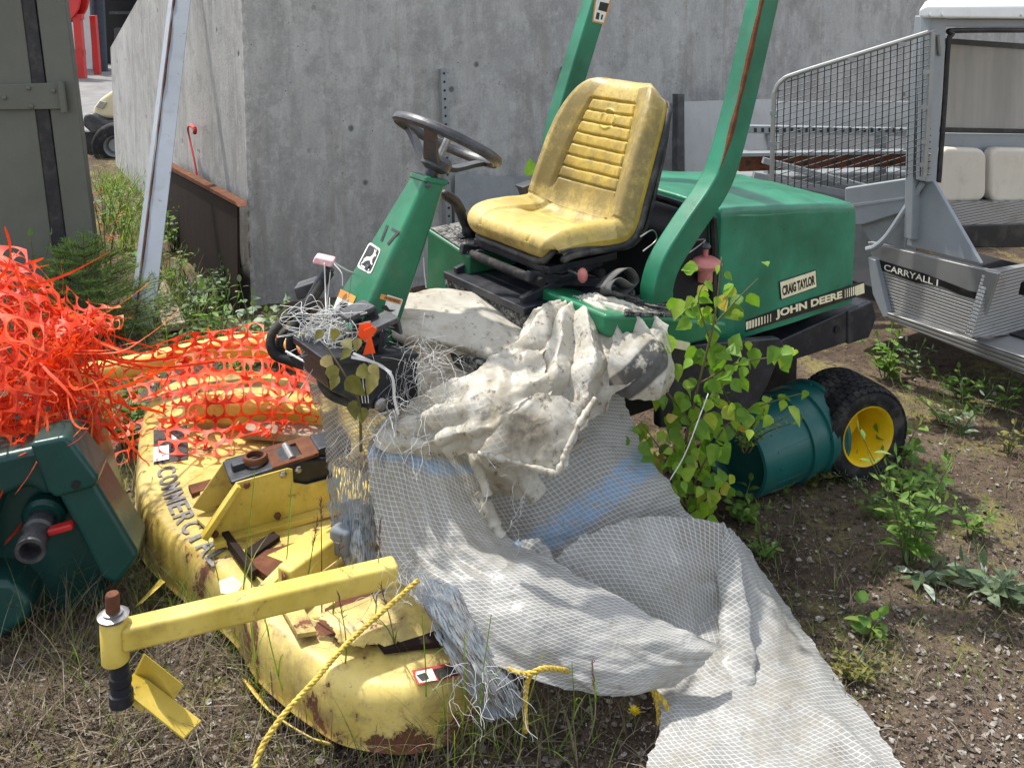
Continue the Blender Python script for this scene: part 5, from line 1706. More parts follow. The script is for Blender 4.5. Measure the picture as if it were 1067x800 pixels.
# front swag: hangs from the left, sweeps down to the right
def tension(nf, amp, seed, axis=1, drift=.5):
    """long folds running along the sheet"""
    def fn(G):
        nu, nv = G.shape[:2]
        uu, vv = np.meshgrid(np.linspace(0, 1, nu), np.linspace(0, 1, nv), indexing='ij')
        a, b = (vv, uu) if axis == 1 else (uu, vv)
        z = np.zeros_like(a)
        q = a * nf + drift * vn(np.stack([b * 2.2, a * 1.5, z + seed], axis=2), seed) + seed * .31
        tri = np.abs((q % 1) - .5) * 2
        tri = tri * tri * (3 - 2 * tri)
        e = np.clip(.5 + .9 * vn(np.stack([b * 3, a * nf * .6, z + seed * 2], axis=2), seed + 1), 0, 1.2)
        return G + normals(G) * ((tri - .5) * e * amp)[..., None]
    return fn


sheet('front_swag', [[(384, 459, 2.48), (418, 455, 2.50), (455, 457, 2.51), (492, 468, 2.52)],
                     [(384, 478, 2.37), (420, 473, 2.38), (462, 478, 2.38), (502, 492, 2.41)],
                     [(388, 530, 2.31), (428, 522, 2.30), (470, 522, 2.30), (512, 530, 2.34)],
                     [(400, 585, 2.24), (445, 572, 2.22), (490, 564, 2.23), (534, 563, 2.28)],
                     [(440, 630, 2.12), (488, 612, 2.12), (535, 597, 2.15), (582, 586, 2.21)],
                     [(492, 680, 2.02), (540, 656, 2.04), (585, 634, 2.09), (636, 616, 2.15)],
                     [(560, 709, 1.99), (600, 688, 2.01), (642, 664, 2.06), (688, 644, 2.12)],
                     [(638, 725, 2.01), (666, 708, 2.02), (692, 686, 2.05), (722, 658, 2.10)],
                     [(704, 716, 2.06), (722, 704, 2.06), (736, 688, 2.07), (748, 672, 2.10)]], .016, 5, 27, tarp, M['tarp'], nu=190, nv=100,
      pre=tension(4.5, .020, 3), attr=lambda G: stripe_attr(G, [P(384, 474, 2.40), P(415, 470, 2.37), P(450, 484, 2.34), P(480, 486, 2.35), P(500, 484, 2.42)], .028), uvrot=.9, sides='vUV')
# lower right sheet spread on the ground
def lower_attr(G):
    return -np.maximum(blob_attr(G, P(760, 722, 2.13), .05), np.maximum(stripe_attr(G, [P(775, 722, 2.12), P(830, 745, 2.05), P(880, 770, 1.97)], .012), blob_attr(G, P(872, 790, 1.93), .035)))
def lower_post(G):
    # a raised crease running from the foot of the fold to the right
    N = normals(G)
    d = stripe_attr(G, [P(772, 722, 2.13), P(820, 738, 2.07), P(868, 762, 2.0), P(905, 800, 1.92)], .03)
    return G + N * (d ** 2 * .014)[..., None]
sheet('ground_spread', [[(738, 560, 2.52), (756, 552, 2.50), (766, 556, 2.49), (778, 572, 2.49), (790, 590, 2.49)],
                        [(722, 640, 2.28), (765, 634, 2.29), (785, 634, 2.30), (805, 634, 2.33), (826, 640, 2.37)],
                        [(682, 696, 2.15), (735, 698, 2.13), (785, 692, 2.15), (828, 688, 2.19), (866, 696, 2.21)],
                        [(688, 748, 2.02), (745, 750, 2.00), (800, 748, 2.00), (858, 744, 2.03), (906, 750, 2.06)],
                        [(668, 812, 1.86), (745, 815, 1.84), (815, 815, 1.84), (885, 812, 1.86), (948, 812, 1.88)],
                        [(640, 900, 1.68), (740, 900, 1.66), (820, 900, 1.66), (900, 900, 1.68), (985, 890, 1.70)]], .011, 4.5, 33, tarp, M['tarp'], nu=170, nv=130,
      attr=lower_attr, uvrot=.3, sides='vV', post=lower_post, rag=.008)
# rolled seam standing up over the two right panels
c_ = cr(np.array([P(752, 545, 2.41), P(758, 580, 2.35), P(764, 625, 2.27), P(767, 670, 2.19), P(768, 706, 2.12), P(768, 728, 2.08)]), 70)
tan = np.gradient(c_, axis=0); tan /= np.linalg.norm(tan, axis=1)[:, None]
vw = CAM - c_; sd0 = np.cross(tan, vw); sd0 /= np.linalg.norm(sd0, axis=1)[:, None]; up0 = np.cross(sd0, tan)
up0 *= np.sign((up0 * vw).sum(1))[:, None]
an = np.linspace(R(-20), R(200), 40)
rad = np.interp(np.linspace(0, 1, 70), [0, .15, .45, .8, 1], [.008, .022, .034, .038, .030])
G = c_[:, None] + rad[:, None, None] * (np.cos(an)[None, :, None] * sd0[:, None] + .36 * np.sin(an)[None, :, None] * up0[:, None])
G = facets(crumple(G, .006, 14, 61, .8), .006, .06, 62); uv = arcuv(G) + 3.3
MB().grid(G, uv=uv).build('rolled_seam', M['tarp'], tarp, smooth=180)
# grey end of the sheet tucked behind
sheet('tucked_end', [[(748, 548, 2.56), (766, 556, 2.58), (780, 572, 2.6), (789, 592, 2.6)], [(752, 565, 2.53), (766, 580, 2.54), (778, 594, 2.55), (787, 604, 2.56)], [(758, 590, 2.5), (770, 604, 2.5), (780, 608, 2.51), (788, 608, 2.54)]], .012, 16, 71, tarp, M['tarp'], nu=50, nv=50)
# upright folded hem between the panels
for k, (pts, r_) in enumerate([([(484, 462, 2.42), (494, 478, 2.37), (503, 500, 2.33), (508, 516, 2.32)], .014), ([(500, 514, 2.36), (508, 530, 2.33), (516, 548, 2.30), (522, 560, 2.29)], .016)]):
    cc = cr(np.array([P(*q) for q in pts]), 40)
    tb = MB().tube(cc, r_ * (1 + .25 * fbm(np.stack([np.arange(40) * .2, np.zeros(40) + k, np.zeros(40)], 1), 2, 3)), 14)
    tb.build('rolled_hem', M['dirty'], tarp, smooth=180)
# shaded crumpled lining in the gap
sheet('crumpled_lining', [[(488, 440, 2.48), (530, 445, 2.46), (575, 470, 2.44), (610, 450, 2.46)], [(498, 490, 2.46), (535, 500, 2.44), (565, 510, 2.44), (590, 500, 2.46)], [(510, 560, 2.44), (525, 560, 2.42), (545, 545, 2.42), (575, 530, 2.44)]], .035, 12, 75, tarp, M['dirty'], nu=70, nv=70, attr=lambda G: np.full(G.shape[:2], .35))
sheet('blue_tuft', [[(514, 570, 2.33), (526, 565, 2.31), (540, 562, 2.30)], [(520, 584, 2.28), (532, 584, 2.26), (548, 584, 2.27)]], .012, 30, 77, tarp, M['tarp'], nu=30, nv=30, attr=lambda G: np.full(G.shape[:2], .9))
sheet('tuft', [[(540, 566, 2.31), (556, 560, 2.30), (575, 575, 2.30)], [(544, 588, 2.26), (562, 592, 2.25), (586, 600, 2.26)]], .014, 20, 79, tarp, M['tarp'], nu=40, nv=40)

# opaque dirty sheet on top
dirty = thing('plastic_sheet', 'crumpled cream plastic sheet caked with dirt heaped over the mower platform', 'plastic sheet', TO + TF * 1.2 + UP * .75)
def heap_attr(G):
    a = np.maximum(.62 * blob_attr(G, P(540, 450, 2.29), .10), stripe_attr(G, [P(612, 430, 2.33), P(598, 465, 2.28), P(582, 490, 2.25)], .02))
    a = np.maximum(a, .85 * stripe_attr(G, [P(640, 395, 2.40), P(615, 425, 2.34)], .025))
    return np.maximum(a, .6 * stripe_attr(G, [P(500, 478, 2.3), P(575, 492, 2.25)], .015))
def heap_post(G):
    N = normals(G)
    for pts, w_, h_ in [([P(600, 312, 2.6), P(585, 360, 2.42), P(560, 400, 2.35)], .03, .03), ([P(602, 312, 2.6), P(625, 350, 2.45), P(632, 390, 2.42)], .028, .026), ([P(560, 402, 2.35), P(500, 425, 2.34), P(440, 440, 2.38)], .03, .024),
                        ([P(505, 470, 2.29), P(540, 482, 2.27), P(578, 492, 2.24)], .02, .022), ([P(555, 410, 2.33), P(560, 440, 2.29), P(592, 470, 2.27)], .02, .03)]:
        G = G + N * (np.clip(1 - linedist(G, pts) / (w_ * 1.7), 0, 1) * h_)[..., None]
    G = G - N * (blob_attr(G, P(540, 448, 2.3), .075) ** 2 * .02)[..., None]
    return G
def fan(G):
    """folds fanning out from the peak where the sheet is gathered"""
    nu, nv = G.shape[:2]
    c = P(604, 306, 2.66)
    D = G - c
    e1 = nrm(P(700, 345, 2.58) - c); e2 = nrm(P(560, 440, 2.32) - c)
    a = np.arctan2(D @ e2, D @ e1); r_ = np.linalg.norm(D, axis=2)
    q = a * 2.6 + .35 * vn(np.stack([r_ * 9, a * 2, r_ * 0 + 3], axis=2), 19)
    tri = np.abs((q % 1) - .5) * 2
    return G + normals(G) * ((tri - .5) * np.clip(r_ * 1.1, .02, .16) * .30)[..., None]
sheet('heaped_sheet', [[(546, 340, 2.60), (575, 318, 2.64), (602, 307, 2.67), (640, 313, 2.66), (694, 342, 2.60)],
                       [(520, 374, 2.48), (560, 352, 2.48), (602, 334, 2.53), (645, 338, 2.54), (697, 360, 2.56)],
                       [(500, 405, 2.41), (545, 392, 2.40), (592, 378, 2.42), (632, 370, 2.46), (672, 382, 2.49)],
                       [(495, 435, 2.37), (540, 428, 2.34), (590, 415, 2.36), (622, 402, 2.41), (650, 403, 2.44)],
                       [(498, 466, 2.33), (540, 470, 2.29), (584, 464, 2.30), (608, 444, 2.35), (634, 416, 2.40)]],
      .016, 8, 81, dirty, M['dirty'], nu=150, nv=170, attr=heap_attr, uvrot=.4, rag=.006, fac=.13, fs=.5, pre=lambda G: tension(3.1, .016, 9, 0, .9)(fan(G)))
sheet('lower_fold', [[(388, 446, 2.43), (430, 423, 2.43), (470, 398, 2.42), (515, 377, 2.43), (560, 366, 2.44)],
                     [(390, 456, 2.38), (435, 440, 2.36), (480, 420, 2.34), (525, 402, 2.34), (570, 390, 2.36)],
                     [(400, 468, 2.36), (445, 458, 2.32), (490, 446, 2.29), (530, 430, 2.29), (574, 413, 2.31)],
                     [(422, 477, 2.37), (460, 475, 2.33), (500, 470, 2.28), (532, 458, 2.265), (570, 440, 2.285)]],
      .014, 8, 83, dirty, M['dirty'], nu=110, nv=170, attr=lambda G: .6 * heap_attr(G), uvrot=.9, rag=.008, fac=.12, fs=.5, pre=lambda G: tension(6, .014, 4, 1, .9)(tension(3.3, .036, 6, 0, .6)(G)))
sheet('back_fold', [[(416, 304, 2.80), (455, 300, 2.84), (500, 310, 2.84), (545, 326, 2.80), (595, 335, 2.72)],
                    [(410, 328, 2.62), (455, 324, 2.63), (500, 334, 2.62), (540, 346, 2.60), (580, 352, 2.56)],
                    [(407, 346, 2.53), (450, 352, 2.53), (495, 362, 2.52), (530, 368, 2.48), (565, 372, 2.44)],
                    [(412, 352, 2.55), (455, 366, 2.55), (500, 378, 2.53), (530, 382, 2.49), (560, 385, 2.44)]], .014, 7, 85, dirty, M['dirty'], nu=90, nv=130, attr=lambda G: .55 * stripe_attr(G, [P(450, 362, 2.53), P(500, 372, 2.5)], .03), uvrot=.7)
sheet('under_fold', [[(400, 352, 2.58), (450, 362, 2.58), (500, 374, 2.56), (560, 384, 2.46)], [(402, 372, 2.50), (450, 392, 2.52), (500, 400, 2.5), (545, 396, 2.44)], [(396, 420, 2.46), (440, 420, 2.49), (490, 412, 2.48), (535, 404, 2.43)]], .028, 11, 87, dirty, M['dirty'], nu=80, nv=100, attr=lambda G: .5 * blob_attr(G, P(480, 370, 2.5), .12))
sheet('rolled_end', [[(640, 350, 2.50), (668, 342, 2.53), (691, 342, 2.56), (700, 352, 2.58)],
                     [(634, 378, 2.44), (662, 372, 2.46), (690, 366, 2.50), (703, 376, 2.54)],
                     [(634, 400, 2.43), (660, 396, 2.44), (686, 392, 2.47), (702, 394, 2.52)],
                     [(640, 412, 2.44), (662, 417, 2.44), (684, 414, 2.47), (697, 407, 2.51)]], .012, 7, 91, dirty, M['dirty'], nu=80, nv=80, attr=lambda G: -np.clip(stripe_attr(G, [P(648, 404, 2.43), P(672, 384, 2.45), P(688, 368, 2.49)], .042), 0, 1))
sheet('turned_flap', [[(548, 414, 2.275), (562, 409, 2.29), (580, 412, 2.29), (600, 420, 2.30)], [(522, 440, 2.225), (550, 440, 2.24), (580, 442, 2.245), (602, 446, 2.26)], [(502, 466, 2.215), (535, 474, 2.21), (565, 476, 2.21), (598, 462, 2.235)], [(498, 473, 2.22), (535, 483, 2.21), (578, 494, 2.20), (590, 484, 2.21)]], .008, 12, 93, dirty, M['dirty'], nu=70, nv=70, attr=lambda G: .30 + .42 * np.clip(1.2 - np.abs(np.linalg.norm(G - P(548, 450, 2.23), axis=2)) / .09, 0, 1), fac=.09)
for pts in ([(498, 472, 2.215), (520, 477, 2.205), (545, 484, 2.20), (580, 494, 2.192)], [(580, 494, 2.192), (590, 470, 2.225), (604, 440, 2.26), (620, 415, 2.32)]):
    cc = cr(np.array([P(*q) for q in pts]), 60)
    MB().tube(cc, .0065 * (1 + .45 * fbm(np.stack([np.arange(60) * .3, np.zeros(60), np.zeros(60) + pts[0][0]], 1), 2, 3)), 10).build('rolled_edge', M['dirty'], dirty, smooth=180)
sheet('peak_flap', [[(618, 312, 2.70), (634, 308, 2.72), (640, 322, 2.70)], [(606, 316, 2.64), (620, 322, 2.62), (634, 330, 2.60)]], .006, 10, 95, dirty, M['dirty'], nu=30, nv=30)

# frayed grey netting
veil = thing('grey_netting', 'torn grey netting hanging in tatters left of the tarpaulin over the deck', 'netting', Z(370, 590, 0))
sheet('net_veil', [[(316, 376, 2.50), (345, 392, 2.47), (380, 405, 2.46), (420, 430, 2.47)], [(332, 430, 2.48), (352, 442, 2.44), (374, 452, 2.42), (394, 462, 2.44)], [(342, 480, 2.47), (358, 486, 2.43), (374, 490, 2.41), (392, 492, 2.42)]], .022, 12, 101, veil, M['veil'], nu=70, nv=60)
sheet('tattered_hang', [[(340, 470, 2.49), (356, 474, 2.45), (374, 478, 2.43), (392, 482, 2.43)], [(342, 520, 2.47), (356, 530, 2.41), (374, 530, 2.38), (392, 530, 2.38)], [(350, 566, 2.42), (360, 590, 2.34), (376, 592, 2.31), (394, 586, 2.32)]], .018, 14, 103, veil, M['fray'], nu=80, nv=60, rag=.02)
MB().bar(P(352, 567, 2.365), P(396, 532, 2.545), .064, .074).build('net_wrapping', M['fray'], veil, bevel=.014)
sheet('lower_tatter', [[(424, 592, 2.14), (448, 600, 2.12), (474, 612, 2.12), (492, 640, 2.10)], [(450, 648, 2.06), (474, 652, 2.03), (500, 664, 2.03), (520, 680, 2.04)], [(478, 702, 1.99), (502, 706, 1.965), (526, 712, 1.965), (540, 714, 1.98)], [(508, 748, 1.96), (524, 746, 1.95), (540, 740, 1.95), (550, 732, 1.97)]], .016, 12, 105, veil, M['fray'], nu=110, nv=70, rag=.015)
# loose white threads
def threads(mb, n, box, Y, r_=.00045, ln=.16, drop=.06, seed=1):
    g = np.random.RandomState(seed)
    for _ in range(n):
        p = P(g.uniform(box[0], box[2]), g.uniform(box[1], box[3]), Y + g.uniform(-.05, .03))
        d = g.normal(size=3); d[2] -= drop * 10; d = nrm(d)
        k = 7; pts = [p]
        for i in range(k):
            d = nrm(d + g.normal(size=3) * .32 + np.array([0, 0, -.15]))
            pts.append(pts[-1] + d * ln * g.uniform(.5, 1) / k)
        mb.tube(cr(np.array(pts), 16), r_, 4, False)
mb = MB()
threads(mb, 120, (402, 350, 480, 430), 2.44, seed=3)
threads(mb, 90, (385, 425, 470, 470), 2.36, ln=.22, drop=.0, seed=4)
threads(mb, 50, (388, 570, 450, 625), 2.13, ln=.12, seed=5)
threads(mb, 40, (470, 690, 550, 745), 1.94, ln=.1, seed=6)
threads(mb, 25, (500, 490, 560, 575), 2.3, ln=.1, seed=7)
tag(mb.build('loose_threads', M['twine'], veil, smooth=180), kind='stuff')
twn = thing('white_twine', 'tangled white twine wound around the pedals and hoses of the mower', 'twine', TO + TF * 1.75)
g = np.random.RandomState(9)
mb = MB()
ctr = [(312, 332), (330, 345), (345, 352), (360, 345), (330, 330), (350, 370), (372, 358)]
for k in range(24):
    a_, b_ = ctr[g.randint(7)], ctr[g.randint(7)]
    pts = [P(a_[0] + g.normal() * 9, a_[1] + g.normal() * 8, 2.46 + g.normal() * .02)]
    for i in range(7):
        pts.append(P((a_[0] + b_[0]) / 2 + g.normal() * 20, (a_[1] + b_[1]) / 2 + g.normal() * 15, 2.44 + g.normal() * .03))
    pts.append(P(b_[0] + g.normal() * 10, b_[1] + g.normal() * 9, 2.46))
    mb.tube(cr(np.array(pts), 48), .0008, 5)
mb.build('tangle', M['twine'], twn, smooth=180)
def strand(pts, r_=.002): return MB().tube(cr(np.array([P(*q) for q in pts]), 24), r_, 6).build('strand', M['twine'], twn, smooth=180)
strand([(338, 274, 2.57), (339, 300, 2.56), (340, 330, 2.5)]); strand([(345, 272, 2.58), (362, 282, 2.62), (376, 287, 2.66)], .0025); strand([(348, 275, 2.58), (356, 285, 2.56), (357, 298, 2.55)], .0015)
strand([(441, 268, 2.68), (442, 285, 2.66), (444, 300, 2.64)]); strand([(298, 366, 2.5), (316, 376, 2.45), (328, 381, 2.42)], .0028)
def band_s(pts, w_): return MB().ribbon(cr(np.array([P(*q) for q in pts]), 30), w_, side=(1, .2, .3)).build('flat_strand', M['twine'], twn, smooth=180)
band_s([(366, 372, 2.33), (385, 376, 2.33), (400, 383, 2.33), (409, 394, 2.32), (411, 415, 2.32), (415, 432, 2.32)], .007)
band_s([(368, 368, 2.35), (390, 378, 2.34), (408, 388, 2.335)], .006)
for k in range(3): strand([(370 + k * 6, 372, 2.4), (374 + k * 4, 395, 2.38), (378 + k * 3, 420, 2.36)], .0012)
o = MB()
o.prism([P(a, b, 2.36) for a, b in [(374, 338), (386, 336), (388, 345), (380, 356), (373, 350)]], (0, .002, 0))
o.prism([P(a, b, 2.345) for a, b in [(379, 344), (388, 340), (393, 343), (387, 352), (391, 368), (378, 370), (383, 353)]], (0, .002, 0))
M['flag'] = plain('orange_flagging', (.85, .085, .012), .5, .15)
tag(o.build('flagging_tape', M['flag']), 'small bright orange flagging ribbon knotted on the mower pedals', 'ribbon')

# ropes
def rope(pts, label, r_=.0055):
    c = cr(np.array(pts), 160)
    t = np.gradient(c, axis=0); t /= np.linalg.norm(t, axis=1)[:, None]
    a = np.cross(t, UP); a /= np.linalg.norm(a, axis=1)[:, None]; b = np.cross(t, a)
    L = np.concatenate([[0], np.cumsum(np.linalg.norm(np.diff(c, axis=0), axis=1))])
    mb = MB()
    for k in range(3):
        ph = L / .022 * 2 * math.pi / 1.6 + k * 2.094
        mb.tube(c + r_ * .52 * (np.cos(ph)[:, None] * a + np.sin(ph)[:, None] * b), r_ * .62, 6)
    return tag(mb.build('yellow_rope', M['rope'], smooth=180), label, 'rope', 'pieces of yellow rope')
rope([P(436, 604, 2.06), P(418, 620, 2.04), P(395, 640, 1.99), P(360, 672, 1.91), P(325, 712, 1.80), P(295, 745, 1.74), P(272, 780, 1.70), P(262, 815, 1.66)], 'yellow rope stretched slantwise across the deck to the lower edge')
rope([P(548, 762, 1.965), P(547, 738, 1.97), P(549, 712, 1.97), P(556, 700, 1.96), P(572, 696, 1.97), P(600, 700, 2.02)], 'short yellow rope end hanging straight down under the tarpaulin')
rope([P(530, 697, 1.98), P(545, 701, 1.97), P(560, 700, 1.97)], 'stub of yellow rope tied at the hem beside the hanging rope end', .005)
rope([P(655, 712, 2.08), P(672, 714, 2.08), P(690, 728, 2.05), P(697, 745, 2.03), P(694, 762, 2.02)], 'loose loop of yellow rope lying on soil beneath the tarpaulin hem')
rope([P(680, 716, 2.08), P(686, 735, 2.06), P(688, 755, 2.03)], 'faded rope end drooping beside the loose yellow loop', .007)

# ================================================================== ORANGE SAFETY NETTING
def netmap(G, nc, mr, keep, seed, hole=(.45, .44), mb=None):
    nu, nv = G.shape[:2]
    g = np.random.RandomState(seed)
    mb = mb or MB()
    def S(u, v):
        u = np.clip(u, 0, 1) * (nu - 1.001); v = np.clip(v, 0, 1) * (nv - 1.001)
        i = u.astype(int); j = v.astype(int); a = (u - i)[:, None]; b = (v - j)[:, None]
        return (G[i, j] * (1 - a) + G[i + 1, j] * a) * (1 - b) + (G[i, j + 1] * (1 - a) + G[i + 1, j + 1] * a) * b
    n = 16
    an = np.arange(n) * 2 * math.pi / n
    sq = np.stack([np.cos(an), np.sin(an)], 1); sq = sq / np.abs(sq).max(1)[:, None] * .5
    el = np.stack([np.cos(an) * hole[0], np.sin(an) * hole[1]], 1)
    for i in range(mr):
        for j in range(nc):
            oj = .5 * (i % 2)
            c = np.array([(i + .5), (j + .5 + oj)])
            if c[1] + .5 > nc: continue
            if not keep(c[0] / mr, c[1] / nc, g): continue
            o_ = (c + sq[:, ::-1]) / [mr, nc]; e_ = (c + el[:, ::-1]) / [mr, nc]
            vs = np.concatenate([S(o_[:, 0], o_[:, 1]), S(e_[:, 0], e_[:, 1])])
            mb.add(vs, [(k, (k + 1) % n, n + (k + 1) % n, n + k) for k in range(n)])
    return mb


def patchz(rows, nu, nv):
    C = np.array([[Z(*c) for c in r] for r in rows])
    A = cr(C, nu)
    return np.swapaxes(cr(np.swapaxes(A, 0, 1), nv), 0, 1)


def strips(mb, n, fn, seed, w=(.004, .010), ln=(.10, .32), k=5, wob=.35):
    g = np.random.RandomState(seed)
    for _ in range(n):
        p, d = fn(g)
        pts = [p]; d = nrm(d); L = g.uniform(*ln)
        tw_ = g.normal(size=3) * wob
        for i in range(k):
            d = nrm(d + tw_ * .6 + g.normal(size=3) * wob * .5 + np.array([0, 0, -.08]))
            pts.append(pts[-1] + d * L / k)
        c = cr(np.array(pts), 22)
        wd = g.uniform(*w) * (1 + .55 * np.sin(np.linspace(0, g.uniform(4, 14), 22) + g.uniform(0, 6)))
        wd[-1] *= .2
        mb.ribbon(c, wd, side=g.normal(size=3))


def stars(mb, n, fn, seed, r_=(.010, .026)):
    """torn mesh nodes: little stars with ragged arms"""
    g = np.random.RandomState(seed)
    for _ in range(n):
        p, d = fn(g)
        nn_ = nrm(g.normal(size=3) + np.array([-.2, -.8, .5])); a_ = nrm(np.cross(nn_, g.normal(size=3))); b2 = np.cross(nn_, a_)
        m = g.randint(4, 6); R_ = g.uniform(*r_)
        vs = [p]; fs = []
        for q in range(2 * m):
            an = q * math.pi / m + g.normal() * .12
            rr = R_ * (g.uniform(.8, 1.5) if q % 2 == 0 else g.uniform(.35, .5))
            vs.append(p + rr * (math.cos(an) * a_ + math.sin(an) * b2) + nn_ * g.normal() * .005)
        for q in range(2 * m): fs.append((0, 1 + q, 1 + (q + 1) % (2 * m)))
        mb.add(vs, fs)


drape = thing('orange_netting', 'orange safety netting spread over the yellow beams behind the deck', 'netting', Z(230, 430, 0))
Gd = patchz([[(100, 388, .33), (160, 364, .36), (220, 350, .37), (275, 348, .38), (322, 368, .38)],
             [(96, 408, .28), (160, 392, .28), (220, 380, .30), (280, 380, .32), (328, 395, .34)],
             [(110, 432, .24), (170, 418, .27), (225, 412, .32), (280, 412, .33), (334, 418, .33)],
             [(118, 452, .21), (165, 446, .22), (225, 446, .24), (280, 438, .27), (332, 438, .28)],
             [(120, 486, .20), (165, 472, .20), (225, 478, .20), (270, 462, .22), (318, 446, .25)]], 90, 110)
Gd1 = crumple(Gd, .028, 8, 111, .5)
netmap(Gd1, 12, 9, lambda u, v, g: not (v < .16 and u < .5) and not (v < .28 and g.rand() < .5) and not (u > .72 and g.rand() < .15) and not (u > .86 and v > .55), 3).build('net_sheet', M['orange'], drape, smooth=180)
Gd2 = crumple(Gd[:55] + np.array([.01, 0, .018]), .045, 10, 117, .5)
netmap(Gd2, 12, 6, lambda u, v, g: g.rand() > .2 and v > .26, 5).build('net_sheet', M['orange'], drape, smooth=180)
mb = MB()
def f_d(g):
    i = g.randint(0, 85); j = g.randint(0, 105)
    return Gd1[i, j], g.normal(size=3) * np.array([1, .6, .25])
strips(mb, 60, f_d, 31, (.004, .010), (.06, .16), wob=.4)
stars(mb, 40, f_d, 33)
mb.build('torn_strips', M['orange'], drape, smooth=180)

pile = thing('orange_netting', 'tangled heap of torn orange safety netting piled on the green tank', 'netting', P(40, 470, 2.6))
Gp = patch([[(-60, 258, 3.0), (0, 268, 2.95), (35, 312, 2.92), (62, 330, 2.9), (103, 330, 2.85)],
            [(-60, 320, 2.75), (5, 335, 2.70), (48, 350, 2.70), (80, 348, 2.72), (104, 346, 2.76)],
            [(-60, 400, 2.60), (5, 402, 2.55), (50, 410, 2.56), (62, 402, 2.62), (80, 384, 2.72)],
            [(-60, 476, 2.56), (5, 462, 2.52), (45, 458, 2.54), (68, 452, 2.62), (92, 446, 2.75)],
            [(-60, 500, 2.62), (5, 480, 2.60), (45, 470, 2.62), (74, 474, 2.70), (104, 480, 2.80)]], 100, 80)
for k in range(4):
    Gk = crumple(Gp + np.array([.0, .05 * k - .02, -.015 * k]), .06, 7, 131 + k * 7, .45)
    netmap(Gk, 9 + k % 2, 12, lambda u, v, g: g.rand() > .36, 7 + k, (.455, .44)).build('net_sheet', M['orange'], pile, smooth=180)
mb = MB()
def f_p(g):
    i = g.randint(0, 70); j = g.randint(0, 79)
    return Gp[i, j] + g.normal(size=3) * .02, g.normal(size=3) * np.array([1, .5, .6]) + np.array([.3, 0, -.7])
strips(mb, 260, f_p, 41, (.003, .007), (.12, .40), wob=.32)
def f_q(g):
    return P(g.uniform(78, 122), g.uniform(415, 450), 2.80) + g.normal(size=3) * .04, g.normal(size=3) + np.array([.1, 0, -.9])
strips(mb, 40, f_q, 43, (.004, .012), (.06, .18), wob=.45)
stars(mb, 150, f_p, 45)
mb.build('torn_strips', M['orange'], pile, smooth=180)
mb = MB()
for k in range(3):
    a_ = P(80 + k * 5, 362 + k * 4, 2.75); b_ = P(190 + rnd.uniform(-40, 40), 372 + k * 5, 3.1)
    mid = (a_ + b_) / 2 + np.array([0, 0, -.03 + rnd.uniform(-.03, .03)])
    mb.ribbon(cr(np.array([a_, mid, b_]), 20), .008, side=nr.normal(size=3))
mb.build('stretched_strips', M['orange'], pile, smooth=180, solid=.001)
# back layer of the pile so that the heap has a body
Gk = crumple(Gp + np.array([.0, .16, -.03]), .05, 7, 171, .45)
netmap(Gk, 8, 10, lambda u, v, g: g.rand() > .25, 17, (.43, .43)).build('net_sheet', M['orange'], pile, smooth=180)
# ================================================================== UTILITY CART
SD = np.array([-.5, .866, 0]); CDv = np.array([.866, .5, 0])
q0 = Z(930, 335, .25)
CS = Plane(q0, np.array([-.866, -.5, 0]))
cart = thing('utility_cart', 'grey aluminium utility cart with wire mesh gate and cream seats at the right edge', 'utility cart', (q0[0], q0[1], 0))
corner = CS.at(1031, 283); 
CR = Plane(corner, np.array([.5, -.866, 0]))
inn = -CS.n
bed = MB().prism(CS.poly([(904, 252), (1038, 284), (1016, 352), (925, 327)]), inn * .03).build('bed_side', M['alu'], cart, bevel=.003)
MB().prism(CS.poly([(917, 279), (1024, 313), (1014, 350), (924, 326)], .004), inn * .006).build('ribbed_panel', M['ribbed'], bed)
MB().prism(CS.poly([(1027, 282), (1040, 285), (1018, 353), (1010, 350)], .016), inn * .02).build('corner_post', M['alu'], bed, bevel=.003)
MB().prism(CS.poly([(904, 268), (912, 271), (926, 330), (920, 331), (909, 306)], .03), inn * .04).build('front_post', M['cart_grey'], bed, bevel=.004)
st_ = MB().prism(CS.poly([(913, 270), (963, 285), (1010, 303), (1023, 306), (1025, 314), (1000, 307), (980, 298), (955, 295), (916, 281)], .0055), inn * .002).build('name_strip', M['decal_black'], bed, smooth=0)
w = MB(); CS.text(w, 'CARRYALL I', (921, 281.5), (977, 298.3), (921.5, 275), .0075, .012)
w.build('lettering', M['decal_white'], st_, smooth=0)
MB().prism(CS.poly([(923, 325), (1090, 379), (1090, 400), (925, 333.5)], .03), inn * .06).build('sill', M['ribbed_dark'], cart, bevel=.005)
MB().prism(CR.poly([(1032, 283), (1110, 271), (1110, 345), (1012, 352)]), -CR.n * .03).build('bed_front', M['ribbed'], cart, bevel=.003)
MB().prism([CS.at(1012, 352), CS.at(1090, 378), CS.at(1090, 378) + CDv * .9, CS.at(1012, 352) + CDv * .9], -UP * .02).build('floor_step', M['alu'], cart)
MB().box(CS.at(1000, 345) + CDv * .6 + SD * .2 - UP * .03, SD * .55, CDv * .45, UP * .03).build('chassis', M['void'], cart)
MB().prism([CS.at(1063, 296) + inn * .02 - SD * .01, CS.at(1075, 293) + inn * .02, CS.at(1075, 309) + inn * .02, CS.at(1063, 309) + inn * .02], -CR.n * .02).build('latch', M['black'], cart)
pc = CS.at(968, 262)
cb0 = pc + CDv * .01
CF = Plane(cb0, np.array([.5, -.866, 0]))
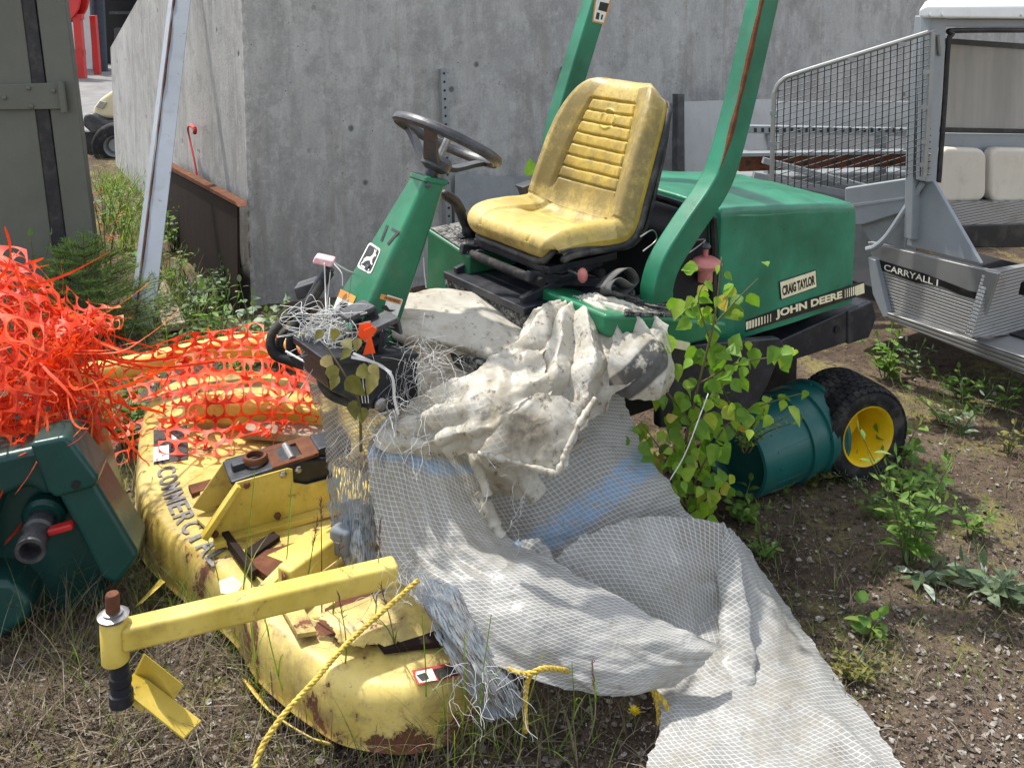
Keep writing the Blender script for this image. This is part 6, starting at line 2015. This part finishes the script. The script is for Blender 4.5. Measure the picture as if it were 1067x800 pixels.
# gusset + door post + roof
MB().prism(CS.poly([(966, 182), (972, 188), (1022, 275), (944, 256), (950, 228)], -.006), inn * .02).build('gusset_panel', M['cart_grey'], cart, bevel=.004)
MB().prism(CF.poly([(970, 17), (987, 17), (976, 190), (965, 190)]), -CF.n * .05).build('door_post', M['cart_grey'], cart, bevel=.005)
MB().prism(CF.poly([(962, 17), (970, 17), (965, 250), (950, 250), (953, 140)], -.06), -CF.n * .04).build('corner_pillar', M['cart_grey'], cart, bevel=.004)
MB().prism(CF.poly([(984, 20), (1130, 20), (1130, 29), (984, 28)], -.004), -CF.n * .04).build('roof_rail', M['cart_grey'], cart, bevel=.004)
MB().prism(CF.poly([(958, 9), (966, 6), (1130, 5), (1130, 21), (958, 19)], .05), np.array([.40, .92, .0]) * .9).build('roof', M['cart_white'], cart, bevel=.012, seg=3)
for px in (969, 982, 1064):
    MB().lathe([(.008, 0), (.006, .006)], CF.at(px, 15.5, .051), CF.n, 10).build('roof_bolt', M['cart_white'], cart)
fm = MB().tube(cr([CF.at(978, 190, -.01), CF.at(984, 110, -.01), CF.at(988, 48, -.01), CF.at(992, 36, -.01), CF.at(1002, 32, -.01), CF.at(1130, 32, -.01)], 60), .011, 8)
fm.build('door_seal', M['black'], cart)
CW = Plane(cb0 + SD * .42, CF.n)
MB().prism(CW.poly([(986, 42), (1130, 52), (1130, 136), (980, 134)]), -CF.n * .006).build('rear_window', M['glass'], cart)
MB().prism(CW.poly([(986, 40), (1130, 50), (1130, 56), (986, 46)], .01), -CF.n * .02).prism(CW.poly([(980, 133), (1130, 136), (1130, 141), (980, 138)], .01), -CF.n * .02).build('window_frame', M['black'], cart)
MB().prism(CW.poly([(970, 139), (1130, 141), (1130, 236), (966, 234)], -.004), -CF.n * .02).build('rear_panel', M['cart_grey'], cart)
CSt = Plane(cb0 + SD * .34, CF.n)
M['seat_cream'] = paint('cream_vinyl', (.60, .55, .46), .5, dirt=.3, dirtcol=(.3, .25, .18), var=.05, bump=.06)
for a_, b_ in [(980, 1029), (1032, 1082)]:
    pts = rrect((a_ + 2, 154), (b_, 155), (b_ - 1, 210), (a_, 211), r=.22, n=6)
    MB().prism(CSt.poly(pts), -CF.n * .06).build('seat_back', M['seat_cream'], cart, bevel=.02, seg=3)
MB().prism(CSt.poly([(962, 211), (1130, 209), (1130, 235), (962, 235)], .02), -CF.n * .05).build('seat_support', M['ribbed'], cart)
MB().prism(CSt.poly([(1000, 235), (1130, 232), (1130, 258), (1010, 258)], .03), -CF.n * .08).build('seat_riser', M['black'], cart, bevel=.006)
# lower grey panel between gate and gusset, brace tube
GP = Plane(CS.at(960, 200) + CDv * .02, nrm(CS.n + CF.n * .25))
MB().prism(GP.poly([(880, 196), (964, 183), (961, 206), (951, 218), (900, 234), (880, 236)]), -GP.n * .03).build('wing_panel', M['cart_grey'], cart, bevel=.006)
MB().prism(GP.poly([(880, 214), (950, 205), (950, 207), (880, 217)], .004), -GP.n * .01).build('wing_ridge', M['cart_grey'], cart)
MB().tube(cr([GP.at(962, 190, .03), GP.at(945, 215, .03), GP.at(925, 245, .03), GP.at(912, 257, .03), GP.at(903, 260, .03)], 30), .012, 8).build('brace_tube', M['cart_grey'], cart)
MB().prism(GP.poly([(896, 232), (944, 219), (942, 258), (906, 250)], -.03), -GP.n * .01).build('inner_panel', M['galv'], cart)
# mesh gate
gd = nrm(np.array([-.95, .30, 0])); gn = nrm(np.cross(UP, gd))
GT = Plane(CF.at(969, 100, .02), gn)
gt = bpy.data.objects.new('mesh_gate', None); COL.objects.link(gt); gt.parent = cart
gl = GT.at(969, 180) - np.array(cart.location); gt.location = [float(q) for q in gl]
fr = cr([GT.at(963, 184), GT.at(968, 110), GT.at(972, 33)], 20)
MB().tube(fr, .011, 8).tube(cr([GT.at(974, 32), GT.at(900, 55), GT.at(830, 77), GT.at(815, 84), GT.at(808, 94), GT.at(806, 110), GT.at(804, 200)], 50), .0095, 8).build('gate_frame', M['alu'], gt)
wm = MB()
def top_y(px): return np.interp(px, [806, 818, 830, 972], [96, 83, 78, 34])
for px in np.arange(811, 970, 6.9):
    p = GT.at(px, top_y(px), -.004); q = GT.at(px - 4, 200 - (px - 806) * .1, -.004)
    wm.tube([p, q], .0021, 4)
for k in range(29):
    y0 = 36 + k * 6.7
    pts = []
    for px in np.linspace(806, 970, 24):
        y = y0 + (970 - px) * .30 - 2
        if top_y(px) < y < 198 - (px - 806) * .09: pts.append(GT.at(px, y, -.006))
    if len(pts) > 1: wm.tube([pts[0], pts[-1]], .0021, 4)
wm.build('wire_mesh', M['blackmetal'], gt, smooth=0)
cl = MB()
for px, py in [(806, 118), (806, 150), (887, 62), (940, 46), (966, 75), (964, 112), (964, 148), (962, 172)]:
    cl.box(GT.at(px, py, .004), gd * .014, UP * .008, gn * .006)
cl.build('mesh_clips', M['alu'], gt)
MB().tube([CF.at(978, 37, .01), CF.at(980, 58, .01)], .01, 8).tube([CF.at(968, 160, .01), CF.at(967, 180, .01)], .01, 8).build('gate_hinge', M['alu'], gt)

# ================================================================== PLANTS
def plant_thing(name, label, cat, base, group=None):
    return thing(name, label, cat, base, group)


def gbase(px, py):
    p = Z(px, py, 0); p[2] = gz(p[0], p[1]); return p


def grow(base, n, h, spread, per, L, W, kind, seed, mb_s, mb_l, sr=.003, up=.6, droop=.3, start=.2, curve=.25):
    g = np.random.RandomState(seed)
    for k in range(n):
        az = k * 2.4 + g.uniform(-.5, .5)
        out = np.array([math.cos(az), math.sin(az), 0])
        hh = h * g.uniform(.6, 1.0)
        sp = spread * g.uniform(.3, 1.0)
        p0 = base + out * .01
        pts = cr(np.array([p0, p0 + out * sp * .3 + UP * hh * .5, p0 + out * sp + UP * hh]), 14)
        pts += g.normal(size=3) * .004
        mb_s.tube(pts, np.linspace(sr, sr * .4, 14), 5)
        for j in range(per):
            f_ = start + (1 - start) * (j + g.uniform(0, .8)) / per
            i = min(13, int(f_ * 13))
            p = pts[i]
            a2 = j * 2.4 + g.uniform(-.6, .6)
            d = nrm(np.array([math.cos(a2), math.sin(a2), up * g.uniform(.3, 1.2)]))
            nn_ = nrm(np.array([g.normal() * .35, g.normal() * .35, 1]))
            s_ = g.uniform(.6, 1.1) * (1 - .35 * f_)
            mb_l.leaf(p + d * L * .12, d, nn_, L * s_, W * s_, kind, droop)
        mb_l.leaf(pts[-1], nrm(UP + out * .3), nrm(out), L * .55, W * .5, kind, .1)


def weed(px, py, label, n, h, spread, per, L, W, kind, leafmat, seed, stem='green_stem', name='weed', up=.6, droop=.3, cat='weed', start=.15, sr=.0026, group=None, base=None):
    b_ = gbase(px, py) if base is None else base
    t = thing(name, label, cat, b_, group or ('weeds growing around the yard' if cat == 'weed' else None))
    ms, ml = MB(), MB()
    grow(b_, n, h, spread, per, L, W, kind, seed, ms, ml, sr, up, droop, start)
    ms.build('stem', M[stem], t, smooth=180)
    ml.build('foliage', M[leafmat], t, smooth=180)
    return t


weed(922, 392, 'leafy green weed growing behind the rear tyre below the bumper', 6, .24, .16, 8, .06, .045, 'oval', 'leaf_mid', 1)
weed(948, 385, 'pale yellow tipped weed beside the cart sill behind the tyre', 4, .20, .12, 6, .05, .025, 'oval', 'leaf_silver', 2)
weed(1046, 428, 'slender weed with upright pale leaves under the cart step', 5, .18, .16, 6, .065, .026, 'lance', 'leaf_mid', 3)
weed(1003, 452, 'pale spindly weed in the sunny ground between tyre and cart', 5, .17, .14, 7, .055, .016, 'lance', 'leaf_silver', 4)
weed(938, 488, 'broad leaved green weed hugging the right side of the rear tyre', 5, .16, .10, 6, .06, .05, 'oval', 'leaf_mid', 5)
weed(946, 590, 'tall bushy green weed on bare soil at right', 11, .36, .15, 12, .075, .024, 'lance', 'leaf_mid', 6)
weed(1028, 618, 'low weed with broad silvery white leaves at the right edge', 6, .07, .10, 5, .10, .042, 'lance', 'leaf_silver', 7, up=.5)
weed(962, 606, 'curled grey leaf rosette on the soil left of the silvery weed', 4, .03, .07, 4, .08, .032, 'lance', 'leaf_silver', 8, up=.2)
weed(888, 712, 'low feathery yellow green weed at lower right soil', 9, .11, .10, 12, .030, .010, 'oval', 'leaf_olive', 9)
weed(905, 668, 'small round leaved green seedling above the feathery weed', 3, .09, .05, 4, .055, .04, 'oval', 'leaf_mid', 10)
weed(796, 588, 'small weed sprig on soil just right of the tarpaulin', 5, .10, .06, 7, .032, .016, 'oval', 'leaf_mid', 11)
weed(842, 506, 'yellowish low weed at the mouth of the teal drum', 6, .07, .10, 8, .034, .024, 'oval', 'leaf_olive', 12)
weed(878, 503, 'grey feathery wormwood clump in front of the rear tyre', 12, .07, .12, 12, .035, .007, 'lance', 'leaf_silver', 13)
weed(812, 520, 'tiny bright seedling on soil below the drum', 2, .04, .04, 5, .03, .022, 'oval', 'leaf_mid', 14)
weed(772, 548, 'low green weed between tarpaulin and drum base', 6, .10, .08, 7, .05, .036, 'oval', 'leaf_mid', 15)
weed(1050, 470, 'thin yellow green weed by the right edge below the cart step', 5, .12, .1, 7, .04, .018, 'oval', 'leaf_olive', 16)
# left side
weed(262, 366, 'pale leaved weed at the foot of the wall corner behind the hoses', 9, .30, .22, 9, .065, .045, 'oval', 'leaf_silver', 21, cat='weed')
weed(228, 366, 'upright green weed with long leaves before the rusty plate', 7, .32, .16, 9, .09, .026, 'lance', 'leaf_mid', 22)
weed(232, 322, 'dark bushy weed growing against the rusty plate', 9, .26, .14, 12, .04, .028, 'oval', 'leaf_dark', 23)
weed(192, 330, 'pale low weed cluster beside the wooden board', 8, .16, .2, 9, .05, .028, 'oval', 'leaf_silver', 24)
weed(208, 352, 'low shaded weed patch below the wooden board end', 8, .12, .2, 9, .05, .03, 'oval', 'leaf_dark', 25)
weed(128, 262, 'tall green weed in the passage behind the leaning post', 9, .45, .2, 11, .07, .02, 'lance', 'leaf_mid', 26)
weed(112, 292, 'tall weed with dead orange leaves between container and post', 5, .55, .14, 12, .05, .022, 'oval', 'dead_orange', 27, stem='stem')
weed(160, 240, 'light green weed in the passage further back along the wall', 9, .30, .25, 9, .06, .02, 'lance', 'leaf_mid', 28)
weed(40, 345, 'broad leaved sapling in front of the container door', 5, .48, .2, 8, .075, .055, 'heart', 'leaf_mid', 29, stem='stem', cat='sapling', name='sapling')
weed(128, 462, 'green bramble weed between netting heap and deck', 7, .26, .14, 9, .07, .05, 'oval', 'leaf_mid', 30)
weed(122, 352, 'weed with dull pink orange leaves at the base of the post', 5, .18, .14, 8, .05, .03, 'oval', 'dead_orange', 31, stem='stem')
weed(128, 215, 'bright clump of weeds where the passage narrows by the wing wall', 9, .28, .25, 10, .07, .02, 'lance', 'leaf_mid', 61)
weed(205, 318, 'pale weed between the wooden board and rusty plate', 9, .2, .2, 10, .05, .03, 'oval', 'leaf_silver', 62)
weed(176, 300, 'low green weed at the upper end of the wooden board', 9, .16, .2, 10, .05, .03, 'oval', 'leaf_mid', 63)
weed(1010, 560, 'short green weed between the bushy weed and the silvery one', 6, .12, .10, 8, .05, .02, 'lance', 'leaf_mid', 64)
weed(915, 540, 'small weed on bare soil left of the tall bushy weed', 5, .10, .10, 8, .04, .02, 'oval', 'leaf_mid', 65)
weed(1000, 412, 'weed in the shade right under the cart sill', 6, .14, .14, 8, .05, .03, 'oval', 'leaf_mid', 66)
weed(150, 300, 'dense green weed beside the foot of the leaning post', 9, .30, .2, 11, .065, .03, 'oval', 'leaf_mid', 51)
weed(180, 262, 'leafy weed behind the leaning post near the red rod', 8, .34, .22, 10, .06, .03, 'oval', 'leaf_mid', 52)
weed(112, 236, 'grassy weed deep in the passage by the container edge', 8, .40, .2, 10, .07, .016, 'lance', 'leaf_mid', 53)
weed(252, 392, 'fern leaved weed between netting and the rusty plate', 7, .22, .2, 12, .07, .018, 'lance', 'leaf_mid', 54)
weed(292, 378, 'small green weed at the wall base just left of the hoses', 6, .22, .16, 9, .06, .04, 'oval', 'leaf_mid', 55)
weed(950, 520, 'sprawling green weed touching the rear tyre on its right', 8, .16, .18, 9, .05, .03, 'oval', 'leaf_mid', 56)
weed(985, 440, 'small leafy weed on sunny soil under the cart sill', 6, .14, .16, 8, .05, .024, 'oval', 'leaf_mid', 57)
weed(1062, 630, 'cut off silvery weed at the lowest right edge', 5, .12, .12, 6, .08, .03, 'lance', 'leaf_silver', 58)
weed(868, 742, 'tiny moss like yellow weed patch on lower right soil', 12, .04, .10, 10, .02, .008, 'oval', 'leaf_olive', 59)
# bramble shoot climbing by the pedals
t = thing('bramble_shoot', 'bramble shoot with yellow green leaves climbing in front of the pedals', 'bramble', gbase(372, 520))
ms, ml = MB(), MB()
bp = cr(np.array([P(376, 470, 2.30), P(374, 420, 2.28), P(360, 392, 2.27), P(340, 360, 2.30)]), 30)
ms.tube(bp, np.linspace(.004, .0018, 30), 6)
g = np.random.RandomState(5)
for (px, py, L) in [(345, 388, .07), (336, 380, .065), (352, 398, .06), (362, 400, .095), (372, 392, .075), (392, 398, .08), (385, 388, .06), (368, 425, .07), (378, 432, .06), (336, 352, .045), (350, 350, .05), (358, 362, .06), (374, 360, .05), (365, 372, .05)]:
    d = nrm(np.array([g.normal() * .5, -.3, -.7 + g.normal() * .3]))
    ml.leaf(P(px, py - 8, 2.26 + g.uniform(-.03, .03)), d, nrm(np.array([g.normal() * .3, -.8, .5])), L * .68, L * .5, 'heart', .15)
ms.build('stem', M['stem'], t, smooth=180); ml.build('foliage', M['leaf_olive'], t, smooth=180)
# vine behind the seat
t = thing('vine_sprig', 'few green leaves poking up between seat and far roll bar post', 'vine', P(565, 250, 3.6))
ms, ml = MB(), MB()
ms.tube(cr(np.array([P(565, 260, 3.6), P(562, 215, 3.58), P(568, 170, 3.55)]), 16), .003, 5)
for px, py in [(553, 183), (563, 196), (572, 188), (570, 168), (556, 200), (548, 205), (575, 205)]:
    ml.leaf(P(px, py, 3.55), nrm(np.array([g.normal() * .6, -.2, .4 + g.normal() * .4])), nrm(np.array([g.normal() * .3, -.8, .5])), .07, .055, 'heart', .1)
ms.build('stem', M['stem'], t, smooth=180); ml.build('foliage', M['leaf_mid'], t, smooth=180)
# birch like sapling in front of the mower
t = thing('leafy_sapling', 'bright green heart leaved sapling growing up between tarpaulin and mower hood', 'sapling', gbase(722, 560))
ms, ml = MB(), MB()
g = np.random.RandomState(12)
nmul = 1.55
stems = [([(718, 560, 2.62), (712, 480, 2.58), (728, 400, 2.55), (745, 330, 2.55), (752, 268, 2.56)], 34, .0055),
         ([(728, 400, 2.55), (765, 380, 2.55), (805, 372, 2.58), (828, 368, 2.6)], 13, .003),
         ([(720, 440, 2.55), (690, 400, 2.55), (672, 360, 2.56), (668, 345, 2.57)], 15, .003),
         ([(714, 500, 2.58), (690, 470, 2.55), (668, 440, 2.54)], 20, .003),
         ([(716, 520, 2.58), (735, 480, 2.56), (760, 440, 2.56), (800, 420, 2.6), (842, 408, 2.66)], 22, .003),
         ([(716, 540, 2.60), (740, 515, 2.58), (752, 490, 2.58)], 16, .003),
         ([(738, 350, 2.55), (728, 310, 2.55), (745, 280, 2.56)], 9, .0025),
         ([(742, 340, 2.55), (770, 310, 2.56), (790, 290, 2.58)], 5, .0025),
         ([(714, 470, 2.57), (735, 430, 2.52), (755, 400, 2.5)], 18, .003),
         ([(716, 530, 2.58), (700, 510, 2.55), (690, 490, 2.54)], 14, .0025)]
for pts, n, r_ in stems:
    c = cr(np.array([P(*q) for q in pts]), 30)
    ms.tube(c, np.linspace(r_, r_ * .35, 30), 6)
    n = int(n * nmul)
    for j in range(n):
        f_ = .12 + .82 * (j + g.uniform(0, 1)) / n
        p = c[min(29, int(f_ * 29))] + g.normal(size=3) * np.array([.035, .03, .025])
        d = nrm(np.array([g.normal() * .7, -.25 + g.normal() * .3, -.55 + g.normal() * .5]))
        L = g.uniform(.026, .060) * (1.05 - .45 * max(0, f_ - .7))
        ml.leaf(p, d, nrm(np.array([g.normal() * .45 - .1, -.65 + g.normal() * .3, .6])), L, L * .8, 'heart', .18)
ms.build('stem', M['stem'], t, smooth=180); ml.build('foliage', M['leaf_bright'], t, smooth=180)
o = MB().tube(cr(np.array([P(738, 410, 2.46), P(715, 470, 2.44), P(698, 500, 2.43)]), 20), .0016, 5).build('thin_string', M['twine'], smooth=180)
tag(o, 'thin white cord hanging through the bright sapling leaves', 'cord')
# privet like dark sprig near drum
weed(792, 470, 'small leaved shrubby sprig between sapling and teal drum', 6, .20, .16, 16, .026, .013, 'oval', 'leaf_mid', 41, stem='stem', base=P(775, 470, 2.75), name='shrub_sprig', cat='shrub')

# spruce seedling
t = thing('spruce_sapling', 'young dark green spruce seedling in front of the container', 'spruce', gbase(88, 350))
ms, ml = MB(), MB()
g = np.random.RandomState(3)
b_ = gbase(92, 352); HT = .50
ms.tube([b_, b_ + UP * HT], [.009, .003], 7)
def twig(p, d, L):
    q = cr(np.array([p, p + d * L * .5 + UP * .008, p + d * L + UP * .02]), 12)
    ms.tube(q, np.linspace(.0025, .0012, 12), 4)
    n = int(L / .0030)
    tg = nrm(q[-1] - q[0]); s_ = nrm(np.cross(tg, UP)); u_ = np.cross(s_, tg)
    vs = []; fs = []
    for i in range(n):
        f_ = i / n; p_ = q[min(11, int(f_ * 11.99))] + tg * g.uniform(0, .004)
        a_ = g.uniform(0, 2 * math.pi)
        nd = nrm(tg * .75 + s_ * math.cos(a_) + u_ * (math.sin(a_) * .7 + .25))
        l_ = g.uniform(.018, .030); sd_ = nrm(np.cross(nd, (g.normal(), g.normal(), g.normal()))) * .0019
        k = len(vs); vs += [p_ - sd_, p_ + sd_, p_ + nd * l_]; fs.append((k, k + 1, k + 2))
    ml.add(vs, fs)
for wh in range(11):
    z_ = .03 + .42 * wh / 10; Lb = .40 * (1 - wh / 11.5) + .05
    for k in range(5):
        az = k * math.pi / 2.5 + wh * .7 + g.uniform(-.3, .3)
        d = nrm(np.array([math.cos(az), math.sin(az), .12 + .05 * wh / 3]))
        L_ = Lb * g.uniform(.75, 1.1); p = b_ + UP * z_
        twig(p, d, L_)
        sd_ = nrm(np.cross(d, UP))
        for j in range(3):
            for sg in (-1, 1):
                f_ = .3 + .22 * j
                twig(p + d * L_ * f_ + UP * .008, nrm(d + sd_ * sg * .8), L_ * (.55 - .1 * j))
twig(b_ + UP * HT * .9, UP, .08)
ms.build('trunk', M['stem'], t, smooth=180); ml.build('needles', M['needle'], t, smooth=0)

# ================================================================== GRASS AND LITTER
def blade(mb, p, az, L, w_, bend, g):
    out = np.array([math.cos(az), math.sin(az), 0])
    pts = [p]; d = nrm(UP + out * g.uniform(.05, .35))
    for i in range(5):
        d = nrm(d + out * bend * .2 - UP * bend * .12)
        pts.append(pts[-1] + d * L / 5)
    mb.ribbon(np.array(pts), [w_, w_ * .95, w_ * .8, w_ * .6, w_ * .35, w_ * .05], side=np.cross(out, UP) + g.normal(size=3) * .2)
    return pts[-1], d


gd_, gg_, gs_ = MB(), MB(), MB()
g = np.random.RandomState(21)
def tuft(px, py, rad, n, L, dryf, wid=.0028, bend=.8, seeds=0, z0=None):
    for _ in range(n):
        a_, b_ = px + g.normal() * rad, py + g.normal() * rad * .45
        if b_ < 330: continue
        p = gbase(a_, b_)
        az = g.uniform(0, 2 * math.pi)
        dry = g.rand() < dryf
        blade(gd_ if dry else gg_, p, az, L * g.uniform(.5, 1.1), wid * g.uniform(.6, 1.1), bend * g.uniform(.4, 1.5), g)
for a in [(165, 612, 22, 90, .22, .35), (215, 640, 22, 90, .22, .4), (250, 672, 20, 70, .26, .4), (285, 712, 22, 60, .24, .5), (150, 570, 14, 40, .2, .3), (30, 640, 40, 150, .26, .8), (90, 620, 30, 120, .22, .75), (60, 700, 50, 160, .2, .85), (200, 700, 50, 140, .2, .85), (20, 760, 50, 120, .18, .9), (150, 770, 60, 140, .18, .9), (300, 780, 45, 110, .18, .8), (470, 785, 35, 110, .26, .65), (520, 770, 25, 70, .24, .7), (590, 775, 30, 50, .15, .8), (400, 790, 30, 70, .2, .7), (120, 500, 20, 50, .22, .3), (240, 590, 3, 0, .2, .3), (570, 740, 30, 40, .12, .8), (640, 760, 30, 40, .1, .9)]:
    tuft(*a)
for a in [(150, 350, 30, 120, .2, .3), (215, 345, 30, 120, .18, .4), (270, 372, 25, 90, .2, .3), (120, 400, 20, 60, .22, .3)]:
    tuft(*a, wid=.004)
for a in [(122, 195, 12, 160, .25, .1), (150, 235, 22, 200, .22, .15), (130, 225, 14, 140, .3, .15), (190, 300, 24, 160, .2, .25), (165, 320, 24, 160, .2, .25), (125, 210, 18, 90, .35, .2), (140, 260, 25, 110, .3, .25), (175, 290, 22, 80, .22, .5), (215, 310, 20, 60, .2, .5), (110, 185, 10, 40, .3, .2)]:
    for _ in range(a[3]):
        p = gbase(a[0] + g.normal() * a[2], a[1] + abs(g.normal()) * a[2] * .5)
        blade(gd_ if g.rand() < a[5] else gg_, p, g.uniform(0, 6.28), a[4] * g.uniform(.4, 1.1), .006, g.uniform(.3, 1.2), g)
for _ in range(2600):
    p = gbase(g.uniform(790, 1080), 395 + 330 * g.rand() ** 1.6); blade(gd_ if g.rand() < .55 else gg_, p, g.uniform(0, 6.28), g.uniform(.02, .07), .002, 1.0, g)
# tall stalks with seed heads in front of the deck
for px, py, ty, c in [(286, 690, 500, 0), (312, 700, 540, 1), (335, 715, 520, 1), (362, 720, 560, 1), (385, 735, 545, 1), (250, 680, 490, 0), (232, 660, 560, 0), (405, 760, 610, 1), (440, 780, 640, 0), (480, 785, 660, 0), (500, 790, 640, 0), (612, 775, 690, 1), (580, 780, 690, 0), (300, 735, 600, 0), (268, 720, 560, 0), (350, 745, 620, 1), (540, 790, 680, 0), (455, 790, 700, 0)]:
    b_ = gbase(px, py)
    top = P(px + g.normal() * 14, ty, b_[1] - g.uniform(-.05, .10))
    c_ = cr(np.array([b_, (b_ + top) / 2 + g.normal(size=3) * .015, top]), 14)
    (gd_ if c == 1 and g.rand() < .4 else gg_).ribbon(c_, np.linspace(.0042, .0018, 14), side=(1, 0, 0))
    if c == 1:
        d = nrm(c_[-1] - c_[-2])
        for k in range(26):
            p = c_[-1] - d * .07 * (k / 26.0)
            dd = nrm(d + g.normal(size=3) * .35)
            gs_.ribbon(np.array([p, p + dd * .008, p + dd * .016]), [.0015, .002, .0004])
    for k in range(2):
        i = g.randint(2, 9); az = g.uniform(0, 6.28)
        blade(gg_, c_[i], az, g.uniform(.08, .16), .004, .8, g)
# straw lying flat
for _ in range(1150):
    if g.rand() < .68: p = gbase(g.uniform(-40, 340), g.uniform(590, 830))
    elif g.rand() < .5: p = gbase(g.uniform(330, 700), g.uniform(745, 840))
    else: p = gbase(g.uniform(700, 1090), g.uniform(480, 830))
    az = g.uniform(0, 6.28); L_ = g.uniform(.03, .22) * (1 if p[0] < .2 else .5)
    d = np.array([math.cos(az), math.sin(az), g.uniform(-.04, .14)])
    gd_.ribbon(np.array([p + UP * .006, p + d * L_ * .5 + UP * g.uniform(.006, .02), p + d * L_ + UP * .004]), g.uniform(.0012, .0028), side=np.cross(d, UP))
tag(gd_.build('dry_grass', M['dry_grass'], smooth=180), 'dry straw coloured grass blades around deck and tank', 'grass', kind='stuff')
tag(gg_.build('green_grass', M['grass'], smooth=180), 'thin green grass blades growing around the deck', 'grass', kind='stuff')
tag(gs_.build('grass_seed_heads', M['seedhead'], smooth=180), 'purplish grass seed heads standing over the deck', 'grass', kind='stuff')
# litter of chips, bark and leaves
lt = MB()
vs = []; fs = []
def chip(p, s_, g):
    az = g.uniform(0, 6.28); a_ = np.array([math.cos(az), math.sin(az), g.normal() * .25]); b2 = nrm(np.cross(a_, UP + g.normal(size=3) * .3))
    k = len(vs); e = g.uniform(.25, .9)
    for sa, sb in [(-1, -.6), (.2, -1), (1, .1), (.3, .9), (-.7, .7)]:
        vs.append(p + a_ * s_ * sa + b2 * s_ * e * sb + UP * g.uniform(.0, .004))
    fs.append((k, k + 1, k + 2, k + 3, k + 4))
for _ in range(42000):
    x = g.uniform(-60, 1110); y = 340 + 500 * g.rand() ** .62
    p = gbase(x, y) if y > 395 or x < 200 or x > 860 else None
    if p is None: continue
    chip(p + UP * .003, (.0014 + .0065 * g.rand() ** 5) * (1 + .15 * p[1]), g)
lt.add(vs, fs)
tag(lt.build('ground_litter', M['litter'], smooth=0), 'wood chips, bark bits and dead leaves scattered over the soil', 'litter', kind='stuff')
# pebbles
ico = bmesh.new(); bmesh.ops.create_icosphere(ico, subdivisions=1, radius=1)
iv = np.array([v.co[:] for v in ico.verts]); fi = [tuple(v.index for v in f.verts) for f in ico.faces]; ico.free()
pb = MB()
for _ in range(1500):
    p = gbase(g.uniform(-40, 1100), g.uniform(400, 830)); s_ = .002 + .009 * g.rand() ** 3
    pb.add(p + iv * (1 + .25 * g.normal(size=(len(iv), 1))) * s_ * np.array([1, g.uniform(.6, 1), .6]), fi)
tag(pb.build('gravel', M['litter'], smooth=60), 'small grey stones in the brown soil', 'gravel', kind='stuff')
# dandelion
fb = Z(661, 742, .045)
t = thing('dandelion', 'small yellow dandelion flower on soil under the tarpaulin edge', 'flower', gbase(664, 752))
ml = MB()
for k in range(22):
    a_ = k * 2.4; d = nrm(np.array([math.cos(a_), math.sin(a_) - .3, .35 + .03 * k]))
    ml.leaf(fb, d, UP, .016, .006, 'lance', .1)
ml.build('petals', M['petal'], t, smooth=180)
MB().tube([gbase(664, 752), fb], .0015, 5).build('stem', M['green_stem'], t)
